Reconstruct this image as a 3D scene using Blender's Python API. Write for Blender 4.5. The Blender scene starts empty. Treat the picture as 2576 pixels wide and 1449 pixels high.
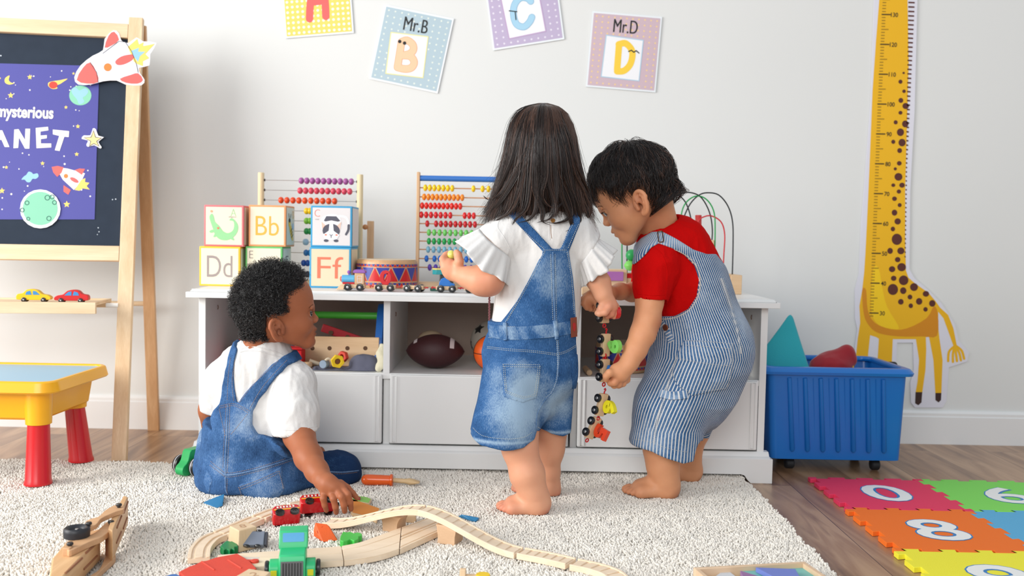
import bpy, bmesh, numpy as np, random
from math import *
from mathutils import Vector, Matrix, Euler
from mathutils.bvhtree import BVHTree
random.seed(7); rng=np.random.default_rng(7)
C=bpy.context.scene.collection
sc=bpy.context.scene
# ---------------------------------------------------------------- camera
H=.667; FP=2400.; PITCH=radians(3.0); ROLL=.019
CFW=np.array([0,cos(PITCH),-sin(PITCH)]); _u=np.array([0,sin(PITCH),cos(PITCH)]); _r=np.array([1.,0,0])
CRT=_r*cos(ROLL)+_u*sin(ROLL); CUP=-_r*sin(ROLL)+_u*cos(ROLL)
cam=bpy.data.cameras.new('camera'); camo=bpy.data.objects.new('camera',cam); C.objects.link(camo)
cam.sensor_width=36; cam.lens=FP/2576*36; cam.clip_start=.05; cam.clip_end=60
camo.matrix_world=Matrix(((CRT[0],CUP[0],-CFW[0],0),(CRT[1],CUP[1],-CFW[1],0),(CRT[2],CUP[2],-CFW[2],H),(0,0,0,1)))
cam.dof.use_dof=True; cam.dof.focus_distance=2.22; cam.dof.aperture_fstop=3.4
sc.camera=camo
sc.view_settings.view_transform='Standard'; sc.view_settings.look='None'
sc.view_settings.gamma=1; sc.view_settings.use_curve_mapping=False
sc.view_settings.exposure=.38
# ---------------------------------------------------------------- light
w=bpy.data.worlds.new('world'); sc.world=w; w.use_nodes=True
bg=w.node_tree.nodes['Background']; bg.inputs[0].default_value=(.89,.94,1,1); bg.inputs[1].default_value=.50
def area(name,loc,tgt,sx,sy,e,col):
    l=bpy.data.lights.new(name,'AREA'); l.shape='RECTANGLE'; l.size=sx; l.size_y=sy; l.energy=e; l.color=col
    o=bpy.data.objects.new(name,l); C.objects.link(o); o.location=loc
    o.rotation_euler=(Vector(tgt)-Vector(loc)).to_track_quat('-Z','Y').to_euler(); return o
area('window_light_left',(-3.6,.9,1.5),(0,2.7,.35),2.2,2.0,116,(1,.985,.96))
area('window_light_rear',(-.9,-2.2,1.9),(0,2.6,.5),2.6,1.6,58,(1,.99,.98))
# ---------------------------------------------------------------- pixel <-> world
def ray(px,py): return CRT*(px-1288)/FP+CUP*(724.5-py)/FP+CFW
def P(px,py,Y): d=ray(px,py);return np.array([0,0,H])+d*(Y/d[1])
def F(px,py,z=0.): d=ray(px,py);return np.array([0,0,H])+d*((z-H)/d[2])
def OP(px,py,p0,n):
    d=ray(px,py); o=np.array([0,0,H]); return o+d*(np.dot(np.array(p0)-o,n)/np.dot(d,n))
def sc_(Y): return Y/FP
# ---------------------------------------------------------------- materials
def lin(c):
    c=[x/255. for x in c[:3]]
    return tuple((x/12.92 if x<=.04045 else ((x+.055)/1.055)**2.4) for x in c)+(1,)
_m={}
def mat(name,col,rough=.5,spec=.5,metal=0,coat=0,sss=0,bump=0,bscale=300,var=0,vscale=8,trans=0,alpha=1,sheen=0):
    if name in _m: return _m[name]
    m=bpy.data.materials.new(name); m.use_nodes=True; nt=m.node_tree; b=nt.nodes['Principled BSDF']
    c=lin(col); b.inputs['Base Color'].default_value=c; b.inputs['Roughness'].default_value=rough
    b.inputs['Specular IOR Level'].default_value=spec; b.inputs['Metallic'].default_value=metal
    b.inputs['Coat Weight'].default_value=coat; b.inputs['Coat Roughness'].default_value=.15
    if sheen: b.inputs['Sheen Weight'].default_value=sheen
    if trans: b.inputs['Transmission Weight'].default_value=trans
    if sss:
        b.inputs['Subsurface Weight'].default_value=sss; b.inputs['Subsurface Radius'].default_value=(.012,.005,.003); b.inputs['Subsurface Scale'].default_value=1
    if bump or var: tc=nt.nodes.new('ShaderNodeTexCoord')
    if var:
        n=nt.nodes.new('ShaderNodeTexNoise'); n.inputs['Scale'].default_value=vscale; n.inputs['Detail'].default_value=5
        nt.links.new(tc.outputs['Object'],n.inputs['Vector'])
        mx=nt.nodes.new('ShaderNodeMix'); mx.data_type='RGBA'
        mx.inputs[6].default_value=tuple(max(0,x*(1-var)) for x in c[:3])+(1,); mx.inputs[7].default_value=tuple(min(1,x*(1+var)) for x in c[:3])+(1,)
        nt.links.new(n.outputs[0],mx.inputs[0]); nt.links.new(mx.outputs[2],b.inputs['Base Color'])
    if bump:
        n=nt.nodes.new('ShaderNodeTexNoise'); n.inputs['Scale'].default_value=bscale; n.inputs['Detail'].default_value=3
        nt.links.new(tc.outputs['Object'],n.inputs['Vector'])
        bp=nt.nodes.new('ShaderNodeBump'); bp.inputs['Strength'].default_value=bump; bp.inputs['Distance'].default_value=.002
        nt.links.new(n.outputs[0],bp.inputs['Height']); nt.links.new(bp.outputs[0],b.inputs['Normal'])
    _m[name]=m; return m
def ramp(nt,stops):
    r=nt.nodes.new('ShaderNodeValToRGB'); e=r.color_ramp.elements
    while len(e)<len(stops): e.new(.5)
    for k,(p,c) in enumerate(stops): e[k].position=p; e[k].color=c
    return r
def wood(name,c1,c2,axis='X',scale=1.,rough=.5,ring=18,coat=0):
    if name in _m: return _m[name]
    m=bpy.data.materials.new(name); m.use_nodes=True; nt=m.node_tree; b=nt.nodes['Principled BSDF']; L=nt.links.new
    tc=nt.nodes.new('ShaderNodeTexCoord'); mp=nt.nodes.new('ShaderNodeMapping')
    s=[ring*scale]*3; s['XYZ'.index(axis)]=ring*scale*.06; mp.inputs['Scale'].default_value=s
    L(tc.outputs['Object'],mp.inputs[0])
    n=nt.nodes.new('ShaderNodeTexNoise'); n.inputs['Scale'].default_value=1.6; n.inputs['Detail'].default_value=8; n.inputs['Distortion'].default_value=.7
    L(mp.outputs[0],n.inputs['Vector'])
    n2=nt.nodes.new('ShaderNodeTexNoise'); n2.inputs['Scale'].default_value=14; n2.inputs['Detail'].default_value=3; L(mp.outputs[0],n2.inputs['Vector'])
    ad=nt.nodes.new('ShaderNodeMath'); ad.operation='MULTIPLY_ADD'; ad.inputs[1].default_value=.35; L(n2.outputs[0],ad.inputs[0]); L(n.outputs[0],ad.inputs[2])
    r=ramp(nt,[(.45,lin(c1)),(.62,lin([(a+d)/2 for a,d in zip(c1,c2)])),(.9,lin(c2))]); L(ad.outputs[0],r.inputs[0]); L(r.outputs[0],b.inputs['Base Color'])
    b.inputs['Roughness'].default_value=rough; b.inputs['Coat Weight'].default_value=coat
    _m[name]=m; return m
# ---------------------------------------------------------------- mesh builder
def Rz(a): return np.array([[cos(a),-sin(a),0],[sin(a),cos(a),0],[0,0,1.]])
def Rx(a): return np.array([[1.,0,0],[0,cos(a),-sin(a)],[0,sin(a),cos(a)]])
def Ry(a): return np.array([[cos(a),0,sin(a)],[0,1.,0],[-sin(a),0,cos(a)]])
def nrm(v): v=np.array(v,float); return v/(np.linalg.norm(v)+1e-12)
def frame(z,x=None):
    z=nrm(z); x=np.array(x if x is not None else ([1,0,0] if abs(z[0])<.9 else [0,1,0]),float); x=nrm(x-z*np.dot(x,z)); return np.stack([x,np.cross(z,x),z],1)
class MB:
    def __init__(s): s.v=[]; s.f=[]; s.T=None
    def tf(s,R=None,t=(0,0,0)): s.T=(np.eye(3) if R is None else np.array(R),np.array(t,float)); return s
    def add(s,v,f):
        v=np.array(v,float).reshape(-1,3)
        if s.T is not None: v=v@s.T[0].T+s.T[1]
        n=sum(len(a) for a in s.v); s.v.append(v); s.f+= [tuple(i+n for i in q) for q in f]; return s
    def box(s,c,d,R=None,taper=None):
        c=np.array(c,float); d=np.array(d,float)/2
        v=np.array([[x,y,z] for z in(-1,1) for y in(-1,1) for x in(-1,1)],float)
        if taper: v[:4,0]*=taper[0]; v[:4,1]*=taper[1]
        v=v*d
        if R is not None: v=v@np.array(R).T
        return s.add(v+c,[(0,2,3,1),(4,5,7,6),(0,1,5,4),(2,6,7,3),(0,4,6,2),(1,3,7,5)])
    def bx(s,x0,x1,y0,y1,z0,z1): return s.box(((x0+x1)/2,(y0+y1)/2,(z0+z1)/2),(x1-x0,y1-y0,z1-z0))
    def lathe(s,prof,n=24,p=(0,0,0),ax=(0,0,1),cap=True):
        M=frame(ax); v=[];f=[]
        for r,z in prof:
            for k in range(n):
                a=2*pi*k/n; v.append(M@np.array([r*cos(a),r*sin(a),z])+np.array(p,float))
        for i in range(len(prof)-1):
            for k in range(n): f.append((i*n+k,i*n+(k+1)%n,(i+1)*n+(k+1)%n,(i+1)*n+k))
        if cap:
            f.append(tuple(range(n))[::-1]); m=(len(prof)-1)*n; f.append(tuple(m+k for k in range(n)))
        return s.add(v,f)
    def cyl(s,a,b,r,r2=None,n=20,bev=0):
        a=np.array(a,float);b=np.array(b,float);L=np.linalg.norm(b-a); r2=r if r2 is None else r2
        pr=[(r,0),(r2,L)] if not bev else [(r-bev,0),(r,bev),(r2,L-bev),(r2-bev,L)]
        return s.lathe(pr,n,a,b-a)
    def tube(s,pts,r,n=8,closed=False):
        p=np.array(pts,float); N=len(p); rr=np.broadcast_to(np.array(r,float),(N,)); v=[];f=[]; x=None
        for i in range(N):
            t=(p[(i+1)%N]-p[i-1]) if closed else (p[min(i+1,N-1)]-p[max(i-1,0)])
            M=frame(t,x); x=M[:,0]
            for k in range(n): a=2*pi*k/n; v.append(p[i]+rr[i]*(M[:,0]*cos(a)+M[:,1]*sin(a)))
        for i in range(N if closed else N-1):
            for k in range(n): j=(i+1)%N; f.append((i*n+k,i*n+(k+1)%n,j*n+(k+1)%n,j*n+k))
        if not closed: f.append(tuple(range(n))[::-1]); f.append(tuple((N-1)*n+k for k in range(n)))
        return s.add(v,f)
    def prism(s,poly,h0,h1,o=(0,0,0),U=(1,0,0),V=(0,1,0)):
        """polygon in U,V extruded along U x V from h0 to h1"""
        U=np.array(U,float);V=np.array(V,float);W=nrm(np.cross(U,V));o=np.array(o,float);n=len(poly)
        a=sum(poly[i][0]*poly[(i+1)%n][1]-poly[(i+1)%n][0]*poly[i][1] for i in range(n))
        if a<0: poly=poly[::-1]
        v=[o+U*x+V*y+W*h for h in(h0,h1) for x,y in poly]
        f=[tuple(range(n))[::-1],tuple(n+k for k in range(n))]+[(k,(k+1)%n,n+(k+1)%n,n+k) for k in range(n)]
        return s.add(v,f)
    def ell(s,c,r,R=None,n=20,m=12):
        v=[];f=[]; r=np.array(r,float)*np.ones(3); R=np.eye(3) if R is None else np.array(R)
        for i in range(1,m):
            t=pi*i/m
            for k in range(n): a=2*pi*k/n; v.append(R@(r*[sin(t)*cos(a),sin(t)*sin(a),cos(t)])+np.array(c,float))
        for i in range(m-2):
            for k in range(n): f.append((i*n+k,(i+1)*n+k,(i+1)*n+(k+1)%n,i*n+(k+1)%n))
        v.append(R@(r*[0,0,1])+np.array(c,float)); v.append(R@(r*[0,0,-1])+np.array(c,float)); t=len(v)-2
        for k in range(n): f.append((t,k,(k+1)%n)); f.append((t+1,(m-2)*n+(k+1)%n,(m-2)*n+k))
        return s.add(v,f)
    def strip(s,pts,w,o,U,V,h=0.,closed=False,caps=True):
        """flat stroke of width w along 2D pts on the plane o+U x+V y, lifted h"""
        p=np.array(pts,float);N=len(p);U=np.array(U,float);V=np.array(V,float);W=nrm(np.cross(U,V));o=np.array(o,float)+W*h
        L=[];Rr=[]
        for i in range(N):
            if closed: a=p[i]-p[i-1]; b=p[(i+1)%N]-p[i]
            else: a=p[i]-p[i-1] if i else p[1]-p[0]; b=p[i+1]-p[i] if i<N-1 else p[-1]-p[-2]
            a=a/(np.hypot(*a)+1e-9); b=b/(np.hypot(*b)+1e-9); t=a+b; t=t/(np.hypot(*t)+1e-9); n_=np.array([-t[1],t[0]])
            k=min(1/max(abs(n_@np.array([-a[1],a[0]])),.3),1.6)*w/2
            L.append(p[i]+n_*k); Rr.append(p[i]-n_*k)
        v=[o+U*q[0]+V*q[1] for q in L+Rr]; f=[(N+i,N+i+1,i+1,i) for i in range(N-1)]
        if closed: f.append((2*N-1,N,0,N-1))
        s.add(v,f)
        if caps and not closed:
            for c,d in ((p[0],p[0]-p[1]),(p[-1],p[-1]-p[-2])):
                a0=atan2(d[1],d[0]); q=[c+w/2*np.array([cos(a0-pi/2+pi*k/6),sin(a0-pi/2+pi*k/6)]) for k in range(7)]
                s.add([o+U*z[0]+V*z[1] for z in q],[tuple(range(7))])
        return s
    def flat(s,poly,o,U,V,h=0.):
        U=np.array(U,float);V=np.array(V,float);W=nrm(np.cross(U,V));o=np.array(o,float)+W*h;n=len(poly)
        a=sum(poly[i][0]*poly[(i+1)%n][1]-poly[(i+1)%n][0]*poly[i][1] for i in range(n))
        if a<0: poly=poly[::-1]
        return s.add([o+U*x+V*y for x,y in poly],[tuple(range(n))])
def cr(pts,n=6,closed=False):
    """Catmull-Rom smoothing"""
    p=np.array(pts,float);N=len(p);out=[]
    for i in range(N if closed else N-1):
        if closed: a,b,c,d=p[i-1],p[i],p[(i+1)%N],p[(i+2)%N]
        else: a,b,c,d=p[max(i-1,0)],p[i],p[i+1],p[min(i+2,N-1)]
        for k in range(n):
            t=k/n; out.append(.5*((2*b)+(c-a)*t+(2*a-5*b+4*c-d)*t*t+(3*b-a-3*c+d)*t**3))
    if not closed: out.append(p[-1])
    return out
def circ(cx,cy,r,n=20,ry=None,a0=0,a1=2*pi,rot=0):
    ry=r if ry is None else ry; full=abs(a1-a0)>6.28; out=[]
    for k in range(n if full else n+1):
        a=a0+(a1-a0)*k/n; x,y=r*cos(a),ry*sin(a); out.append((cx+x*cos(rot)-y*sin(rot),cy+x*sin(rot)+y*cos(rot)))
    return out
_root={}
def tag(o,label,cat,group=None,kind=None):
    if label: o['label']=label
    if cat: o['category']=cat
    if group: o['group']=group
    if kind: o['kind']=kind
    return o
def thing(name,label,cat,loc=(0,0,0),R=None,group=None):
    o=bpy.data.objects.new(name,None); C.objects.link(o); o.empty_display_size=.05
    R=np.eye(3) if R is None else np.array(R)
    o.matrix_world=Matrix([[*R[0],loc[0]],[*R[1],loc[1]],[*R[2],loc[2]],[0,0,0,1]])
    _root[o.name]=(R,np.array(loc,float)); return tag(o,label,cat,group)
def obj(name,mb,m,parent=None,bevel=0,sub=0,local=False,sharp=35,seg=2,label=None):
    v=np.concatenate(mb.v) if isinstance(mb,MB) else np.array(mb[0],float); f=mb.f if isinstance(mb,MB) else mb[1]
    R,t=np.eye(3),np.zeros(3)
    if parent is not None:
        q=parent
        while q.name not in _root and q.parent: q=q.parent
        R,t=_root.get(q.name,(R,t))
        if not local: v=(v-t)@R
    me=bpy.data.meshes.new(name); me.from_pydata(v.tolist(),[],[list(map(int,q)) for q in f]) if not isinstance(f,np.ndarray) else bulk(me,v,f)
    o=bpy.data.objects.new(name,me); C.objects.link(o)
    if parent is not None: o.parent=parent
    for k in (m if isinstance(m,(list,tuple)) else [m]): me.materials.append(k)
    me.polygons.foreach_set('use_smooth',[True]*len(me.polygons))
    if sharp<180: me.set_sharp_from_angle(angle=radians(sharp))
    if bevel:
        b=o.modifiers.new('bevel','BEVEL'); b.width=bevel; b.segments=seg; b.limit_method='ANGLE'; b.angle_limit=radians(40); b.harden_normals=False
    if sub: s_=o.modifiers.new('sub','SUBSURF'); s_.levels=s_.render_levels=sub
    if label: o['label']=label
    me.update(); return o
def bulk(me,v,f):
    n=len(f);k=f.shape[1]; me.vertices.add(len(v)); me.vertices.foreach_set('co',np.asarray(v,np.float32).ravel())
    me.loops.add(n*k); me.loops.foreach_set('vertex_index',np.asarray(f,np.int32).ravel())
    me.polygons.add(n); me.polygons.foreach_set('loop_start',np.arange(0,n*k,k,dtype=np.int32)); me.update(calc_edges=True)
def struct(name,mb,m,**k): return tag(obj(name,mb,m,**k),None,None,kind='structure')
def copy_tree(o,parent=None):
    c=o.copy(); C.objects.link(c)
    if parent is not None: c.parent=parent
    for ch in list(o.children): copy_tree(ch,c)
    return c
def place(o,loc,R=None):
    R=np.eye(3) if R is None else np.array(R); o.matrix_world=Matrix([[*R[0],loc[0]],[*R[1],loc[1]],[*R[2],loc[2]],[0,0,0,1]]); return o
# ---------------------------------------------------------------- implicit surfaces
def smin(a,b,k):
    if k<=0: return np.minimum(a,b)
    h=np.maximum(k-np.abs(a-b),0)/k; return np.minimum(a,b)-h*h*k*.25
class SDF:
    def __init__(s,lo,hi,h):
        s.lo=np.array(lo,float); s.h=h; s.n=np.ceil((np.array(hi)-s.lo)/h).astype(int)+1
        s.g=np.full(s.n,.04,np.float32); s.ax=[(s.lo[i]+h*np.arange(s.n[i])).astype(np.float32) for i in range(3)]
    def reg(s,lo,hi):
        a=np.clip(np.floor((np.array(lo)-s.lo)/s.h).astype(int),0,s.n-1); b=np.clip(np.ceil((np.array(hi)-s.lo)/s.h).astype(int)+1,1,s.n)
        sl=tuple(slice(a[i],b[i]) for i in range(3)); X=s.ax[0][sl[0]][:,None,None];Y=s.ax[1][sl[1]][None,:,None];Z=s.ax[2][sl[2]][None,None,:]
        return sl,X,Y,Z
    def op(s,lo,hi,fn,k=.01,mode='u'):
        m=.03; sl,X,Y,Z=s.reg(np.array(lo)-m,np.array(hi)+m)
        if s.g[sl].size==0: return
        d=fn(X,Y,Z).astype(np.float32)
        if mode=='u': s.g[sl]=smin(s.g[sl],d,k)
        elif mode=='s': s.g[sl]=-smin(-s.g[sl],d,k)
        elif mode=='i': s.g[sl]=-smin(-s.g[sl],-d,k)
    def cap(s,a,b,ra,rb=None,k=.01,mode='u',sq=(1,1,1),inf=0):
        rb=ra if rb is None else rb; ra+=inf; rb+=inf; a=np.array(a,float);b=np.array(b,float);q=np.array(sq,float)
        lo=np.minimum(a-ra*q,b-rb*q);hi=np.maximum(a+ra*q,b+rb*q); A=a/q;B=(b-a)/q;L=max((B*B).sum(),1e-9)
        def fn(X,Y,Z):
            x=X/q[0]-A[0];y=Y/q[1]-A[1];z=Z/q[2]-A[2]; t=np.clip((x*B[0]+y*B[1]+z*B[2])/L,0,1)
            return (np.sqrt((x-t*B[0])**2+(y-t*B[1])**2+(z-t*B[2])**2)-(ra+(rb-ra)*t))*q.min()
        s.op(lo,hi,fn,k,mode)
    def ell(s,c,r,R=None,k=.01,mode='u',inf=0):
        c=np.array(c,float);r=np.array(r,float)*np.ones(3)+inf;R=np.eye(3) if R is None else np.array(R);e=np.abs(R)@r
        def fn(X,Y,Z):
            x=X-c[0];y=Y-c[1];z=Z-c[2]; p=[(R[0,i]*x+R[1,i]*y+R[2,i]*z) for i in range(3)]
            k0=np.sqrt(sum((p[i]/r[i])**2 for i in range(3)));k1=np.sqrt(sum((p[i]/r[i]**2)**2 for i in range(3)))+1e-6
            return k0*(k0-1)/k1
        s.op(c-e,c+e,fn,k,mode)
    def chain(s,pts,k=.008,**kw):
        for (a,ra),(b,rb) in zip(pts[:-1],pts[1:]): s.cap(a,b,ra,rb,k=k,**kw)
    def half(s,p,n,k=0): # keep side n points to
        n=nrm(n);p=np.array(p,float)
        X,Y,Z=s.ax[0][:,None,None],s.ax[1][None,:,None],s.ax[2][None,None,:]
        d=-((X-p[0])*n[0]+(Y-p[1])*n[1]+(Z-p[2])*n[2]); s.g=(-smin(-s.g,-d.astype(np.float32),k)).astype(np.float32)
    def mesh(s):
        g=s.g; S=g<0; n=s.n
        c=np.zeros(n-1,np.uint8)
        for i in(0,1):
            for j in(0,1):
                for k in(0,1): c+=S[i:n[0]-1+i,j:n[1]-1+j,k:n[2]-1+k]
        act=np.argwhere((c>0)&(c<8)); 
        del c
        idx=np.full(n-1,-1,np.int32); idx[tuple(act.T)]=np.arange(len(act))
        V={}
        for i in(0,1):
            for j in(0,1):
                for k in(0,1): V[(i,j,k)]=g[act[:,0]+i,act[:,1]+j,act[:,2]+k]
        acc=np.zeros((len(act),3));cnt=np.zeros(len(act))
        for p in V:
            for a in range(3):
                if p[a]==0:
                    q=list(p);q[a]=1;q=tuple(q);x=V[p];y=V[q];cr_=(x<0)!=(y<0)
                    t=np.where(cr_,x/np.where(x-y==0,1,x-y),0)
                    pt=np.zeros((len(act),3));pt[:]=p;pt[:,a]=t
                    acc+=pt*cr_[:,None];cnt+=cr_
        v=(act+acc/cnt[:,None])*s.h+s.lo
        F_=[]
        for a in range(3):
            b,c_=(a+1)%3,(a+2)%3
            s0=[slice(None)]*3;s1=[slice(None)]*3;s0[a]=slice(0,-1);s1[a]=slice(1,None)
            for t in(b,c_): s0[t]=slice(1,-1);s1[t]=slice(1,-1)
            A=S[tuple(s0)];B=S[tuple(s1)];e=np.argwhere(A!=B)
            if not len(e): continue
            e[:,b]+=1;e[:,c_]+=1
            def ix(db,dc):
                q=e.copy();q[:,b]-=db;q[:,c_]-=dc;return idx[q[:,0],q[:,1],q[:,2]]
            q=np.stack([ix(1,1),ix(0,1),ix(0,0),ix(1,0)],1)
            ins=S[e[:,0],e[:,1],e[:,2]]; q[~ins]=q[~ins][:,::-1]; F_.append(q)
        f=np.concatenate(F_); return v,f[(f>=0).all(1)]
def vnormals(v,f):
    n=np.cross(v[f[:,2]]-v[f[:,0]],v[f[:,3 if f.shape[1]>3 else 1]]-v[f[:,1]]); N=np.zeros_like(v)
    for k in range(f.shape[1]):
        for a in range(3): N[:,a]+=np.bincount(f[:,k],n[:,a],len(v))
    return N/(np.linalg.norm(N,axis=1,keepdims=True)+1e-12)
def lap(v,f,it=2,w=.5):
    e=np.concatenate([f[:,[k,(k+1)%4]] for k in range(4)]); e=np.concatenate([e,e[:,::-1]])
    c=np.bincount(e[:,0],minlength=len(v))[:,None]+1e-9
    for _ in range(it):
        a=np.stack([np.bincount(e[:,0],v[e[:,1],k],len(v)) for k in range(3)],1)/c; v=v*(1-w)+a*w
    return v
_lat=rng.random((32,32,32)).astype(np.float32)
def vnoise(p,sc=(1,1,1),off=0):
    q=np.asarray(p)*np.array(sc,float)+off; i=np.floor(q).astype(int); f=q-i; f=f*f*(3-2*f); r=0
    for a in(0,1):
        for b in(0,1):
            for c in(0,1):
                r=r+_lat[(i[:,0]+a)%32,(i[:,1]+b)%32,(i[:,2]+c)%32]*(f[:,0] if a else 1-f[:,0])*(f[:,1] if b else 1-f[:,1])*(f[:,2] if c else 1-f[:,2])
    return r*2-1
def poly2d(X,Z,poly):
    """signed distance to polygon, negative inside"""
    d=np.full(np.broadcast(X,Z).shape,1e9);ins=np.zeros(d.shape,bool);n=len(poly)
    for i in range(n):
        a=poly[i];b=poly[i-1];ex,ez=b[0]-a[0],b[1]-a[1];wx,wz=X-a[0],Z-a[1]
        t=np.clip((wx*ex+wz*ez)/(ex*ex+ez*ez+1e-12),0,1); d=np.minimum(d,(wx-ex*t)**2+(wz-ez*t)**2)
        if a[1]!=b[1]: ins^=((a[1]>Z)!=(b[1]>Z))&(X<(b[0]-a[0])*(Z-a[1])/(b[1]-a[1])+a[0])
    return np.sqrt(d)*np.where(ins,-1,1)
def strands(name,pts,r0,r1,m,parent,n=3,seed=0):
    """pts (N,S,3) -> one mesh of thin tapered tubes"""
    N,S,_=pts.shape; t=np.gradient(pts,axis=1); t/=np.linalg.norm(t,axis=2,keepdims=True)+1e-9
    ref=np.random.default_rng(seed).normal(size=(N,1,3)); x=np.cross(t,ref); x/=np.linalg.norm(x,axis=2,keepdims=True)+1e-9; y=np.cross(t,x)
    rr=(np.linspace(0,1,S)**2)[None,:,None]*(r1-r0)+r0
    ring=[pts+rr*(x*cos(2*pi*k/n)+y*sin(2*pi*k/n)) for k in range(n)]
    v=np.stack(ring,2).reshape(-1,3)
    base=(np.arange(N)[:,None]*S+np.arange(S-1)[None,:])*n; q=[]
    for k in range(n):
        k2=(k+1)%n; q.append(np.stack([base+k,base+k2,base+n+k2,base+n+k],-1).reshape(-1,4))
    o=obj(name,(v,np.concatenate(q)),m,parent,sharp=180); return o
def wrinkle(v,f,amp,sc=(18,18,8),off=0,ridge=True,mask=None):
    N=vnormals(v,f); w=vnoise(v,sc,off); 
    if ridge: w=(1-2*np.abs(w))*.6+.25*vnoise(v,np.array(sc)*2.3,off+5)
    if mask is not None: w=w*mask
    return v+N*(amp*w)[:,None]
# ---------------------------------------------------------------- text as mesh
def tmesh(s,offset=0.,res=4):
    cu=bpy.data.curves.new('t','FONT'); cu.body=s; cu.size=1; cu.offset=offset; cu.resolution_u=res
    o=bpy.data.objects.new('t',cu); C.objects.link(o); dg=bpy.context.evaluated_depsgraph_get()
    me=bpy.data.meshes.new_from_object(o.evaluated_get(dg)); v=np.array([x.co[:] for x in me.vertices]); f=[tuple(p.vertices) for p in me.polygons]
    bpy.data.objects.remove(o); bpy.data.curves.remove(cu); bpy.data.meshes.remove(me)
    lo=v[:,:2].min(0);hi=v[:,:2].max(0); return (v[:,:2]-(lo+hi)/2)/(hi-lo),f
def text(mb,s,c,U,V,w,h,lift=.0004,offset=0.,depth=0.):
    """lettering s centred at c, w wide along U and h high along V"""
    q,f=tmesh(s,offset); U=nrm(U);V=nrm(V);W=nrm(np.cross(U,V));c=np.array(c,float)
    v=[c+U*x*w+V*y*h+W*(lift+depth) for x,y in q]
    if depth:
        n=len(q); from collections import Counter
        e=Counter(); 
        for p in f:
            for a,b in zip(p,p[1:]+p[:1]): e[(a,b)]+=1
        v+=[c+U*x*w+V*y*h+W*lift for x,y in q]; f2=list(f)+[tuple(i+n for i in p[::-1]) for p in f]
        for (a,b) in e:
            if (b,a) not in e: f2.append((b,a,a+n,b+n))
        f=f2
    return mb.add(v,f)
WHITE=mat('white_lacquer',(236,237,236),.38,coat=.15)
BLACK=mat('black_ink',(22,24,26),.6)
WALLM=mat('wall_paint',(226,228,226),.85,bump=.05,bscale=120,var=.015,vscale=2)
# ---------------------------------------------------------------- setting
m=bpy.data.materials.new('laminate_floor'); m.use_nodes=True; nt=m.node_tree; L=nt.links.new; b=nt.nodes['Principled BSDF']
tc=nt.nodes.new('ShaderNodeTexCoord'); mp=nt.nodes.new('ShaderNodeMapping'); mp.inputs['Rotation'].default_value=(0,0,pi/2); L(tc.outputs['Object'],mp.inputs[0])
br=nt.nodes.new('ShaderNodeTexBrick'); br.inputs['Scale'].default_value=1; br.inputs['Brick Width'].default_value=1.3; br.inputs['Row Height'].default_value=.195; br.inputs['Mortar Size'].default_value=.0012; br.offset=.37
br.inputs['Color1'].default_value=(.0,.0,.0,1); br.inputs['Color2'].default_value=(1,1,1,1); br.inputs['Mortar'].default_value=(.5,.5,.5,1); L(mp.outputs[0],br.inputs['Vector'])
mg=nt.nodes.new('ShaderNodeMapping'); mg.inputs['Scale'].default_value=(9,.9,9); L(tc.outputs['Object'],mg.inputs[0])
vm=nt.nodes.new('ShaderNodeVectorMath'); vm.operation='MULTIPLY_ADD'; vm.inputs[1].default_value=(3,7,0); L(br.outputs['Color'],vm.inputs[0]); L(mg.outputs[0],vm.inputs[2])
n1=nt.nodes.new('ShaderNodeTexNoise'); n1.inputs['Scale'].default_value=1.3; n1.inputs['Detail'].default_value=9; n1.inputs['Distortion'].default_value=1.6; L(vm.outputs[0],n1.inputs['Vector'])
rp=ramp(nt,[(.3,lin((112,78,52))),(.5,lin((160,122,90))),(.62,lin((184,148,114))),(.8,lin((132,96,68)))]); L(n1.outputs[0],rp.inputs[0])
mx=nt.nodes.new('ShaderNodeMix'); mx.data_type='RGBA'; mx.blend_type='MULTIPLY'; mx.inputs[0].default_value=1
r2=ramp(nt,[(0,(1,1,1,1)),(1,(.35,.3,.26,1))]); L(br.outputs['Fac'],r2.inputs[0]); L(rp.outputs[0],mx.inputs[6]); L(r2.outputs[0],mx.inputs[7]); L(mx.outputs[2],b.inputs['Base Color'])
b.inputs['Roughness'].default_value=.32; b.inputs['Specular IOR Level'].default_value=.7
FLOORM=m
struct('floor',MB().bx(-4.5,4,-2.5,3.2,-.05,0),FLOORM)
struct('wall_back',MB().bx(-4.5,4,3.2,3.3,-.05,3),WALLM)
prof=[(0,0),(.016,0),(.016,.092),(.013,.095),(.013,.104),(.006,.112),(0,.112)]
struct('baseboard_back',MB().prism([(3.2-a,z) for a,z in prof],-4.5,4,U=(0,1,0),V=(0,0,1)),WHITE)
# ---------------------------------------------------------------- rug
RZ=.016
rug=thing('shag_rug','cream shag rug on the wooden floor under the children and toys','rug',(-.55,2.05,0))
RUGM=mat('rug_yarn',(240,234,224),.95,spec=.1,sheen=.35,var=.05,vscale=60)
rx0,rx1,ry0,ry1=-1.75,.655,1.5,2.665
obj('rug_backing',MB().bx(rx0+.006,rx1-.006,ry0,ry1-.006,0.0005,.007),mat('rug_base',(214,206,192),.95),rug)
s=.0043; gx,gy=np.meshgrid(np.arange(rx0,rx1,s),np.arange(ry0,ry1,s)); N=gx.size
px_=gx.ravel()+rng.uniform(-.45,.45,N)*s; py_=gy.ravel()+rng.uniform(-.45,.45,N)*s
q=np.stack([px_,py_,px_*0],1); nz=vnoise(q,(14,14,1)); nz2=vnoise(q,(45,45,1),9)
edge=.004*vnoise(q,(60,60,1),3); keep=(px_<rx1-.003+edge)&(py_<ry1-.003+edge); px_,py_,nz,nz2=px_[keep],py_[keep],nz[keep],nz2[keep]; N=len(px_)
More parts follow.
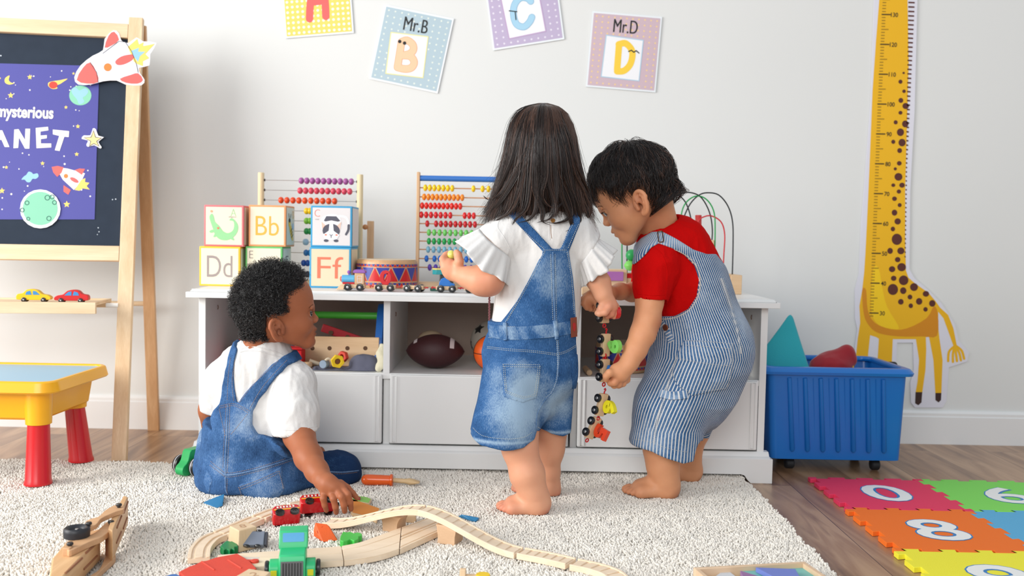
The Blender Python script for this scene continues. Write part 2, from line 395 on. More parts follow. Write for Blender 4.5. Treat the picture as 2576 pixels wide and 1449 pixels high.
ht=.0118+.0016*nz+.0026*nz2+rng.uniform(-.0022,.0018,N); a=rng.uniform(0,2*pi,N)+0; ln=rng.uniform(.001,.0058,N)
lx=np.cos(a)*ln+.002*nz; ly=np.sin(a)*ln+.002*nz2; rad=rng.uniform(.0019,.0028,N)
rows=[(0,.5),(.5,.9),(.82,1.15),(1.,.45)]; V=[]
tw=rng.uniform(0,pi,N)
for z,rr in rows:
    for k in range(4):
        an=tw+k*pi/2+z*.8; V.append(np.stack([px_+lx*z*z+rad*rr*np.cos(an),py_+ly*z*z+rad*rr*np.sin(an),.006+ht*z+0*px_],1))
V=np.stack(V,1); b0=np.arange(N)[:,None]*16; q=[]
for i in range(3):
    for k in range(4): q.append(np.concatenate([b0+i*4+k,b0+i*4+(k+1)%4,b0+i*4+4+(k+1)%4,b0+i*4+4+k],1))
q.append(np.concatenate([b0+12,b0+13,b0+14,b0+15],1))
tag(obj('rug_pile',(V.reshape(-1,3),np.concatenate(q)),RUGM,rug,sharp=180),None,None,kind='stuff')
# ---------------------------------------------------------------- storage bench
cab=thing('storage_bench','long white wooden storage bench with three open bays over three drawers','cabinet',(-.078,2.86,0))
bt=MB(); bt.bx(-.891,.734,2.60,3.115,.488,.5035)
bt.prism([(2.6,.5035),(2.607,.5035),(2.612,.507),(2.622,.5085),(2.622,.5105),(3.115,.5105),(3.115,.5035)],-.882,.725,U=(0,1,0),V=(0,0,1))
obj('bench_top',bt,WHITE,cab,bevel=.0025)
TOPZ=.5105
for x0 in (-.868,.693): obj('side_panel',MB().bx(x0,x0+.0190,2.64,3.10,.07,.488),WHITE,cab,bevel=.001)
for x0 in (-.355,.176): obj('divider',MB().bx(x0,x0+.0185,2.642,3.095,.284,.488),WHITE,cab,bevel=.001)
obj('shelf_board',MB().bx(-.849,.693,2.642,3.095,.268,.284),WHITE,cab,bevel=.001)
obj('back_panel',MB().bx(-.849,.693,3.088,3.096,.07,.488),mat('back_board_bay_shade',(182,160,146),.7),cab,label='back board, bay shade painted in as taupe')  # taupe puts the shade of the open bays into the back board colour
obj('carcass_base',MB().bx(-.849,.693,2.66,3.088,.07,.084),WHITE,cab)
for x0 in (-.3545,.1705): obj('drawer_divider',MB().bx(x0,x0+.018,2.652,3.08,.0841,.2679),WHITE,cab)
for x0,x1 in ((-.846,-.356),(-.334,.164),(.189,.689)):
    d=obj('drawer',MB().bx(x0,x1,2.630,2.648,.0895,.2815),WHITE,cab,bevel=.003,seg=3)
    for xx in (x0+.005,x1-.021): obj('drawer_moulding',MB().prism([(0,0),(.0155,0),(.0155,-.0026),(.012,-.0026),(.011,-.0008),(.005,-.0008),(.004,-.0026),(0,-.0026)],.0935,.2775,o=(xx,2.6301,0)),WHITE,d,bevel=.0005)
pl=[(2.615,.0),(2.615,.068),(2.62,.071),(2.627,.073),(2.63,.078),(2.636,.084),(2.66,.084),(2.66,0)]
mb=MB()
arch=[(-.886,0),(-.886,.068),(.7315,.068),(.7315,0),(.672,0),(.662,.010),(.655,.021),(.645,.0245),(-.80,.0245),(-.81,.021),(-.817,.010),(-.827,0)]
mb.prism(arch,-2.642,-2.615,U=(1,0,0),V=(0,0,1))
mb.prism([(2.615,.0678),(2.620,.071),(2.627,.073),(2.630,.078),(2.637,.084),(2.66,.084),(2.66,.0678)],-.879,.7245,U=(0,1,0),V=(0,0,1))
mb.bx(.7095,.7315,2.6425,3.10,0,.068); mb.bx(-.886,-.864,2.6425,3.10,0,.068)
obj('plinth',mb,WHITE,cab,bevel=.0008)
hk=MB()
for x,z in((-.848,.44),(-.335,.43),(.692,.44)): hk.tube([(x+(.002 if x<0.5 else -.001),2.74+.004*sin(k*pi/6),z-.006*k/3+.018) for k in range(7)],.0012,6)
obj('peg_hole_mark',hk,mat('peg_brown',(120,80,62),.7),cab)
# ---------------------------------------------------------------- easel
PINE=wood('pine_wood',(242,218,184),(218,184,142),'Z',1.2,.5); PINEX=wood('pine_wood_rail',(242,218,184),(222,190,150),'X',1.2,.5)
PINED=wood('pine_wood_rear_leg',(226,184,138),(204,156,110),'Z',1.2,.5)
EA=np.array([-1.128,2.733,0]); th=radians(9); ew=np.array([cos(th),sin(th),0]); ed=np.array([-sin(th),cos(th),0]); eR=np.stack([ew,ed,[0,0,1]],1)
easel=thing('easel','pine easel with a black chalkboard and a small tray, left edge of room','easel',EA,eR)
def E_(s,t,z): return EA+ew*s+ed*t+np.array([0,0,z])
def beam(mb,a,b,wx,wd,side):
    z=nrm(np.array(b)-a); x=nrm(side-z*np.dot(side,z)); y=np.cross(z,x); return mb.box((np.array(a)+b)/2,(wx,wd,np.linalg.norm(np.array(b)-a)),R=np.stack([x,y,z],1))
LV=nrm(E_(0,.225,1.315)-E_(0,0,0)); EN=nrm(np.cross(ew,LV)) # EN points to the viewer
EW=-.78
for s_ in (0,EW): obj('front_leg',beam(MB(),E_(s_,0.002,0),E_(s_,.225,1.315),.041,.021,ew),PINE,easel,bevel=.0015)
for s_ in (.004,EW): obj('rear_leg',beam(MB(),E_(s_,.447,0),E_(s_,.252,1.30),.036,.021,ew),PINED,easel,bevel=.0015)
def onl(l,s_,off=0): return EA+ew*s_+LV*l+EN*off
def lz(py,px=250): return np.dot(OP(px,py,EA,EN)-EA,LV)
l_t0,l_t1=lz(97,300),lz(62,300); l_b0,l_b1=lz(657,250),lz(619,250)
obj('top_rail',beam(MB(),onl((l_t0+l_t1)/2,EW+.021),onl((l_t0+l_t1)/2,-.0212),l_t1-l_t0,.02,LV),PINEX,easel,bevel=.0015)
obj('bottom_rail',beam(MB(),onl((l_b0+l_b1)/2,EW+.021),onl((l_b0+l_b1)/2,-.0212),l_b1-l_b0,.02,LV),PINEX,easel,bevel=.0015)
CHALK=mat('chalkboard_black',(44,54,68),.85,var=.15,vscale=25,spec=.25)
BO=-.003
obj('chalkboard',beam(MB(),onl((l_b1+l_t0)/2,EW+.021,BO-.003),onl((l_b1+l_t0)/2,-.0212,BO-.003),l_t0-l_b1-.001,.006,LV),CHALK,easel)
ck=MB()
for x,y,r in ((283,502,1.6),(291,501,1.8),(247,573,1.6),(249,583,1.5),(245,590,1.2),(2,140,2)): ck.flat(circ(0,0,r*.0012,8),OP(x,y,onl(0,0,BO+.0005),EN),ew,LV)
obj('chalk_mark',ck,mat('chalk',(190,200,210),.9),easel)
tz0=P(247,790,2.68)[2];tz1=P(247,761,2.68)[2]
tx=-.052; ty0=-.045; 
tr=MB().tf(eR,EA); tr.bx(EW+.03,tx,ty0,ty0+.012,tz0,tz1); tr.bx(EW+.03,tx,ty0+.012,.118,tz1-.009,tz1-.004); tr.bx(tx-.012,tx,ty0+.012,.118,tz1-.0039,tz1); tr.bx(EW+.03,tx,.118,.13,tz0+.006,tz1)
obj('tray',tr,PINEX,easel,bevel=.001)
obj('tray_peg',MB().tf(eR,EA).cyl((tx,.07,(tz0+tz1)/2),(-.018,.07,(tz0+tz1)/2),.007),mat('peg_white',(238,235,228),.4),easel)
obj('cross_bar',MB().tf(eR,EA).cyl((EW,.385,.43),(0,.385,.43),.008),PINEX,easel)
# chalkboard poster and cut-outs (flat card, drawn on the leaning board)
class Card:
    """drawing helper on a plane: shapes given where they stand on that plane"""
    def __init__(s,o,n,U,V,root,lift0=0.): s.o=np.array(o,float);s.n=nrm(n);s.U=nrm(U);s.V=nrm(V);s.root=root;s.l=lift0
    def q(s,pts): return [((p:=OP(x,y,s.o,s.n)-s.o)@s.U,p@s.V) for x,y in pts]
    def fill(s,name,pts,m,lift=.0003,smooth=0,thick=0):
        if smooth: pts=cr(pts,smooth,True)
        mb=MB(); q=s.q(pts)
        if thick: mb.prism(q,s.l+lift-thick,s.l+lift,s.o,s.U,s.V)
        else: mb.flat(q,s.o,s.U,s.V,s.l+lift)
        return obj(name,mb,m,s.root,sharp=30)
    def fills(s,name,polys,m,lift=.0003):
        mb=MB()
        for p in polys: mb.flat(s.q(p),s.o,s.U,s.V,s.l+lift)
        return obj(name,mb,m,s.root)
    def line(s,name,lines,w,m,lift=.0005,smooth=0,closed=False):
        mb=MB(); k=np.linalg.norm(OP(1000,600,s.o,s.n)-OP(1001,600,s.o,s.n)) if abs(s.n[1])>.5 else .001
        for i,l in enumerate(lines):
            if smooth: l=cr(l,smooth,closed)
            mb.strip(s.q(l),w*k,s.o,s.U,s.V,s.l+lift+i*.00001,closed)
        return obj(name,mb,m,s.root)
    def text(s,name,t,box,m,rot=0,lift=.0006,offset=0.):
        x0,y0,x1,y1=box; c=OP((x0+x1)/2,(y0+y1)/2,s.o,s.n); a=OP(x0,(y0+y1)/2,s.o,s.n);b_=OP(x1,(y0+y1)/2,s.o,s.n);d=OP((x0+x1)/2,y0,s.o,s.n);e=OP((x0+x1)/2,y1,s.o,s.n)
        r=radians(rot); U=s.U*cos(r)+s.V*sin(r);V=-s.U*sin(r)+s.V*cos(r)
        return obj(name,text(MB(),t,c,U,V,np.linalg.norm(a-b_),np.linalg.norm(d-e),s.l+lift,offset),m,s.root)
POR=mat('poster_blue',(76,76,156),.6,var=.04,vscale=3)
CREAM=mat('ink_cream',(250,246,232),.6); PYEL=mat('ink_yellow',(246,214,110),.6); PRED=mat('ink_coral',(232,104,98),.6); PORG=mat('ink_orange',(238,132,60),.6)
LBL=mat('ink_light_blue',(150,200,226),.6); LGR=mat('ink_mint',(134,204,172),.6); DGR=mat('ink_dark_green',(40,110,90),.6); WPAP=mat('white_card',(240,240,244),.5)
o0=onl(0,0,.0005+BO+.001)
po=thing('space_poster','blue space poster taped on the chalkboard, white lettering among stars and rockets','poster',OP(120,350,o0,EN))
cd=Card(o0,EN,ew,LV,po)
obj('poster_sheet',MB().prism(cd.q([(-240,153),(250,166),(238,552),(-240,552)]),-.0004,.0,cd.o,cd.U,cd.V),POR,po)
cd.text('lettering','mysterious',(-8,268,135,306),CREAM,0,offset=.03)
cd.fills('lettering',[[(-22,372),(-4,328),(6,328),(24,370),(12,370),(4,352),(-6,352),(-10,372)],[(36,326),(47,325),(63,352),(64,324),(76,324),(74,374),(63,374),(48,346),(46,372),(34,373)],[(90,322),(121,319),(122,328),(102,331),(102,341),(118,340),(118,348),(103,350),(103,361),(129,361),(129,371),(92,373)],[(133,326),(174,330),(173,345),(162,344),(150,380),(138,378),(149,342),(133,338)]],CREAM,.0006)
st=[]
for x,y,r in ((75,194,7),(27,240,8),(185,185,4),(166,270,5),(196,318,6),(107,411,6),(16,421,5),(193,388,6),(168,514,9),(5,480,8),(0,197,3)):
    st.append([(x+(r if k%2==0 else r*.45)*cos(pi*k/5-pi/2),y+(r if k%2==0 else r*.45)*sin(pi*k/5-pi/2)) for k in range(10)])
cd.fills('printed_star',st,PYEL)
dots=[]
for k in range(60):
    x=random.uniform(0,232);y=random.uniform(170,545)
    if not(262<y<385 and x<180) : dots.append(circ(x,y,random.uniform(1,2.6),8))
cd.fills('printed_dot',dots,CREAM,.00025)
cd.fill('printed_moon',[(24,190),(13,197),(13,208),(24,213),(37,209),(28,208),(22,201)],PYEL,smooth=4)
cd.fill('printed_comet',[(122,208),(135,204),(150,202),(170,198),(158,207),(150,212),(140,216),(145,222),(132,224),(122,217)],PYEL,smooth=3); cd.fill('printed_comet_rock',circ(134,214,11,14,9),mat('ink_red',(206,66,50),.6),.0004)
cd.fill('printed_globe',circ(202,240,28,28,25),LGR); cd.fill('printed_land',[(180,226),(190,220),(200,228),(214,222),(222,230),(216,240),(208,246),(212,256),(200,262),(194,250),(184,238)],LBL,.0004,smooth=3)
cd.fill('printed_cloud',[(54,452),(60,444),(66,440),(72,432),(80,434),(84,438),(94,436),(97,444),(90,450),(82,450),(76,458),(68,458),(62,452)],LBL,smooth=3)
cd.fill('printed_rocket_body',[(140,420),(170,424),(214,436),(205,456),(186,478),(158,452)],WPAP,.0003); cd.fill('printed_rocket_nose',[(130,420),(160,421),(144,445)],PRED,.0005,smooth=2)
cd.fill('printed_rocket_fin',[(188,428),(200,424),(214,425),(206,440)],PRED,.0005); cd.fill('printed_rocket_fin',[(160,466),(178,478),(172,490),(160,482)],PRED,.0005)
cd.fill('printed_rocket_window',circ(166,443,5.5),PORG,.0005); cd.fill('printed_rocket_stripe',circ(187,453,12,14,5,rot=.5),PRED,.0006)
cd.fill('printed_flame',[(205,452),(215,448),(214,458),(225,460),(218,468),(226,477),(208,474),(200,480),(188,478)],PYEL,.0004)
# cut-outs
def cutout(name,label,outline,lift,smooth=3):
    c=OP(*np.mean(outline,0),o0,EN); t=thing(name,label,'cutout',c); k=Card(o0,EN,ew,LV,t,lift); k.fill('card',outline,WPAP,0,smooth,thick=.0015); return k
k=cutout('rocket_cutout','large white and pink paper rocket stuck on the top right corner of the easel',[(190,198),(206,168),(236,144),(262,130),(266,102),(288,80),(302,88),(308,106),(326,112),(346,98),(362,108),(396,112),(380,140),(378,168),(352,174),(356,190),(366,204),(358,218),(318,216),(296,206),(262,208),(232,216),(200,216)],.013,2)
k.fill('rocket_body',[(236,160),(262,138),(302,108),(318,110),(334,134),(346,166),(350,186),(312,198),(262,206),(250,210)],mat('card_lilac',(232,234,248),.5),.0003)
k.fill('rocket_nose',[(196,205),(212,174),(230,161),(246,186),(250,210),(222,214)],PRED,.0005,smooth=2)
k.fill('rocket_fin',[(266,124),(276,94),(290,84),(302,104),(284,118)],PRED,.0005,smooth=2); k.fill('rocket_fin',[(304,202),(332,192),(350,188),(362,205),(348,214),(320,212)],PRED,.0005,smooth=2)
k.fill('rocket_stripe',[(293,158),(308,146),(330,141),(342,143),(334,156),(314,166),(298,167)],PRED,.0006,smooth=3); k.fill('rocket_window',circ(274,173,10),PORG,.0006)
k.fill('rocket_flame',[(324,122),(348,102),(352,116),(364,110),(362,120),(392,114),(368,140),(378,150),(362,158),(362,170),(350,166),(340,160)],PYEL,.0005); k.fill('flame_core',[(332,132),(352,124),(350,134),(368,134),(354,146),(350,160),(342,150)],LBL,.0007)
k.line('outline',[[(230,161),(246,186),(250,210)],[(334,134),(346,166),(350,186)],[(262,138),(302,108),(318,110),(334,134)]],1.2,BLACK,.0008)
k=cutout('star_cutout','small pale yellow paper star with a white rim, right edge of the blue poster',[(206,350),(212,341),(228,341),(234,324),(242,326),(248,342),(262,346),(248,357),(256,370),(252,374),(238,366),(222,370),(218,364),(222,354)],.003,2)
k.fill('star_print',[(212,347),(230,346),(236,329),(241,346),(256,348),(244,356),(250,369),(237,362),(226,368),(229,356)],mat('card_yellow',(240,216,150),.5),.0004); k.line('outline',[[(212,347),(230,346),(236,329),(241,346),(256,348),(244,356),(250,369),(237,362),(226,368),(229,356)]],1.4,BLACK,.0006,closed=True)
k=cutout('planet_cutout','round mint green paper planet with craters and a white rim on the blue poster',circ(102,526,51,20,49),.003,1)
k.fill('planet_print',circ(102,525,44,30,42),LGR,.0004)
for x,y,r in ((69,511,5),(120,498,6),(132,496,5),(138,510,5),(124,550,5.5),(72,551,4),(57,529,5)): k.line('crater',[circ(x,y,r,12)],1.8,DGR,.0006,closed=True)
# ---------------------------------------------------------------- wall posters
WY=3.1975
def wallcard(name,label,q,paper,dotm,frame_q,fm,dotgrid,cat='poster'):
    c=P(*np.mean(q,0),WY); t=thing(name,label,cat,c); k=Card((0,WY,0),(0,-1,0),(1,0,0),(0,0,1),t)
    ctr=np.mean(q,0); big=[tuple(ctr+(np.array(p)-ctr)*1.05) for p in q]
    k.l=.0025
    obj('laminate_sheet',MB().prism(k.q(big),0,.0022,k.o,k.U,k.V),mat('laminate_white',(232,238,242),.3),t)
    k.fill('print',q,paper,.0002)
    q=[np.array(p,float) for p in q]; D=[]; nx,ny=dotgrid
    fr=[np.array(p,float) for p in frame_q]; 
    for i in range(nx):
        for j in range(ny):
            a=(i+.5)/nx;b=(j+.5)/ny; p=(q[0]*(1-a)+q[1]*a)*(1-b)+(q[3]*(1-a)+q[2]*a)*b
            if poly2d(np.array([p[0]]),np.array([p[1]]),frame_q)[0]>4: D.append(circ(p[0],p[1],dotm[1],8))
    k.fills('dot_pattern',D,dotm[0],.0004)
    k.fill('inner_panel',frame_q,mat('panel_white',(240,241,244),.4),.0006); k.line('inner_border',[frame_q],2.4,fm,.0008,closed=True)
    return k
def ext(bl,br,upl,h): # rectangle above a base edge
    d=nrm(np.array(upl,float)-bl)*h; return [tuple(np.array(bl)+d),tuple(np.array(br)+d),br,bl]
k=wallcard('alphabet_poster','yellow dotted alphabet card with a red letter, cropped by the top of the picture',ext((722,92),(886,79),(709,-90),184),mat('card_yel',(236,210,96),.4),(mat('dot_white',(246,244,226),.4),3.6),[(764,-66),(828,-70),(829,-60),(765,-56)],mat('bord_red',(232,120,110),.4),(13,14))
RA=mat('letter_red',(236,92,88),.4)
for ch in list(k.root.children):
    if ch.name.startswith('inner_'): bpy.data.objects.remove(ch)
k.line('printed_letter',[[(779,48),(781,10),(788,-28),(800,-44),(812,-28),(818,5),(820,42)],[(782,6),(818,2)]],18,RA,.001,smooth=5)
k=wallcard('alphabet_poster','pale blue alphabet card, tilted, with a peach letter under the name line',[(972,17),(1137,51),(1098,230),(934,195)],mat('card_blue',(172,194,204),.4),(mat('dot_cream',(220,228,220),.4),2.4),[(984,82),(1077,93),(1064,196),(971,185)],mat('bord_yel',(236,226,150),.4),(10,12))
PE=mat('letter_peach',(240,196,156),.4); PEO=mat('letter_peach_line',(228,160,110),.4)
BL=[[(1010,108),(1005,140),(1000,170)],[(1010,106),(1024,102),(1038,112),(1040,126),(1030,136),(1012,140)],[(1010,140),(1032,142),(1042,156),(1036,170),(1020,174),(1000,170)]]
k.line('printed_letter',BL,19,PEO,.001,smooth=5); k.line('printed_letter',BL,16.5,PE,.0012,smooth=5)
k.fills('printed_eye',[circ(1006,105,4.5,12),circ(1018,109,4.5,12)],BLACK,.0015); [k.text('lettering','Mr.B',(1016+d_,47,1076+d_,81),BLACK,-9,.0006+d_*.0001,-.008) for d_ in (0,1.3)]
k=wallcard('alphabet_poster','lilac alphabet card with a pale blue letter, cropped by the top of the picture',ext((1244,122),(1415,95),(1228,0),190),mat('card_lil',(188,174,204),.4),(mat('dot_lil',(226,220,234),.4),2.6),[(1252,-42),(1348,-56),(1373,79),(1281,98)],mat('bord_lil',(190,160,200),.4),(10,12))
LC=[[(1335,4),(1326,-4),(1308,-4),(1294,14),(1292,40),(1300,62),(1318,68),(1332,56),(1338,44)]]
k.line('printed_letter',LC,17,mat('letter_blue_line',(130,180,212),.4),.001,smooth=5); k.line('printed_letter',LC,14.5,mat('letter_blue',(164,208,232),.4),.0012,smooth=5)
k.line('printed_tie',[[(1281,28),(1300,30)],[(1296,32),(1298,50)]],2.6,BLACK,.0015); k.text('lettering','Mr.C',(1262,-88,1322,-60),BLACK,9)
k=wallcard('alphabet_poster','pink dotted alphabet card with a golden letter and a tiny moustache, right end of row',[(1494,33),(1661,47),(1645,228),(1478,214)],mat('card_pink',(204,180,190),.4),(mat('dot_gold',(236,204,150),.4),2.4),[(1525,89),(1618,102),(1607,204),(1512,193)],mat('bord_blue',(176,206,226),.4),(11,13))
LD=[[(1557,112),(1552,176)],[(1556,112),(1574,110),(1590,130),(1586,160),(1570,178),(1552,180)]]
k.line('printed_letter',LD,16,mat('letter_gold',(246,206,56),.4),.001,smooth=5); k.line('printed_moustache',[[(1581,130),(1588,127),(1594,132),(1600,128),(1607,134)]],2.6,BLACK,.0015)
[k.text('lettering','Mr.D',(1543+d_,51,1603+d_,84),BLACK,-4,.0006+d_*.0001,-.008) for d_ in (0,1.3)]
# ---------------------------------------------------------------- giraffe chart
gi=thing('height_chart','tall yellow giraffe height chart with brown spots, stuck to the wall','sticker',P(2270,1010,WY)); G=Card((0,WY,0),(0,-1,0),(1,0,0),(0,0,1),gi,.0)
out=[(2207,-60),(2198,0),(2190,250),(2171,500),(2166,560),(2160,689),(2150,728),(2150,800),(2156,828),(2150,870),(2146,1000),(2150,1022),(2240,1024),(2250,1020),(2256,862),(2296,862),(2298,930),(2289,963),(2291,1013),(2301,1025),(2370,1025),(2380,1010),(2386,924),(2432,909),(2437,886),(2411,857),(2401,816),(2367,762),(2332,727),(2300,700),(2287,678),(2289,480),(2300,276),(2307,0),(2308,-60)]
G.fill('sticker_backing',out,mat('sticker_white',(226,226,236),.45),.003,thick=.003)
G.l=.003
GY=mat('giraffe_yellow',(240,184,12),.5); GO=mat('giraffe_orange',(216,140,12),.5); GB=mat('giraffe_brown',(88,38,28),.5); GL=mat('giraffe_bright',(250,206,16),.5); GK=mat('hoof_brown',(56,30,26),.5)
body=[(2213,-60),(2211,0),(2203,100),(2194,230),(2186,430),(2180,560),(2176,640),(2173,685),(2168,730),(2161,770),(2163,812),(2157,850),(2152,900),(2152,1010),(2180,1010),(2183,890),(2188,843),(2204,848),(2210,852),(2207,900),(2207,1010),(2240,1010),(2243,900),(2245,853),(2303,853),(2311,905),(2307,960),(2302,988),(2319,988),(2327,930),(2329,880),(2328,848),(2336,847),(2347,905),(2352,992),(2367,992),(2370,905),(2362,850),(2359,820),(2359,784),(2372,800),(2386,838),(2398,872),(2406,870),(2397,825),(2384,792),(2364,774),(2352,757),(2335,737),(2300,712),(2284,698),(2278,680),(2276,600),(2276,480),(2281,300),(2285,160),(2282,0),(2283,-60)]
G.fill('giraffe_body',body,GY,.0004)
G.fill('belly_shade',[(2168,730),(2172,790),(2186,820),(2210,838),(2260,846),(2320,846),(2356,844),(2358,790),(2348,770),(2330,800),(2280,826),(2240,828),(2200,812),(2182,780),(2178,730)],GO,.0006,smooth=3)
G.fill('chest_light',[(2196,676),(2210,676),(2218,720),(2230,770),(2258,818),(2254,828),(2215,820),(2196,800),(2190,760)],GL,.0007,smooth=3)
for hf in ([(2302,986),(2319,986),(2317,1012),(2309,1019),(2301,1014)],[(2352,988),(2367,988),(2366,1006),(2360,1012),(2352,1006)]): G.fill('hoof',hf,GK,.0006)
G.line('tail_tuft',[[(2398,872),(2386,885),(2384,908)],[(2400,872),(2396,890),(2396,910)],[(2401,872),(2404,892),(2406,908)],[(2403,872),(2412,888),(2416,906)],[(2404,870),(2418,882),(2424,902)]],6,GY,.0006,smooth=4)
sp=[(2272,184,3),(2264,206,5),(2273,230,4.5),(2265,253,6),(2277,267,8),(2264,284,5),(2252,308,5),(2276,312,8),(2264,333,9),(2246,357,5),(2268,359,9),(2262,379,6),(2261,411,6),(2251,425,4),(2259,445,10),(2246,466,5),(2268,466,7),(2260,482,5.5),(2249,500,6),(2262,516,5),(2249,535,7),(2257,557,8),(2245,576,5.5),(2255,602,13),(2238,631,7),(2265,631,9),(2257,653,7),(2243,677,8),(2267,672,11),(2247,700,7),(2272,705,12),(2245,728,13),(2271,731,8),(2298,722,10),(2288,747,6),(2311,758,8),(2328,739,8),(2265,759,7),(2290,769,5.5),(2344,763,8),(2327,778,5.5)]
G.fills('spot',[circ(x,y,r,16,r*random.uniform(.9,1.1)) for x,y,r in sp],GB,.0009)
mn=[]
for i in range(62):
    y=-40+i*11.2; x=2284-(y/600)*9 if y>0 else 2284; w_=16*max(.18,1-max(y,0)/520); mn.append([(x,y),(x+w_,y+.8),(x+w_,y+4.5),(x,y+4)])
G.fills('mane',mn,GB,.0009)
tk=[];tm=[]
for c in range(29,136):
    y=787-(c-30)*7.5; x0=2186+(787-y)/750*28+ (0 if y>300 else (300-y)*.01)
    if c%10==0: tk.append([(x0,y-1.6),(x0+23,y-1.2),(x0+23,y+2),(x0,y+1.6)])
    else: ll=19 if c%5==0 else 10; tm.append([(x0+1,y-1.2),(x0+ll,y-1),(x0+ll,y+1.4),(x0+1,y+1.2)])
G.fills('ruler_tick',tk,mat('tick_dark',(74,58,10),.5),.0011); G.fills('ruler_tick',tm,mat('tick_olive',(158,122,10),.5),.0011)
mb=MB()
for c in range(30,140,10):
    y=787-(c-30)*7.5+1; x0=2186+(787-y)/750*28+26; w_=13 if c<100 else 18; a=P(x0,y,WY);b_=P(x0+w_,y,WY)
    text(mb,str(c),(a+b_)/2+[0,0,0],(1,0,-.02),(0.02,0,1),.0013*w_,.0145,.0042,offset=.012)
obj('ruler_number',mb,BLACK,gi)
# ---------------------------------------------------------------- plastic play table
YEL=mat('plastic_yellow',(250,180,16),.32,coat=.2,sss=0); BLU=mat('plastic_sky_blue',(150,196,222),.3); REDP=mat('plastic_red',(206,10,22),.3,coat=.3)
pt=thing('play_table','yellow plastic play table with a pale blue lid and red legs','table',(-1.55,2.5,RZ))
zt=P(243,914,2.70)[2]
def rrect(x0,x1,y0,y1,r,n=6):
    o=[]
    for cx,cy,a in((x1-r,y1-r,0),(x0+r,y1-r,pi/2),(x0+r,y0+r,pi),(x1-r,y0+r,1.5*pi)):
        for k in range(n+1): o.append((cx+r*cos(a+k*pi/2/n),cy+r*sin(a+k*pi/2/n)))
    return o
tX0,tX1,tY0,tY1=-1.66,-1.128,2.335,2.70
def loft(mb,rings):
    n=len(rings[0][0]); v=[];f=[]
    for poly,z in rings: v+=[(x,y,z) for x,y in poly]
    for i in range(len(rings)-1):
        for k in range(n): f.append((i*n+k,i*n+(k+1)%n,(i+1)*n+(k+1)%n,(i+1)*n+k))
    return mb.add(v,f)
def rr_(d,r): return rrect(tX0+d,tX1-d,tY0+d,tY1-d,max(r-d,.004))
mb=loft(MB(),[(rr_(.030,.06),zt-.030),(rr_(.004,.05),zt-.030),(rr_(0,.05),zt-.026),(rr_(.006,.05),zt-.003),(rr_(.010,.05),zt),(rr_(.018,.05),zt),(rr_(.021,.05),zt-.003),(rr_(.022,.05),zt-.006)])
obj('table_rim',mb,YEL,pt)
obj('table_basin',loft(MB(),[(rr_(.062,.05),zt-.10),(rr_(.056,.05),zt-.104),(rr_(.05,.05),zt-.098),(rr_(.040,.05),zt-.029)]),YEL,pt)
obj('table_lid',MB().prism(rr_(.0225,.05),zt-.012,zt-.004),BLU,pt,bevel=.001)
for (fx,fy,tx_,ty_) in ((-1.196,2.397,-1.195,2.40),(-1.200,2.650,-1.213,2.638),(-1.59,2.40,-1.585,2.41),(-1.59,2.65,-1.575,2.635)):
    lg=MB(); fr_=(zt-.112); 
    pr=[(.026,RZ+.004),(.034,RZ+.004),(.034,RZ+.010),(.0315,RZ+.016),(.0265,fr_),(.024,fr_)]
    v=[];f=[];n=14
    for r,z in pr:
        a=(z-RZ)/(fr_-RZ); cx=fx+(tx_-fx)*a; cy=fy+(ty_-fy)*a
        for k in range(n): v.append((cx+r*cos(2*pi*k/n+.2),cy+r*sin(2*pi*k/n+.2),z))
    for i in range(len(pr)-1):
        for k in range(n): f.append((i*n+k,i*n+(k+1)%n,(i+1)*n+(k+1)%n,(i+1)*n+k))
    lg.add(v,f); obj('leg',lg,REDP,pt,sharp=30)
    obj('leg_socket',MB().lathe([(.0265,fr_-.004),(.031,fr_-.002),(.034,zt-.03)],20,(tx_,ty_,0)),YEL,pt)
# ---------------------------------------------------------------- foam mat tiles
def tile(name,label,cx,cy,col,num,outc,edges,seed=0,ndx=0):
    T=.317; t=thing(name,label,'play mat',(cx,cy,0),group='foam number tiles')
    nt_=4; pts=[]; h=T/2; seg=T/nt_
    base=[]
    def side(tooth,inv):
        o=[(-h,0)]
        for k in range(nt_):
            x=-h+seg*(k+.5); 
            if tooth: 
                d=.016 if not inv else -.016
                o+=[(x-.016,0),(x-.020,d),(x+.020,d),(x+.016,0)]
        return o
    for e,(inv) in enumerate(edges):
        a=e*pi/2
        for x,y in side(1,inv): X,Y=x,-h-y; base.append((X*cos(a)-Y*sin(a),X*sin(a)+Y*cos(a)))
    m_=mat('foam_'+col[0],col[1],.72,spec=.3,bump=.25,bscale=420)
    obj('foam_tile',MB().prism(base,0.0006,.012,(cx,cy,0)),m_,t,bevel=.0008)
    if num:
        q=MB(); text(q,num,(cx+ndx,cy,0),(1,0,0),(0,1,0),.125,.165,.0124,offset=.035); obj('number_outline',q,mat('number_blue',(44,126,190),.6),t)
        q=MB(); text(q,num,(cx+ndx,cy,0),(1,0,0),(0,1,0),.118,.158,.0127,offset=.012); obj('number_face',q,mat('number_white',(236,238,236),.6),t)
    return t
T=.317; mx0,my0=.842,2.652
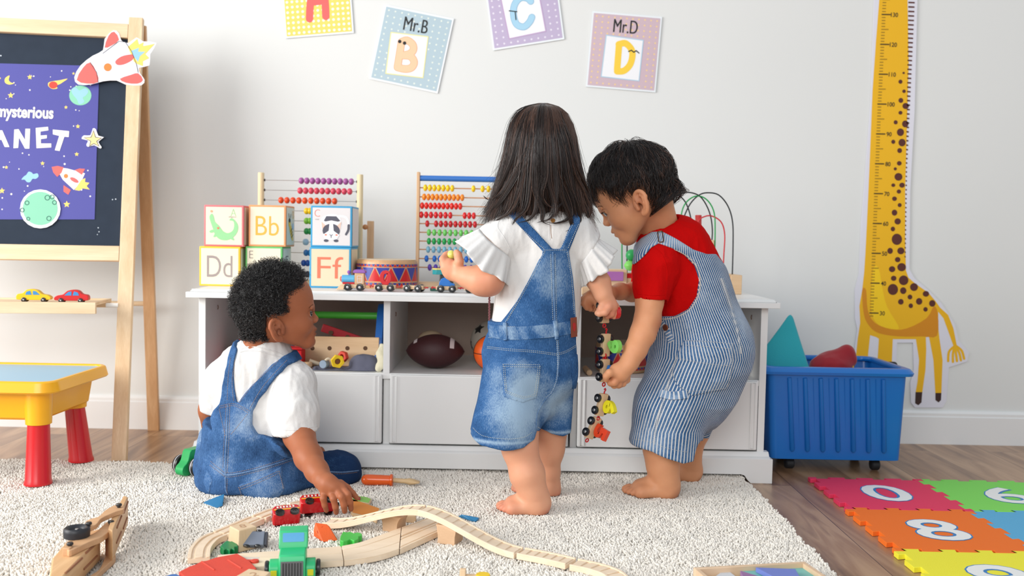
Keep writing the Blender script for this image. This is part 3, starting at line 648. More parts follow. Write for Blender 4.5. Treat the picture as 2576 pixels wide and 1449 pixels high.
# edge order: front, right, back, left ; True = tooth cut inward
tile('foam_mat_tile','pink foam floor tile with a white zero, far left corner of the mat',mx0+T/2,my0-T/2,('pink',(226,58,96)),'0',None,(True,True,True,True))
tile('foam_mat_tile','green foam floor tile with a white six, beside the pink tile',mx0+T*1.5+.001,my0-T/2,('green',(128,216,96)),'6',None,(True,True,True,False))
tile('foam_mat_tile','orange foam floor tile with a white eight, between the pink and yellow tiles',mx0+T/2-.006,my0-T*1.5-.001,('orange',(240,116,36)),'8',None,(True,True,False,True))
tile('foam_mat_tile','blue foam floor tile behind the right end of the orange tile',mx0+T*1.5-.005,my0-T*1.5-.001,('blue',(92,172,214)),None,None,(True,True,False,False))
tile('foam_mat_tile','yellow foam floor tile in the near right corner, its number cut by the picture edge',mx0+T/2-.012,my0-T*2.5-.002,('yellow',(240,232,60)),'9',None,(True,True,False,True),ndx=.0)
tile('foam_mat_tile','orange red foam floor tile at the extreme right behind the yellow tile',mx0+T*1.5-.011,my0-T*2.5-.002,('vermilion',(240,100,44)),None,None,(True,True,False,False))
# ---------------------------------------------------------------- materials for toys
def rgb(n,c,r=.4,**k): return mat(n,c,r,**k)
BEECH=wood('beech_wood',(234,204,166),(216,180,138),'X',1.6,.5); BEECHZ=wood('beech_wood_upright',(226,190,150),(206,164,122),'Z',1.6,.5)
MAPLE=wood('track_wood',(248,228,202),(236,212,182),'X',1.2,.55,ring=14)
RED=rgb('toy_red',(206,22,30),.3,coat=.3); BLUE=rgb('toy_blue',(24,116,204),.35,coat=.2); GREEN=rgb('toy_green',(40,160,84),.35); LIME=rgb('toy_lime',(128,214,98),.4); TYEL=rgb('toy_yellow',(246,206,24),.4); ORA=rgb('toy_orange',(232,108,30),.38); TBLK=rgb('toy_black',(24,25,28),.35,coat=.3); STEEL=rgb('toy_steel',(190,190,188),.3,metal=.7); LILA=rgb('toy_lilac',(146,92,176),.4); SKYB=rgb('toy_sky',(92,174,214),.4)
# ---------------------------------------------------------------- picture blocks on the bench
def block(label,quad,side,Yf,bord,face,col,draw,szx=None,rot=0.,z0=None):
    """quad = px of front face (x0,y0,x1,y1); side = px width of the visible right side"""
    x0,y0,x1,y1=quad; a=P(x0,y1,Yf); b_=P(x1,y1,Yf); zt_=P((x0+x1)/2,y0,Yf)[2]; zb=TOPZ if z0 is None else z0
    s_=b_[0]-a[0]; h=zt_-zb; R=Rz(rot); cx=(a[0]+b_[0])/2; c=np.array([cx,Yf+s_/2,zb+h/2])
    t=thing('picture_block',label,'toy block',(cx,Yf+s_/2,zb),R,'alphabet picture blocks on the bench')
    obj('block_body',MB().box(c,(s_,s_,h),R=R),bord,t,bevel=.002)
    U=R@[1,0,0]; o=c-R@[0,s_/2,0]; e=.0055
    obj('front_panel',MB().flat([(-s_/2+e,-h/2+e),(s_/2-e,-h/2+e),(s_/2-e,h/2-e),(-s_/2+e,h/2-e)],o,U,(0,0,1),.0005),face,t)
    V=R@[0,1,0]; o2=c+R@[s_/2,0,0]
    obj('side_panel',MB().flat([(-s_/2+e,-h/2+e),(s_/2-e,-h/2+e),(s_/2-e,h/2-e),(-s_/2+e,h/2-e)],o2,V,(0,0,1),.0005),face,t)
    draw(t,o,U,s_,h,o2,V); return t,zb+h
W_=rgb('block_cream',(236,226,202),.6)
def shp(nm,t,o,U,polys,m,l=.001,sm=0): # polys in unit coords of the face [-.5,.5]
    mb=MB()
    for i,p in enumerate(polys):
        if sm: p=cr(p,sm,True)
        mb.flat([(x*t['_s'],y*t['_s']) for x,y in p],o,U,(0,0,1),l+i*.00003)
    return obj(nm,mb,m,t)
def stroke(nm,t,o,U,lines,w,m,l=.001,sm=4):
    mb=MB()
    for i,p in enumerate(lines):
        if sm and len(p)>2: p=cr(p,sm)
        mb.strip([(x*t['_s'],y*t['_s']) for x,y in p],w*t['_s'],o,U,(0,0,1),l+i*.00003)
    return obj(nm,mb,m,t)
def arc(cx,cy,r,a0,a1,n=10,ry=None): return [(cx+r*cos(radians(a0+(a1-a0)*k/n)),cy+(ry or r)*sin(radians(a0+(a1-a0)*k/n))) for k in range(n+1)]
GATOR=rgb('print_green',(150,212,150),.5); GATD=rgb('print_green_dark',(110,180,140),.5); CORA=rgb('print_coral',(232,120,90),.5); TXT=rgb('print_grey_brown',(160,146,142),.5); ORT=rgb('print_orange',(246,178,66),.5); NAVY=rgb('print_slate',(78,78,92),.5); PWH=rgb('print_white',(242,242,246),.5)
def d_gator(t,o,U,s_,h,o2,V):
    t['_s']=s_
    shp('alligator_print',t,o,U,[[(-.36,.22),(-.30,.30),(-.25,.22),(-.22,.10),(-.12,0),(-.02,-.13),(.10,-.18),(.22,-.12),(.26,0),(.24,.12),(.14,.14),(.20,.20),(.30,.12),(.36,0),(.34,-.15),(.24,-.28),(.08,-.36),(-.10,-.34),(-.22,-.22),(-.28,-.05),(-.32,.06)],[(-.28,-.10),(-.36,-.14),(-.33,-.18),(-.25,-.16)],[(-.22,-.20),(-.26,-.28),(-.21,-.28),(-.16,-.22)],[(.14,-.3),(.24,-.36),(.26,-.33),(.20,-.26)]],GATOR,.001,3)
    shp('cheek_print',t,o,U,[circ(-.14,-.06,.028,12)],CORA,.0014); shp('bird_print',t,o,U,[circ(-.31,.36,.03,10)],rgb('print_peach',(244,170,130),.5),.0014)
    obj('lettering',text(MB(),'A',o+np.array(U)*s_*.24+[0,0,s_*.34],U,(0,0,1),s_*.13,s_*.18,.001,-.02),GATOR,t); obj('lettering',text(MB(),'alligator',o+np.array(U)*s_*.22+[0,0,s_*.225],U,(0,0,1),s_*.2,s_*.045,.001),TXT,t)
def d_letters(txt,m,side=None,w=.62,hh=.52):
    def f(t,o,U,s_,h,o2,V):
        t['_s']=s_; obj('lettering',text(MB(),txt,o,U,(0,0,1),s_*w,s_*hh,.001,-.006),m,t)
        if side: side(t,o2,V,s_)
    return f
def bee(t,o,V,s_):
    shp('bee_print',t,o,V,[circ(-.12,.10,.13,16),[(-.20,.05),(.05,.02),(.20,-.15),(.30,-.36),(.22,-.40),(.05,-.30),(-.10,-.12)]],rgb('print_bee_yellow',(246,196,50),.5),.001)
    shp('bee_hair_print',t,o,V,[circ(-.12,.16,.11,12,.06)],BLACK,.0013); shp('bee_wing_print',t,o,V,[circ(.28,.0,.11,14,.09)],rgb('print_wing',(178,206,226),.5),.0013)
    stroke('bee_stripe_print',t,o,V,[[(.0,-.14),(.14,-.06)],[(.05,-.22),(.20,-.14)],[(.10,-.30),(.26,-.22)],[(-.18,.24),(-.24,.34)],[(-.04,.24),(.02,.33)]],.03,BLACK,.0016,0)
    obj('lettering',text(MB(),'B',o+np.array(V)*s_*.30+[0,0,s_*.32],V,(0,0,1),s_*.16,s_*.2,.001,-.02),ORT,t)
def d_cat(t,o,U,s_,h,o2,V):
    t['_s']=s_
    shp('cat_body_print',t,o,U,[[(-.26,.05),(-.22,.22),(0,.30),(.18,.26),(.24,.08),(.20,-.08),(-.20,-.08)]],PWH,.0009,3); stroke('cat_tail_print',t,o,U,[[(.2,.26),(.36,.22),(.42,.05),(.38,-.18)]],.05,PWH,.0010); stroke('cat_tail_tip_print',t,o,U,[[(.42,.04),(.41,-.08),(.36,-.18)]],.055,NAVY,.0013)
    shp('cat_patch_print',t,o,U,[[(-.18,.14),(-.12,.25),(.12,.25),(.22,.14),(.16,.12),(0,.15),(-.14,.12)],circ(0,-.10,.21,20,.17)],NAVY,.0012)
    shp('cat_face_print',t,o,U,[[(-.045,.06),(.0,.07),(.045,.06),(.06,-.10),(.20,-.20),(.14,-.30),(0,-.33),(-.14,-.30),(-.20,-.20),(-.06,-.10)]],PWH,.0015)
    shp('cat_ear_print',t,o,U,[[(-.24,.12),(-.14,.03),(-.22,-.06)],[(.24,.12),(.14,.03),(.22,-.06)]],rgb('print_ear',(244,196,178),.5),.0016); shp('cat_cheek_print',t,o,U,[circ(-.13,-.20,.03,10,.018),circ(.13,-.20,.03,10,.018)],CORA,.0018); stroke('cat_nose_print',t,o,U,[[(-.03,-.19),(0,-.23),(.03,-.19)],[(0,-.23),(0,-.27)]],.016,NAVY,.0018,0); shp('cat_paw_print',t,o,U,[circ(-.12,-.34,.06,10,.035),circ(.12,-.34,.06,10,.035)],NAVY,.0011)
    obj('lettering',text(MB(),'C',o+np.array(U)*s_*-.34+[0,0,s_*.32],U,(0,0,1),s_*.13,s_*.17,.001,-.02),CORA,t); obj('lettering',text(MB(),'cat',o+np.array(U)*s_*-.34+[0,0,s_*.17],U,(0,0,1),s_*.09,s_*.03,.001),TXT,t)
def ed(t,o,V,s_): stroke('side_print',t,o,V,[[(0,.2),(0,.0)]],.05,TXT,.001,0); shp('side_print',t,o,V,[circ(-.06,-.12,.05,8),circ(.1,-.1,.05,8)],CORA,.001)
_,ztb=block('yellow edged block with a grey brown D, bottom left of the stack',(501,620,604,722),0,2.78,rgb('edge_yellow',(252,200,60),.45),W_,None,d_letters('Dd',TXT,ed))
block('pink edged block showing an alligator, on top of the yellow edged block',(513,516,613,619),0,2.785,rgb('edge_pink',(228,120,124),.45),W_,None,d_gator,z0=ztb)
def d_e(t,o,U,s_,h,o2,V): t['_s']=s_; obj('lettering',text(MB(),'E',o+np.array(U)*s_*-.34+[0,0,s_*.32],U,(0,0,1),s_*.10,s_*.2,.001,-.02),rgb('print_brown',(120,104,100),.5),t); obj('lettering',text(MB(),'E',o2+[0,0,s_*.12],V,(0,0,1),s_*.3,s_*.34,.001,-.01),rgb('print_brown',(120,104,100),.5),t)
_,zt2=block('green edged block half hidden behind the curly hair, bottom row',(617,620,710,722),0,2.80,rgb('edge_green',(110,196,110),.45),W_,None,d_e)
block('orange edged block with yellow letters and a bee on its side, top row',(625,516,719,619),0,2.80,rgb('edge_orange',(240,160,104),.45),W_,None,d_letters('Bb',ORT,bee),z0=zt2)
_,zt3=block('blue edged block with orange letters, bottom of the right pair',(778,622,882,723),0,2.79,rgb('edge_blue',(58,158,204),.45),rgb('block_tan',(228,212,180),.6),None,d_letters('Ff',CORA))
block('blue edged block with a sleeping cat, on top of the right pair',(781,518,885,619),0,2.795,rgb('edge_blue',(58,158,204),.45),rgb('block_grey',(222,218,218),.5),None,d_cat,z0=zt3)
# ---------------------------------------------------------------- abacus with round posts
def beads_row(root,xs,y,z,m,rx,rz,nm='bead'):
    o=None
    for x in xs:
        if o is None:
            o=obj(nm,MB().lathe([(.0022,-rx),(rz*.62,-rx*.86),(rz*.93,-rx*.45),(rz,0),(rz*.93,rx*.45),(rz*.62,rx*.86),(.0022,rx)],20,(0,0,0),(1,0,0)),m,None,sharp=60); base_=o
            o.parent=root; c=o
        else: c=base_.copy(); C.objects.link(c)
        R,t=_root[root.name]; c.location=Vector(R.T@(np.array([x,y,z])-t))
AY=2.99; ab=thing('abacus','tall round post abacus with coloured beads on wires behind the picture blocks','abacus',(P(780,720,AY)[0],AY,TOPZ))
POST=wood('abacus_post',(238,220,180),(222,200,156),'Z',1,.5)
px0,px1=656,905
def PX(x,y,Y=AY): return P(x,y,Y)
for x,yt in((657,434),(906,439)): a=P(x,yt,AY); obj('post',MB().cyl((a[0],AY,TOPZ+.012),(a[0],AY,a[2]),.0098,bev=.0015),POST,ab)
obj('base_bar',MB().box((P(781,700,AY)[0],AY,TOPZ+.007),(.36,.06,.0135)),BEECH,ab,bevel=.002)
xa=P(657,500,AY)[0];xb=P(906,500,AY)[0]
rows=[(455,(162,86,150),[(752,890,10)]),(480,(214,70,92),[(749,886,10)]),(505,(226,74,24),[(701,848,10)]),(531,(246,200,20),[(765,786,2)]),(556,(130,200,60),[(765,786,2)]),(582,(30,150,70),[(765,786,2)]),(609,(164,198,220),[(762,776,2)]),(636,(40,116,180),[(764,786,2)]),(662,(24,74,160),[(758,780,2)]),(690,(60,60,80),[(758,780,2)])]
for y,c,gr in rows:
    z=P(781,y,AY)[2]; obj('wire',MB().cyl((xa,AY,z),(xb,AY,z),.0011,n=8),STEEL,ab); 
    for xx in(xa+.011,xb-.011): obj('wire_stop',MB().cyl((xx-.0015,AY,z),(xx+.0015,AY,z),.004,n=12),TBLK,ab)
    m=rgb('bead_%d_%d_%d'%c,c,.35,coat=.2)
    for x0,x1,n in gr:
        X0=P(x0,y,AY)[0]+.0075;X1=P(x1,y,AY)[0]-.0075; beads_row(ab,[X0+(X1-X0)*k/(n-1) for k in range(n)],AY,z,m,.0082,.0105)
obj('peg_post',MB().box((P(932,600,AY+.03)[0],AY+.03,TOPZ+.155/2+.0),(.0195,.0195,.155)),BEECHZ,ab,bevel=.0015)
zk=P(917,571,AY)[2]; obj('peg_post_base',MB().box((P(920,600,AY)[0],AY+.0,TOPZ+.005),(.06,.08,.009)),BEECH,ab,bevel=.001)
zp=P(931,556,AY+.03)[2]; 
obj('peg_ball',MB().ell((P(917,571,AY)[0],AY+.012,zk),(.0085,.0085,.0085)),rgb('ball_brown',(192,132,84),.35),ab)
# fix post height
ab.children[-3].name='peg_post'
for ch in ab.children:
    if ch.name.startswith('peg_post') and 'base' not in ch.name:
        h=zp-TOPZ; me=ch.data
        for v in me.vertices: v.co.z=(v.co.z)*(h/.155)
# ---------------------------------------------------------------- wide abacus with wooden rods
A2=2.97; a2=thing('abacus','square wooden abacus with a blue top bar and ten bead rods, behind the raised hand','abacus',(P(1150,720,A2)[0],A2,TOPZ))
xl=P(1051,600,A2)[0];xr=P(1262,600,A2)[0]; ztop=P(1052,433,A2)[2]
for x in(xl,xr): obj('side_post',MB().box((x,A2,(TOPZ+.015+ztop)/2),(.0095,.022,ztop-TOPZ-.015)),BEECHZ,a2,bevel=.0015)
obj('top_bar',MB().cyl((xl+.005,A2,P(1100,449,A2)[2]),(xr-.005,A2,P(1100,449,A2)[2]),.0088),rgb('bar_blue',(46,112,192),.45),a2)
obj('foot_board',MB().box(((xl+xr)/2,A2,TOPZ+.0075),(xr-xl+.03,.07,.015)),BEECH,a2,bevel=.002)
rows=[(473,(248,206,10),[(1065,1143,7),(1186,1197,1),(1209,1220,1),(1224,1235,1)]),(496,(242,140,30),[(1062,1168,10)]),(518,(226,42,30),[(1057,1163,10)]),(541,(214,28,34),[(1055,1138,7),(1164,1197,3)]),(563,(196,20,34),[(1070,1081,1),(1092,1200,9)]),(585,(112,204,100),[(1074,1205,10)]),(607,(20,160,76),[(1074,1200,10)]),(628,(128,184,208),[(1072,1205,10)]),(651,(20,104,196),[(1068,1079,1),(1088,1205,9)]),(673,(96,66,176),[(1076,1205,9)])]
for y,c,gr in rows:
    z=P(1150,y+1,A2)[2]; obj('rod',MB().cyl((xl,A2,z),(xr,A2,z),.0019,n=10),rgb('rod_wood',(196,140,98),.5),a2)
    m=rgb('bead_%d_%d_%d'%c,c,.35,coat=.2)
    for x0,x1,n in gr:
        X0=P(x0,y,A2)[0]+.0062;X1=P(x1,y,A2)[0]-.0062; beads_row(a2,[X0+(X1-X0)*k/max(n-1,1) for k in range(n)],A2,z,m,.0064,.0108)
# ---------------------------------------------------------------- drums
def tri_band(mb,c,r,z0,z1,n,phase,up=True,gap=.12):
    """row of triangles wrapped on a cylinder"""
    for k in range(n):
        a0=2*pi*(k+phase)/n; a1=2*pi*(k+1+phase)/n; am=(a0+a1)/2; w=(a1-a0)*gap
        pts=[(a0+w,z0),(a1-w,z0),(am,z1)] if up else [(a0+w,z1),(a1-w,z1),(am,z0)]
        # subdivide edges for curvature
        v=[];m_=6
        rows_=[]
        for j in range(m_+1):
            t=j/m_; A=[pts[0][0]+(pts[2][0]-pts[0][0])*t,pts[0][1]+(pts[2][1]-pts[0][1])*t]; B_=[pts[1][0]+(pts[2][0]-pts[1][0])*t,pts[1][1]+(pts[2][1]-pts[1][1])*t]
            for i in range(5): u=i/4; a=A[0]+(B_[0]-A[0])*u; v.append((c[0]+r*cos(a),c[1]+r*sin(a),A[1]+(B_[1]-A[1])*u))
        mb.add(v,[(j*5+i,j*5+i+1,(j+1)*5+i+1,(j+1)*5+i) if not False else 0 for j in range(m_) for i in range(4)])
def drum(name,label,c,r,h,tilt=None):
    t=thing(name,label,'drum',c,tilt); c0=(0,0); R,_t=_root[t.name]
    def put(mb): mb.v=[v@R.T+_t for v in mb.v]; return mb
    sh=MB().lathe([(r*.93,0),(r*.97,.004),(r,h*.16),(r,h*.84),(r*.98,h-.003),(r*.95,h)],64)
    obj('drum_shell',put(sh),wood('drum_wood',(222,180,134),(200,154,108),'Z',1,.4,coat=.2),t)
    obj('drum_skin',put(MB().lathe([(0.001,0),(r*.93,0),(r*.93,.001)],48,(0,0,h+.0004),cap=False)),rgb('drum_skin',(232,214,186),.6),t)
    R2=rgb('print_drum_red',(204,28,30),.35,coat=.2);B2=rgb('print_drum_blue',(40,54,150),.35,coat=.2)
    for m,ph,a,b_,n,up in((R2,0,.44,.76,13,True),(B2,.5,.44,.76,13,False),(R2,0,.12,.30,13,False),):
        pass
    mb=MB(); tri_band(mb,c0,r+.0006,h*.26,h*.74,12,0,True,.06); tri_band(mb,c0,r+.0006,h*.77,h*.86,40,0,True,.1); tri_band(mb,c0,r+.0006,h*.11,h*.21,40,.5,True,.1); obj('red_triangles',put(mb),R2,t,sharp=180)
    mb=MB(); tri_band(mb,c0,r+.0006,h*.26,h*.74,12,.5,False,.08); tri_band(mb,c0,r+.0006,h*.77,h*.86,40,.5,False,.1); tri_band(mb,c0,r+.0006,h*.11,h*.21,40,0,False,.1); obj('blue_triangles',put(mb),B2,t,sharp=180)
    return t
DY=2.88; dc=P(973,700,DY); rr=(P(1049,690,DY)[0]-P(897,690,DY)[0])/2
drum('toy_drum','round wooden drum with red and blue triangles, on the bench behind the number train',(dc[0],DY,TOPZ),rr,P(973,655,DY-rr)[2]-TOPZ)
# ---------------------------------------------------------------- wooden number train
def wheel_axle(t,x,z,r,w,half):
    for s_ in(-1,1):
        w_=obj('wheel',MB().lathe([(.0022,-w/2),(r*.55,-w/2),(r*.62,-w/2-.0008),(r*.95,-w/2),(r,-w/4),(r,w/4),(r*.95,w/2),(r*.62,w/2+.0008),(r*.55,w/2),(.0022,w/2)],22,(x,s_*half,z),(0,1,0)),TBLK,t,local=True)
        obj('hub_cap',MB().ell((x,s_*(half+w/2),z),(r*.38,.0018,r*.38),n=14,m=8),STEEL,w_,local=True)
def wagon(label,num,m,R,loc,L_=.060,group='number train on the bench',numrot=0,numname='number_plate'):
    t=thing('train_wagon',label,'toy train',loc,R,group); hw_=.012
    obj('chassis',MB().bx(-L_/2,L_/2,-hw_,hw_,.0075,.0175),BEECH,t,local=True,bevel=.001)
    for x in(-L_*.27,L_*.27): wheel_axle(t,x,.0105,.0105,.006,.0155)
    if num:
        q=MB()
        if num=='1': q.prism([(-.008,.0179),(.008,.0179),(.008,.058),(-.003,.058),(-.011,.050),(-.011,.044),(-.004,.046),(-.004,.0179)],-.006,.006,U=(1,0,0),V=(0,0,1))
        else: text(q,num,(0,.006,.0178+.0205),(1,0,0),(0,0,1),.033 if num!='1' else .022,.041,-.006,.045,depth=.012); obj(numname,q,m,t,local=True,bevel=.0008)
    hook=MB().tube([(-L_/2,0,.0125),(-L_/2-.006,0,.0125),(-L_/2-.010,0,.015),(-L_/2-.013,0,.0125),(-L_/2-.010,0,.0095)],.0018,8); obj('hook',hook,RED,t,local=True)
    obj('hook_ring',MB().tube([(L_/2+.002+.0045+.0045*cos(a),.0045*sin(a),.0125) for a in np.linspace(0,2*pi,13)[:-1]],.0016,8,closed=True),RED,t,local=True)
    return t
TY=2.68
def loco(loc,R):
    t=thing('toy_locomotive','small wooden locomotive with blue boiler, purple roof and purple knob, on the bench','toy train',loc,R,'number train on the bench')
    obj('chassis',MB().prism([(-.052,.0025),(-.030,.0025),(-.030,.0078),(.028,.0078),(.028,.0185),(-.028,.0185),(-.040,.0165)],-.012,.012,U=(1,0,0),V=(0,0,1)),BEECH,t,local=True,bevel=.001)
    obj('boiler_bed',MB().bx(-.034,-.0005,-.0115,.0115,.0188,.0238),RED,t,local=True,bevel=.0008)
    obj('boiler',MB().cyl((-.037,0,.0325),(-.0005,0,.0325),.0115,n=28,bev=.001),SKYB,t,local=True); obj('nose',MB().ell((-.0375,0,.0325),(.0055,.0085,.0085)),rgb('toy_vermilion',(232,70,30),.3,coat=.3),t,local=True)
    obj('cab',MB().bx(.0,.026,-.0125,.0125,.0188,.050),BEECHZ,t,local=True,bevel=.001); obj('roof',MB().prism([(-.004,.0503),(.030,.0503),(.030,.055),(.026,.0595),(0,.0595),(-.004,.055)],-.0145,.0145,U=(1,0,0),V=(0,0,1)),LILA,t,local=True,bevel=.001)
    obj('chimney_knob',MB().lathe([(.002,.043),(.002,.047),(.0046,.049),(.0052,.053),(.003,.0565),(.0005,.057)],14,(-.018,0,0)),LILA,t,local=True)
    w_=MB(); 
    for s_ in(-.0131,): w_.strip([(.008,.024),(.020,.024),(.020,.042),(.008,.042)],.0012,(0,s_,0),(1,0,0),(0,0,1),.0,closed=True); w_.strip([(.008,.034),(.020,.034)],.0010,(0,s_,0),(1,0,0),(0,0,1),.0001)
    obj('window_outline',w_,rgb('print_pale',(226,222,226),.5),t,local=True)
    for x in(-.0185,.0155): wheel_axle(t,x,.0105,.0105,.006,.0155)
    return t
z0=TOPZ+.0002
p=P(893,728,TY); loco((p[0]+.0005,TY,z0),Rz(0)@np.eye(3))
p=P(969,728,TY); wagon('train wagon carrying a red zero, coupled behind the locomotive','0',RED,np.eye(3),(p[0],TY,z0))
p=P(1042,729,TY); wagon('train wagon carrying a light green one, in front of the drum','1',LIME,Rz(-.25),(p[0],TY,z0))
p=P(1124,731,TY); t=wagon('train wagon carrying a small blue car shape, below the raised hand',None,None,np.eye(3),(p[0],TY,z0))
obj('car_shape',MB().prism([(-.022,.018),(.022,.018),(.022,.024),(.010,.028),(.004,.038),(-.006,.042),(-.016,.038),(-.021,.028)],-.008,.008,U=(1,0,0),V=(0,0,1)),BLUE,t,local=True,bevel=.001)
p=P(1195,733,TY); wagon('train wagon carrying a number three, mostly behind the bent arm','3',ORA,np.eye(3),(p[0],TY,z0))
# toy boat and small green animal behind
b_=P(1115,700,2.80); t=thing('toy_boat','small toy boat with teal hull and yellow deck behind the blue car wagon','toy',(b_[0],2.80,TOPZ)); zz=P(1115,683,2.80)[2]
obj('support_block',MB().bx(b_[0]-.01,b_[0]+.03,2.785,2.815,TOPZ+.0002,zz-.0095),TBLK,t,bevel=.002); obj('hull',MB().prism([(-.03,.012),(.05,.012),(.05,-.012),(-.02,-.012),(-.032,0)],zz-.009,zz+.0045,o=(b_[0],2.8,0)),rgb('toy_teal',(22,140,146),.4),t,bevel=.001); obj('deck',MB().prism([(-.03,.012),(.05,.012),(.05,-.012),(-.02,-.012),(-.032,0)],zz+.0048,zz+.009,o=(b_[0],2.8,0)),rgb('toy_cream_yellow',(226,204,110),.4),t,bevel=.001); obj('cabin',MB().bx(b_[0]+.0,b_[0]+.03,2.79,2.81,zz+.0092,zz+.03),BLUE,t,bevel=.001)
g_=P(1098,712,2.74); t=thing('toy_frog','flat dark green toy shape lying on the bench beside the train','toy',(g_[0],2.74,TOPZ)); obj('body',MB().prism(cr([(-.018,-.004),(-.006,.010),(.010,.008),(.020,-.002),(.006,-.010)],4,True),TOPZ+.0003,TOPZ+.009,o=(g_[0],2.74,0)),rgb('dark_green',(26,84,70),.4),t,bevel=.001)
# ---------------------------------------------------------------- bead maze and xylophone at the right end
def Pxz(x,y,Y): a=P(x,y,Y); return (a[0],Y,a[2])
mz=thing('bead_maze','wooden bead maze with tall bent black, green and red wires, right end of the bench','toy',(P(1760,720,2.93)[0],2.93,TOPZ))
xb0,xb1=P(1545,700,2.88)[0],P(1863,700,2.88)[0]; zb1=P(1850,692,2.86)[2]
obj('base_block',MB().bx(P(1838,700,2.86)[0],xb1,2.86,2.99,TOPZ+.0002,zb1),BEECH,mz,bevel=.0015); obj('base_board',MB().bx(xb0+.10,P(1838,700,2.86)[0]-.0006,2.865,2.985,TOPZ+.0002,zb1+.003),wood('maze_board',(240,214,176),(228,198,158),'X',1,.5),mz,bevel=.0015)
WB=rgb('wire_black',(30,34,38),.35); WG=rgb('wire_green',(30,160,80),.4); WR=rgb('wire_red',(204,40,50),.4)
def loop(x0,x1,yt,yb,Y0,Y1,m,n=24,yb2=None):
    pts=[]
    for k in range(n+1):
        a=pi*k/n; x=(x0+x1)/2-(x1-x0)/2*cos(a); Y=Y0+(Y1-Y0)*k/n; hh=(x1-x0)/2*.9; y=(yt+hh)-hh*sin(a); pts.append(P(x,y,Y))
    pts=[P(x0,yb,Y0)]+pts+[P(x1,yb2 or yb,Y1)]; obj('wire',MB().tube(pts,.0021,8),m,mz,sharp=180)
loop(1560,1846,485,690,2.90,2.90,WB); 
mzp=lambda pts,m:obj('wire',MB().tube([P(*q) for q in cr([(x,y) for x,y,_ in pts],6)] if False else [P(a,b,2.92) for a,b in cr([(x,y) for x,y,_ in pts],6)],.0021,8),m,mz,sharp=180)
mz.children[-1]; 
for ch in list(mz.children):
    if ch.name.startswith('wire'): bpy.data.objects.remove(ch)
mzp([(1710,600,0),(1716,560,0),(1735,515,0),(1760,490,0),(1785,485,0),(1810,492,0),(1832,520,0),(1843,560,0),(1844,620,0),(1842,695,0)],WB)
mzp([(1690,490,0),(1705,490,0),(1725,510,0),(1738,550,0),(1741,600,0),(1740,695,0)],WB)
mzp([(1672,560,0),(1690,505,0),(1715,487,0),(1740,485,0),(1765,498,0),(1785,535,0),(1792,580,0),(1788,630,0),(1782,695,0)],WB)
mzp([(1711,620,0),(1712,555,0),(1722,515,0),(1748,494,0),(1775,500,0),(1795,530,0),(1799,580,0),(1796,695,0)],WG)
mzp([(1750,620,0),(1756,560,0),(1775,544,0),(1795,545,0),(1815,560,0),(1823,590,0),(1821,640,0),(1818,695,0)],WR)
mzp([(1565,690,0),(1565,600,0),(1572,500,0)],WG); mzp([(1577,690,0),(1578,600,0),(1584,500,0)],WB)
obj('dowel',MB().cyl(P(1755,690,2.94),P(1757,541,2.94),.0098,bev=.001),rgb('dowel_red',(214,64,60),.5),mz)
for x,y,r,m in((1589,642,15,GREEN),(1585,668,15,LIME)): c=P(x,y,2.90); b2=obj('bead',MB().lathe([(.002,-r*.0011),(r*.00075,-r*.00085),(r*.00122,-.002),(r*.00122,.002),(r*.00075,r*.00085),(.002,r*.0011)],20,c),m,mz,sharp=60) if m is LIME else obj('bead',MB().ell(c,r*2.9/2400),m,mz)
c=P(1789,612,2.92); obj('bead',MB().box(c,(.016,.016,.02)),BEECH,mz,bevel=.002); c=P(1795,645,2.92); obj('bead',MB().ell(c,(.012,.012,.012)),ORA,mz)
xy=thing('toy_xylophone','wooden box toy with a purple and a red bar, behind the hanging hands','toy',(P(1540,720,2.80)[0],2.80,TOPZ))
zx=P(1530,678,2.76)[2]; obj('wooden_body',MB().bx(P(1490,700,2.76)[0],P(1577,700,2.76)[0],2.76,2.84,TOPZ+.0002,zx),wood('maze_board',(240,214,176),(228,198,158),'X',1,.5),xy,bevel=.0015)
obj('purple_bar',MB().bx(P(1500,700,2.755)[0],P(1568,700,2.755)[0],2.752,2.7596,P(1530,706,2.755)[2],P(1530,683,2.755)[2]),rgb('bar_purple',(176,112,184),.5),xy,bevel=.001)
obj('red_block',MB().bx(P(1578,700,2.76)[0],P(1610,700,2.76)[0],2.765,2.83,P(1590,700,2.76)[2],P(1590,688,2.76)[2]),RED,xy,bevel=.001); obj('red_block_base',MB().bx(P(1578,700,2.76)[0],P(1610,700,2.76)[0],2.765,2.83,TOPZ+.0002,P(1590,700,2.76)[2]-.0002),BEECH,xy,bevel=.001)
cy_=thing('wooden_cylinder','small plain wooden cylinder on the bench edge behind the hanging hands','toy',(P(1478,735,2.68)[0],2.68,TOPZ)); c=P(1476,722,2.68); obj('cylinder_body',MB().cyl((c[0]-.014,2.68,TOPZ+.0125),(c[0]+.014,2.68,TOPZ+.0125),.012,bev=.001),BEECH,cy_)
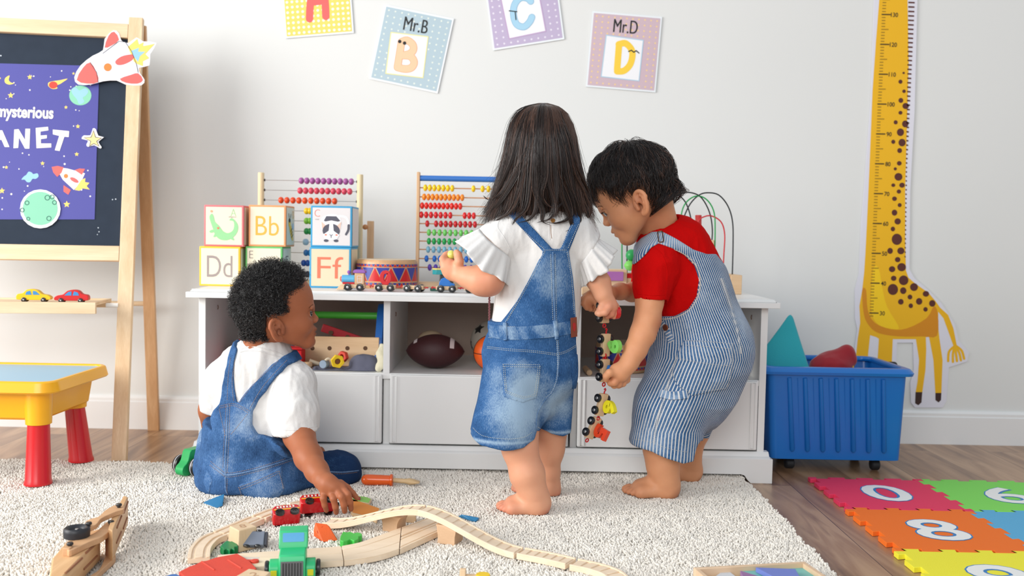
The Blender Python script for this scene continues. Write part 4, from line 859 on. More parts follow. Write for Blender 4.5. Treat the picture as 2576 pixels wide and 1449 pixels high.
# ---------------------------------------------------------------- things in the bays
SZ=.2842
tb=thing('wooden_toolbox','open wooden toolbox with a green handle bar and blue end panels, left bay','toy box',(P(870,920,2.80)[0],2.80,SZ))
TBY=2.74
xL,xR=P(745,850,TBY+.04)[0],P(958,850,TBY)[0]; BLE=rgb('panel_blue',(18,92,170),.4); NVE=rgb('panel_navy',(18,34,66),.4)
def endp(x,m,w=.010):
    zt_=.465; pr=[(TBY-.005,SZ+.0004),(TBY+.16,SZ+.0004),(TBY+.155,.36),(TBY+.115,.44),(TBY+.08,zt_),(TBY+.045,.44),(TBY+.005,.36)]
    return obj('end_panel',MB().prism(cr(pr[2:],4)+[pr[0],pr[1]],x-w/2,x+w/2,U=(0,1,0),V=(0,0,1)),m,tb,bevel=.001)
endp(xR-.008,BLE,.020); endp(xL,NVE)
hz=P(860,793,TBY+.08)[2]; obj('handle_bar',MB().cyl((xL,TBY+.08,hz),(xR,TBY+.08,hz),.0105,n=24),rgb('handle_green',(74,176,58),.35,coat=.2),tb)
z1,z2=P(880,898,TBY)[2],P(880,848,TBY)[2]
fpn=MB(); fpn.bx(xL+.0055,xR-.0055,TBY,TBY+.009,SZ+.004,z2); obj('side_board',fpn,BEECH,tb,bevel=.0015)
hm=MB()
for x in(786,829,874,919): c=P(x,876,TBY); hm.lathe([(.0001,0),(.0062,0)],20,(c[0],TBY-.0004,c[2]),(0,-1,0),cap=False)
obj('hole_mark',hm,rgb('hole_dark',(96,66,44),.8),tb); obj('bottom_board',MB().bx(xL+.0055,xR-.0055,TBY+.0095,TBY+.15,SZ+.0006,SZ+.008),BEECH,tb)
st_=thing('perforated_strip','red wooden strip with round holes leaning in the toolbox','toy',P(870,840,2.80)); a=P(822,828,2.80);b_=P(905,856,2.80); d=nrm(b_-a); n_=nrm(np.cross(d,(0,-1,0))); sb=MB(); M=np.stack([d,np.cross(n_,d),n_],1); sb.box((a+b_)/2+d*.01,(np.linalg.norm(b_-a)+.05,.007,.024),R=M); obj('strip_body',sb,rgb('strip_red',(176,34,44),.45),st_,bevel=.002)
hm=MB(); 
for x,y in((832,837),(874,848)): hm.lathe([(.0001,0),(.0068,0)],18,P(x,y,2.7945),(0,-1,0),cap=False)
obj('hole_mark',hm,rgb('hole_dark',(96,66,44),.8),st_)
tw=thing('wooden_screw','round pale wooden screw lying in front of the toolbox, left bay','toy',(P(772,912,2.70)[0],2.70,SZ)); c=P(772,908,2.70); obj('screw_head',MB().lathe([(.013,0),(.0155,.002),(.0155,.011),(.012,.0135)],20,(c[0],2.70,SZ+.006)),BEECH,tw); obj('screw_shank',MB().cyl((c[0]+.004,2.712,SZ+.022),(c[0]+.03,2.718,SZ+.012),.006),rgb('shank_pale',(226,210,184),.5),tw)
cl=thing('toy_cloth_bag','grey blue cloth bag spread out with a bundled end, left bay','bag',(P(860,925,2.68)[0],2.69,SZ)); cs=SDF((-.56,2.645,.28),(-.34,2.76,.36),.002); c0=P(760,925,2.68);c1=P(950,925,2.68)
cs.cap((c0[0],2.70,SZ+.002),(c1[0]-.02,2.70,SZ+.002),.032,k=0,sq=(1,1,.12)); cs.ell((P(912,910,2.70)[0],2.70,SZ+.018),(.038,.028,.026),k=.015); cs.ell((P(935,905,2.70)[0],2.70,SZ+.016),(.022,.026,.022),k=.01); cs.half((0,0,SZ+.0006),(0,0,1)); v,f=cs.mesh(); v=lap(v,f,2); v[:,2]=np.where(v[:,2]>SZ+.003,wrinkle(v,f,.004,(50,50,30),3)[:,2],v[:,2]); obj('cloth',(v,f),rgb('cloth_slate',(98,100,118),.9),cl,sharp=180)
zc=SZ+.0065
sc2=thing('wooden_bolt','grey blue wooden bolt lying on the cloth, left bay','toy',(P(815,915,2.67)[0],2.67,zc)); c=P(812,910,2.664); obj('bolt_head',MB().cyl((c[0],2.664,zc+.0118),(c[0]+.006,2.685,zc+.0118),.0115,bev=.001),rgb('bolt_grey_blue',(140,158,178),.5),sc2); obj('bolt_ring',MB().tube([(c[0]+.014+.010*cos(a),2.676+.003*cos(a),zc+.013+.0135*sin(a)) for a in np.linspace(-.2,pi,10)],.004,8),rgb('shank_pale',(226,210,184),.5),sc2)
def nut(label,x,y,Y,r,m,yaw): 
    c=P(x,y,Y); t=thing('wooden_nut',label,'toy',(c[0],Y,c[2]-r*.9)); R=Rz(yaw); D_=R@np.array([0,-1,0]); M=frame(D_,(0,0,1)); mb=MB(); n=6;v=[];f=[]
    for h_ in(0,.013):
        for k in range(6): v.append(np.array([c[0],Y,c[2]])+M@np.array([r*cos(pi/3*k+.3),r*sin(pi/3*k+.3),h_-.0065]))
        for k in range(24): v.append(np.array([c[0],Y,c[2]])+M@np.array([r*.42*cos(2*pi*k/24+.3),r*.42*sin(2*pi*k/24+.3),h_-.0065]))
    for k in range(6):
        f.append((k,(k+1)%6,30+(k+1)%6,30+k))
        for b0,fl_ in((0,1),(30,0)):
            q=[b0+k,b0+(k+1)%6]+[b0+6+((k+1)*4-j)%24 for j in range(5)]; f.append(tuple(q[::-1]) if fl_ else tuple(q))
    for k in range(24): f.append((6+(k+1)%24,6+k,36+k,36+(k+1)%24))
    mb.add(v,f); obj('nut_body',mb,m,t,bevel=.0012); obj('nut_bore',MB().lathe([(.0001,0),(r*.42,0)],18,np.array([c[0],Y,c[2]])+M@np.array([0,0,-.004]),D_,cap=False),rgb('bore_wood',(140,92,62),.7),t)
nut('yellow hexagonal wooden nut lying on the grey cloth, left bay',849,909,2.663,.0195,TYEL,.35); nut('orange red hexagonal wooden nut behind the yellow nut, left bay',863,897,2.715,.0165,rgb('nut_red',(214,62,40),.45),-.5)
cw=thing('cream_cloth','crumpled cream cloth against the blue end of the toolbox, left bay','cloth',(P(958,905,2.69)[0],2.69,SZ)); cs=SDF((-.40,2.64,.28),(-.345,2.74,.37),.002); cs.chain([(P(960,870,2.69),.006),(P(956,890,2.685),.009),(P(960,905,2.68),.008),(P(955,922,2.675),.008),(P(950,932,2.67),.006)],k=.01); cs.half((0,0,SZ+.0006),(0,0,1)); v,f=cs.mesh(); v=lap(v,f,1); v=wrinkle(v,f,.003,(90,90,60),3); obj('cloth',(v,f),rgb('cloth_cream',(226,220,192),.9),cw,sharp=180)
rb=thing('red_plastic_hat','round glossy red plastic toy behind the curly haired child, left bay','toy',(P(625,930,2.80)[0],2.80,SZ)); c=P(622,893,2.80); obj('dome',MB().lathe([(.058,SZ+.0005),(.058,SZ+.01),(.052,SZ+.03),(.040,SZ+.055),(.022,SZ+.072),(.001,SZ+.078)],40,(c[0],2.80,0)),rgb('glossy_red',(220,16,20),.2,coat=.6),rb)
rx=thing('red_fabric_box','small red fabric box beside the neck of the seated child, left bay','box',(P(742,900,2.72)[0],2.72,SZ)); a=P(712,905,2.69);b_=P(760,880,2.69); obj('box_body',MB().bx(a[0],b_[0],2.69,2.735,SZ+.0005,P(740,880,2.69)[2]),rgb('fabric_red',(206,14,26),.7),rx,bevel=.003); obj('box_lid',MB().bx(a[0]-.002,b_[0]+.002,2.686,2.7354,P(740,880,2.69)[2]+.0003,P(740,880,2.69)[2]+.006),rgb('fabric_red',(206,14,26),.7),rx,bevel=.002)
# balls in the middle bay
FY=2.76; fc=P(1095,879,FY); fb=thing('american_football','dark maroon american football with white bands, middle bay','ball',(fc[0],FY,SZ)); LF=.0855;rF=.0495
zf=SZ+rF+.0008; pr=[]
for k in range(25):
    t=-1+2*k/24; pr.append((max(rF*(1-t*t)**.72,.0004),t*LF))
obj('ball_body',MB().lathe(pr,40,(fc[0],FY,zf),(1,0,.0)),mat('football_leather',(62,22,26),.5,bump=.4,bscale=500),fb,sharp=80)
for t0,t1 in((-.72,-.60),(.52,.66)):
    v=[];f=[];n=14
    for j,t in enumerate((t0,t1)):
        for k in range(n+1):
            a=radians(20+110*k/n)+(.5 if t0<0 else 0); r=rF*(1-t*t)**.72+.0009; v.append((fc[0]+t*LF,FY-r*cos(a),zf+r*sin(a)))
    f=[(k,k+1,n+1+k+1,n+1+k) for k in range(n)]; obj('white_band',MB().add(v,f),rgb('band_white',(214,200,200),.6),fb)
BY=2.92; bc=P(1084,850,BY); rB=.047; bb=thing('baseball','cream baseball with red stitching behind the football, middle bay','ball',(bc[0],BY,SZ)); zb_=SZ+rB+.0005
obj('ball_body',MB().ell((bc[0],BY,zb_),(rB,rB,rB),n=40,m=24),rgb('baseball_cream',(206,182,150),.6),bb)
sm=MB()
for s_ in(-1,1):
    for k in range(16):
        a=radians(-30+k*12); x=s_*(.030+.008*sin(a*2)); yv=-sqrt(max(rB**2-x*x,1e-6))*cos(a*.9+.2); zv=sqrt(max(rB**2-x*x,1e-6))*sin(a*.9+.2); p_=nrm([x,yv,zv])*(rB+.0006); q_=nrm([x+s_*.008,yv,zv+.004])*(rB+.0006); o_=np.array([bc[0],BY,zb_]); sm.tube([o_+p_,o_+q_],.0007,5)
obj('red_stitching',sm,rgb('stitch_red',(170,60,60),.7),bb)
kc=P(1236,882,2.74); kb=thing('orange_ball','orange and black ball behind the denim shorts, middle bay','ball',(kc[0],2.74,SZ)); rK=.0505; obj('ball_body',MB().ell((kc[0],2.74,SZ+rK+.0006),(rK,rK,rK),n=40,m=24),rgb('ball_orange',(236,96,28),.4),kb)
sm=MB(); o_=np.array([kc[0],2.74,SZ+rK+.0006])
for M in(np.eye(3),Rx(pi/2),Ry(pi/2)): sm.tube([o_+M@np.array([cos(a)*(rK+.0003),sin(a)*(rK+.0003),0]) for a in np.linspace(0,2*pi,33)[:-1]],.0011,5,closed=True)
obj('black_line',sm,TBLK,kb)
c=P(1235,838,2.95); sk=thing('black_white_ball','black and white ball deep in the middle bay, behind the orange ball','ball',(c[0],2.95,SZ)); rS=.063; obj('ball_body',MB().ell((c[0],2.95,SZ+rS+.0006),(rS,rS,rS),n=40,m=24),rgb('ball_white',(190,182,170),.5),sk)
o_=np.array([c[0],2.95,SZ+rS+.0006])
for d_ in((-.6,-.5,.62),(.3,-.9,.1),(-.95,-.1,-.2),(.6,-.3,.75)):
    n_=nrm(d_); obj('black_patch',MB().lathe([(.0001,rS+.0006),(.012,rS-.0004),(.02,rS-.0030)],5,o_,n_,cap=False),TBLK,sk,sharp=180)
# drum & stick in the right bay
dc=P(1567,900,2.78); drum('toy_drum','round wooden drum with red and blue triangles, right bay behind the hanging train',(P(1567,930,2.76)[0],2.79,SZ+.001),.078,.080)
sp_=thing('drumstick','short round wooden drumstick lying at the front left of the right bay','stick',(P(1478,925,2.70)[0],2.70,SZ)); a=P(1483,940,2.665); b_=P(1473,905,2.75); obj('stick_body',MB().cyl((a[0],2.665,SZ+.0086),(b_[0],2.76,SZ+.0086),.0082,bev=.002),BEECH,sp_)
# ---------------------------------------------------------------- cars on the easel tray
def toycar(label,x,m,flip=1):
    Y=2.70; a=P(x,758,Y); t=thing('toy_car',label,'toy car',(a[0],Y,tz1-.0038),Rz(radians(9)))
    sh=cr([(-.044,.008),(-.045,.015),(-.036,.021),(-.022,.024),(-.010,.034),(.006,.0375),(.020,.035),(.030,.026),(.043,.023),(.047,.016),(.046,.008)],4)+[(.030,.0065),(-.03,.0065)]
    obj('body',MB().prism([(q[0]*flip,q[1]) for q in sh],-.011,.011,U=(1,0,0),V=(0,0,1)),m,t,local=True,bevel=.002)
    w_=MB(); 
    for q in ([(-.017,.0215),(.002,.0215),(.002,.033),(-.006,.0318)],[(.005,.0215),(.022,.0215),(.019,.030),(.009,.0332)]): w_.flat([(a_*flip,b2) for a_,b2 in q],(0,-.0112,0),(1,0,0),(0,0,1),.0004)
    obj('window_print',w_,rgb('print_window_blue',(60,140,200),.4),t,local=True)
    for xx in(-.026,.026): wheel_axle(t,xx,.0073,.007,.004,.0118)
toycar('yellow toy car with blue windows on the easel tray',88,rgb('car_yellow',(244,196,20),.35,coat=.2),-1); toycar('red toy car with blue windows on the easel tray',181,rgb('car_red',(206,28,30),.35,coat=.2),1)
# ---------------------------------------------------------------- blue storage bin
bx=thing('storage_bin','deep blue ribbed plastic bin on castors beside the bench','storage bin',(P(2110,1165,2.72)[0],2.88,0)); BB=mat('bin_blue',(16,112,196),.34,coat=.15)
x0,x1=P(1940,1150,2.74)[0],P(2266,1150,2.74)[0]; X0,X1=P(1922,940,2.70)[0],P(2306,940,2.70)[0]; zt_=P(2110,928,2.70)[2]; zb=P(2110,1160,2.74)[2]
def ring(t,ins=0): 
    a=x0+(X0+.018-x0)*t; b2=x1+(X1-.018-x1)*t; ya=2.74-.028*t; yb=2.97+.055*t; return rrect(a+ins,b2-ins,ya+ins,yb-ins,.018)
rg=[(ring(0),zb),(ring(.9),zb+(zt_-zb)*.90)]
bm_=loft(MB(),[(ring(0,.01),zb+.001),(ring(0),zb+.004),(ring(1),zt_-.004),(ring(1,.004),zt_-.004),(ring(.02,.004),zb+.008),(ring(0,.014),zb+.0075)]); n_r=len(ring(0)); bm_.add([(x,y,zb+.001) for x,y in ring(0,.01)],[tuple(range(n_r))[::-1]]); bm_.add([(x,y,zb+.0075) for x,y in ring(0,.014)],[tuple(range(n_r))]); obj('bin_wall',bm_,BB,bx,sharp=40)
def rim(o_,z): return rrect(X0-o_,X1+o_,2.705-o_,3.03+o_,.03)
obj('bin_rim',loft(MB(),[(rim(-.008,0),zt_-.018),(rim(.002,0),zt_-.020),(rim(.004,0),zt_-.012),(rim(-.004,0),zt_-.001),(rim(-.010,0),zt_+.001),(rim(-.022,0),zt_+.001),(rim(-.025,0),zt_-.006),(rim(-.024,0),zt_-.012)]),BB,bx,sharp=40)
for k in range(7):
    xa_=P(1993+38.5*k,1125,2.735)[0]; xt=P(1988+39.5*k,950,2.705)[0]; obj('rib',MB().tube([(xa_,2.7365,zb+.028),(xa_,2.7345,zb+.033),(xt,2.7135,zt_-.03)],[.004,.007,.006],12),BB,bx,sharp=60)
for k in range(6):
    xa_=P(2012+38.5*k,1130,2.74)[0]; xt=P(2008+39.5*k,950,2.71)[0]; obj('groove_line',MB().tube([(xa_,2.7385,zb+.03),(xt,2.7135,zt_-.03)],.0012,6),BB,bx)
obj('bin_base',MB().prism(rrect(x0+.05,x1-.05,2.78,2.94,.01),zb-.006,zb+.001),BB,bx)
for x,y in((1985,2.80),(2200,2.80),(1995,2.93),(2190,2.93)): cx_=P(x,1170,2.80)[0]; w_=obj('castor',MB().cyl((cx_-.012,y,.0175),(cx_+.012,y,.0175),.0170,n=24,bev=.003),rgb('castor_black',(34,36,40),.5),bx); obj('castor_fork',MB().bx(cx_-.009,cx_+.009,y-.010,y+.010,.0349,zb-.0062),rgb('castor_black',(34,36,40),.5),w_)
tp=thing('teal_cushion','turquoise pyramid shaped cushion standing in the blue bin','cushion',(P(1985,920,2.84)[0],2.84,.2)); cs=SDF((.62,2.68,.14),(.96,3.10,.50),.0035)
A_=[P(1990,785,2.84),P(1885,930,2.82),P(2040,945,2.79),P(1995,945,2.97)]; A_=[np.array(a) for a in A_]; cen=sum(A_)/4
def tet(X,Y,Z):
    d=None
    for i in range(4):
        q=[A_[j] for j in range(4) if j!=i]; n_=nrm(np.cross(q[1]-q[0],q[2]-q[0])); 
        if np.dot(n_,A_[i]-q[0])>0: n_=-n_
        e=(X-q[0][0])*n_[0]+(Y-q[0][1])*n_[1]+(Z-q[0][2])*n_[2]-.006; d=e if d is None else -smin(-d,-e,.02)
    return d
cs.op(np.min(A_,0)-.02,np.max(A_,0)+.02,tet,0); v,f=cs.mesh(); v=lap(v,f,3); v=wrinkle(v,f,.003,(12,12,12),8,ridge=False)
v[:,0]=np.maximum(v[:,0],.735); obj('cushion_body',(v,f),mat('fabric_teal',(30,160,172),.8,sheen=.3,bump=.2,bscale=300),tp,sharp=180)
obj('seam',MB().tube([A_[0]*.9+cen*.1+(A_[2]-A_[0])*k/8*.86+np.array([0,-.0,0]) for k in range(9)],.0016,6),mat('fabric_teal_seam',(22,130,140),.8),tp)
rt=thing('red_cushion','dark red cushion poking out of the blue bin','cushion',(P(2095,915,2.84)[0],2.84,.2)); cs=SDF((.82,2.72,.15),(1.08,2.98,.46),.003); cs.ell(P(2085,925,2.82),(.055,.05,.04),k=0); cs.cap(P(2090,918,2.82),P(2132,882,2.82),.030,.016,k=.03); cs.cap(P(2110,925,2.82),P(2140,905,2.82),.026,.016,k=.03); cs.cap(P(2060,920,2.82),P(2126,886,2.82),.014,k=.02); v,f=cs.mesh(); v=lap(v,f,2); v=wrinkle(v,f,.003,(30,30,30),8); obj('cushion_body',(v,f),mat('fabric_dark_red',(150,12,30),.8,sheen=.3),rt,sharp=180)
cu=obj('cushion_trim',MB().tube([P(2138,908,2.80),P(2143,915,2.80),P(2146,926,2.80)],.003,6),mat('trim_yellow',(226,190,40),.7),rt)
bk=thing('black_toy','small black knobbly toy just above the right rim of the blue bin','toy',P(2241,925,2.90)); cs=SDF(P(2241,925,2.93)-.06,P(2241,925,2.93)+.06,.002); 
for dx in(-8,0,8): cs.cap(P(2241+dx,925,2.93),P(2241+dx,918,2.93),.010,k=.004)
cs.cap(P(2228,950,2.93),P(2241,928,2.93),.016,k=.01); v,f=cs.mesh(); obj('toy_body',(v,f),mat('black_rubber',(20,24,24),.5),bk,sharp=180)
# ---------------------------------------------------------------- hanging train, held by the children
def hwag(label,x,y,ang,Y,num,m,k,yaw=-.65,tag_='hanging train'):
    c=P(x,y,Y); a=radians(ang)
    # long axis along the chain, wheels to the left/right
    d=np.array([-sin(a),0,-cos(a)]); s_=np.array([cos(yaw),-sin(yaw),0]); s_=nrm(s_-d*np.dot(s_,d)); up=np.cross(d,s_)
    R=np.stack([d,s_,up],1); 
    if np.dot(up,(0,-1,0))<0: R=np.stack([d,-s_,-up],1)
    loc=c-R@np.array([0,0,.0125]); return wagon(label,num,m,R,tuple(loc),group='number train hanging from the hands',L_=.056)
hwag('hanging wooden wagon with red load held between the two hands, top of the chain',1521,784,0,2.335,'8',RED,0)
hwag('hanging wooden wagon with a light green nine, second in the chain',1523,868,2,2.33,'9',LIME,1)
hwag('hanging wooden wagon with a blue load, gripped by the lower hand',1521,932,2,2.325,'7',BLUE,2)
hwag('hanging wooden wagon with a yellow number, below the lower hand',1513,1018,12,2.325,'6',rgb('toy_bright_yellow',(236,226,30),.4),3)
hwag('hanging wooden wagon with a red number, bottom end of the chain',1492,1076,24,2.33,'5',rgb('toy_vermilion',(232,70,30),.3,coat=.3),4)
eg=thing('yellow_bead','small pale yellow wooden bead held in the raised hand','toy',P(1136,641,2.29)); obj('bead_body',MB().ell(P(1135,641,2.293),(.0098,.0100,.0112),n=28,m=18),mat('bead_pale_yellow',(220,226,112),.2,coat=.5),eg)
# ================================================================ people
def pp(x,y,Y,r): return (P(x,y,Y),r*Y/FP)
def skin(name,col,deep,rough=.48):
    m=bpy.data.materials.new(name); m.use_nodes=True; nt=m.node_tree; L=nt.links.new; b=nt.nodes['Principled BSDF']
    at=nt.nodes.new('ShaderNodeAttribute'); at.attribute_name='flush'; n=nt.nodes.new('ShaderNodeTexNoise'); n.inputs['Scale'].default_value=45; n.inputs['Detail'].default_value=4
    tc=nt.nodes.new('ShaderNodeTexCoord'); L(tc.outputs['Object'],n.inputs['Vector'])
    ad=nt.nodes.new('ShaderNodeMath'); ad.operation='MULTIPLY_ADD'; ad.inputs[1].default_value=.22; L(n.outputs[0],ad.inputs[0]); L(at.outputs['Fac'],ad.inputs[2])
    r=ramp(nt,[(0.05,lin(col)),(1,lin(deep))]); L(ad.outputs[0],r.inputs[0]); L(r.outputs[0],b.inputs['Base Color'])
    b.inputs['Roughness'].default_value=rough; b.inputs['Specular IOR Level'].default_value=.35
    b.inputs['Subsurface Weight'].default_value=.18; b.inputs['Subsurface Radius'].default_value=(.012,.005,.003); b.inputs['Subsurface Scale'].default_value=.7
    n2=nt.nodes.new('ShaderNodeTexNoise'); n2.inputs['Scale'].default_value=500; L(tc.outputs['Object'],n2.inputs['Vector'])
    bp=nt.nodes.new('ShaderNodeBump'); bp.inputs['Strength'].default_value=.12; bp.inputs['Distance'].default_value=.001; L(n2.outputs[0],bp.inputs['Height']); L(bp.outputs[0],b.inputs['Normal'])
    return m
def denim(name,dark,mid,light,stripes=None):
    m=bpy.data.materials.new(name); m.use_nodes=True; nt=m.node_tree; L=nt.links.new; b=nt.nodes['Principled BSDF']
    tc=nt.nodes.new('ShaderNodeTexCoord'); at=nt.nodes.new('ShaderNodeAttribute'); at.attribute_name='fade'
    n=nt.nodes.new('ShaderNodeTexNoise'); n.inputs['Scale'].default_value=700; n.inputs['Detail'].default_value=2
    mp=nt.nodes.new('ShaderNodeMapping'); mp.inputs['Scale'].default_value=(1,1,.25); L(tc.outputs['Object'],mp.inputs[0]); L(mp.outputs[0],n.inputs['Vector'])
    n3=nt.nodes.new('ShaderNodeTexNoise'); n3.inputs['Scale'].default_value=22; n3.inputs['Detail'].default_value=5; n3.inputs['Roughness'].default_value=.65; L(tc.outputs['Object'],n3.inputs['Vector'])
    a1=nt.nodes.new('ShaderNodeMath'); a1.operation='MULTIPLY_ADD'; a1.inputs[1].default_value=.55; L(n.outputs[0],a1.inputs[0]); L(at.outputs['Fac'],a1.inputs[2])
    a2=nt.nodes.new('ShaderNodeMath'); a2.operation='MULTIPLY_ADD'; a2.inputs[1].default_value=.55; L(n3.outputs[0],a2.inputs[0]); L(a1.outputs[0],a2.inputs[2])
    r=ramp(nt,[(.32,lin(dark)),(.62,lin(mid)),(1.0,lin(light))]); L(a2.outputs[0],r.inputs[0]); out=r.outputs[0]
    if stripes:
        s=nt.nodes.new('ShaderNodeAttribute'); s.attribute_name='stripe'
        nn=nt.nodes.new('ShaderNodeMath'); nn.operation='MULTIPLY_ADD'; nn.inputs[1].default_value=.22; L(n3.outputs[0],nn.inputs[0]); L(s.outputs['Fac'],nn.inputs[2])
        fr=nt.nodes.new('ShaderNodeMath'); fr.operation='FRACT'; L(nn.outputs[0],fr.inputs[0])
        rr=ramp(nt,[(.0,(0,0,0,1)),(.06,(1,1,1,1)),(.32,(1,1,1,1)),(.40,(0,0,0,1))]); L(fr.outputs[0],rr.inputs[0])
        mx=nt.nodes.new('ShaderNodeMix'); mx.data_type='RGBA'; L(rr.outputs[0],mx.inputs[0]); L(r.outputs[0],mx.inputs[6]); mx.inputs[7].default_value=lin(stripes); out=mx.outputs[2]
    L(out,b.inputs['Base Color']); b.inputs['Roughness'].default_value=.88; b.inputs['Specular IOR Level'].default_value=.15
    bp=nt.nodes.new('ShaderNodeBump'); bp.inputs['Strength'].default_value=.3; bp.inputs['Distance'].default_value=.0012; L(n.outputs[0],bp.inputs['Height'])
    b2=nt.nodes.new('ShaderNodeBump'); b2.inputs['Strength'].default_value=.25; b2.inputs['Distance'].default_value=.006; L(n3.outputs[0],b2.inputs['Height']); L(bp.outputs[0],b2.inputs['Normal']); L(b2.outputs[0],b.inputs['Normal'])
    return m
def fattr(o,name,vals):
    a=o.data.attributes.new(name,'FLOAT','POINT'); a.data.foreach_set('value',np.asarray(vals,np.float32))
def ell_pts(c,r): return c,r
def hand_f(S,pts,k=.006):
    for ch in pts: S.chain([pp(*q) for q in ch],k=k)
def foot(S,heel,ang,L_,side,ankle,k=.012,z0=RZ):
    """heel (x,y), pointing direction ang, side=+1 little toe on the left"""
    s=L_/.135; f=np.array([cos(ang),sin(ang),0]); l=np.array([-sin(ang),cos(ang),0])*side; h=np.array([heel[0],heel[1],z0])
    def q(a,b,c): return h+f*a*s+l*b*s+np.array([0,0,c*s])
    R=np.stack([f,np.cross([0,0,1],f),[0,0,1]],1)
    S.ell(q(.022,0,.024),(.024*s,.022*s,.025*s),R,k=k)
    S.cap(q(.03,0.002,.022),q(.090,.0,.0165),.021*s,.0165*s,k=k)
    S.cap(q(.085,-.014,.017),q(.088,.018,.013),.0165*s,.013*s,k=k)
    S.cap(q(.03,.012,.018),q(.085,.02,.012),.017*s,.0125*s,k=k)
    S.cap(ankle,q(.034,0,.045),.0215*s,.023*s,k=k); S.cap(q(.036,0,.042),q(.085,-.006,.018),.020*s,.013*s,k=k)
    S.ell(q(.03,.021,.052),(.007*s,.006*s,.008*s),k=.008); S.ell(q(.03,-.021,.056),(.007*s,.006*s,.008*s),k=.008)
    for lat,l0,ln,rr in ((-.019,.098,.026,.0095),(-.004,.099,.024,.0072),(.007,.096,.021,.0068),(.0165,.091,.018,.0065),(.0255,.084,.014,.0063)):
        S.cap(q(l0-.008,lat*.92,.0125),q(l0+ln*.55,lat,.0125),rr*s,rr*.9*s,k=.004); S.cap(q(l0+ln*.5,lat,.0118),q(l0+ln-rr*.6,lat,.009),rr*.92*s,rr*s*.95,k=.003)
    sl,X,Y,Z=S.reg(q(0,0,-.03)-.1*s,q(.1,0,.05)+.1*s); S.g[sl]=np.maximum(S.g[sl],np.broadcast_to(z0+.0012-Z,S.g[sl].shape)*1.)
def head(S,O,R,s=1.,ears=(1,-1),lid=.0046):
    O=np.array(O)
    q=lambda f,l,u:O+R@np.array([f,l,u])*s
    def E(c,r,k=.015,mode='u',R2=None): S.ell(q(*c),np.array(r)*s,R if R2 is None else R@R2,k=k*s,mode=mode)
    E((0,0,.004),(.097,.077,.083),0)
    E((.038,0,-.045),(.054,.056,.060),.03); E((-.030,0,-.036),(.054,.058,.052),.02)
    for t in(-1,1):
        E((.056,t*.030,-.064),(.034,.030,.030),.02)
        S.cap(q(.012,t*.046,-.082),q(.074,t*.012,-.110),.020*s,.015*s,k=.02*s)
    E((.081,0,-.109),(.0195,.021,.0165),.016)
    E((.086,0,-.083),(.0155,.023,.021),.012)
    E((.090,0,-.022),(.008,.045,.010),.012)
    for t in(-1,1): E((.093,t*.031,-.034),(.012,.017,.010),.012,'s')
    S.cap(q(.089,0,-.031),q(.1025,0,-.0505),.0060*s,.0082*s,k=.007*s)
    for t in(-1,1): E((.0985,t*.0085,-.0555),(.0085,.0062,.0058),.004)
    for t in(-1,1): E((.1025,t*.0052,-.0620),(.0038,.0030,.0030),.002,'s')
    E((.0945,0,-.0772),(.0118,.0155,.0066),.006); E((.0935,0,-.0905),(.0100,.0135,.0062),.006)
    S.ell(q(.1065,0,-.0838),np.array([.0085,.0165,.0016])*s,R,k=.0025,mode='s'); E((.1055,0,-.0990),(.0065,.016,.0050),.006,'s')
    for t in(-1,1):
        E((.0795,t*.0295,-.034),(.0128,.0128,.0122),.003)
        E((.0935,t*.0325,-.0345-(.0046-lid)*.7),(.0085,.0112,lid),.002,'s')
    for t in ears:
        def ear(a,rf,ru,out): # angle a around the ear rim
            return q(-.001+rf*cos(a)*(1-.18*(sin(a)<0))-.0055*sin(a),t*(.0755+out-.0085*cos(a)),-.068+ru*sin(a))
        ring=[ear(a,.0165,.0265,.009) for a in np.linspace(-.10*pi,1.45*pi,22)]
        S.chain([(p,.0042*s) for p in ring],k=.003)
        S.ell(q(-.004,t*.080,-.068),np.array([.0150,.0035,.0235])*s,R@Rz(t*.42),k=.006)
        S.ell(q(.0065,t*.0805,-.0915),np.array([.008,.0045,.008])*s,R,k=.006)
        an=[ear(a,.0085,.0165,.0085) for a in np.linspace(.1*pi,1.35*pi,6)]; S.chain([(p,.0028*s) for p in an],k=.003)
        S.cap(q(.0125,t*.0775,-.066),q(.0125,t*.0785,-.075),.0045*s,k=.005)
        E((.004,t*.0865,-.073),(.0062,.0070,.0090),.003,'s')
def body_mesh(S,name,m,root,flush):
    v,f=S.mesh(); v=lap(v,f,2,.5); o=obj(name,(v,f),m,root,sharp=180); fattr(o,'flush',flush(v)); return o
def blobs(v,L_):
    r=np.zeros(len(v))
    for c,rad,a in L_: r=np.maximum(r,a*np.clip(1.3-np.linalg.norm(v-np.array(c),axis=1)/rad,0,1))
    return r
def xz(pts,Y): 
    q=[P(x,y,Y) for x,y in pts]; return [(a[0],a[2]) for a in q]
def cut(S,pts,Y,k=.0,smooth=0):
    """keep what is inside the outline (extruded along Y)"""
    if smooth: pts=cr(pts,smooth,True)
    q=xz(pts,Y); d=poly2d(S.ax[0][:,None],S.ax[2][None,:],q).astype(np.float32)[:,None,:]
    S.g=-smin(-S.g,-np.broadcast_to(d,S.g.shape),k) if k else np.maximum(S.g,d)
def shell_copy(S,inf):
    T_=SDF.__new__(SDF); T_.lo=S.lo;T_.h=S.h;T_.n=S.n;T_.ax=S.ax;T_.g=S.g-inf; return T_
def trunc(S): S.g=np.clip(S.g,-.04,.04); return S
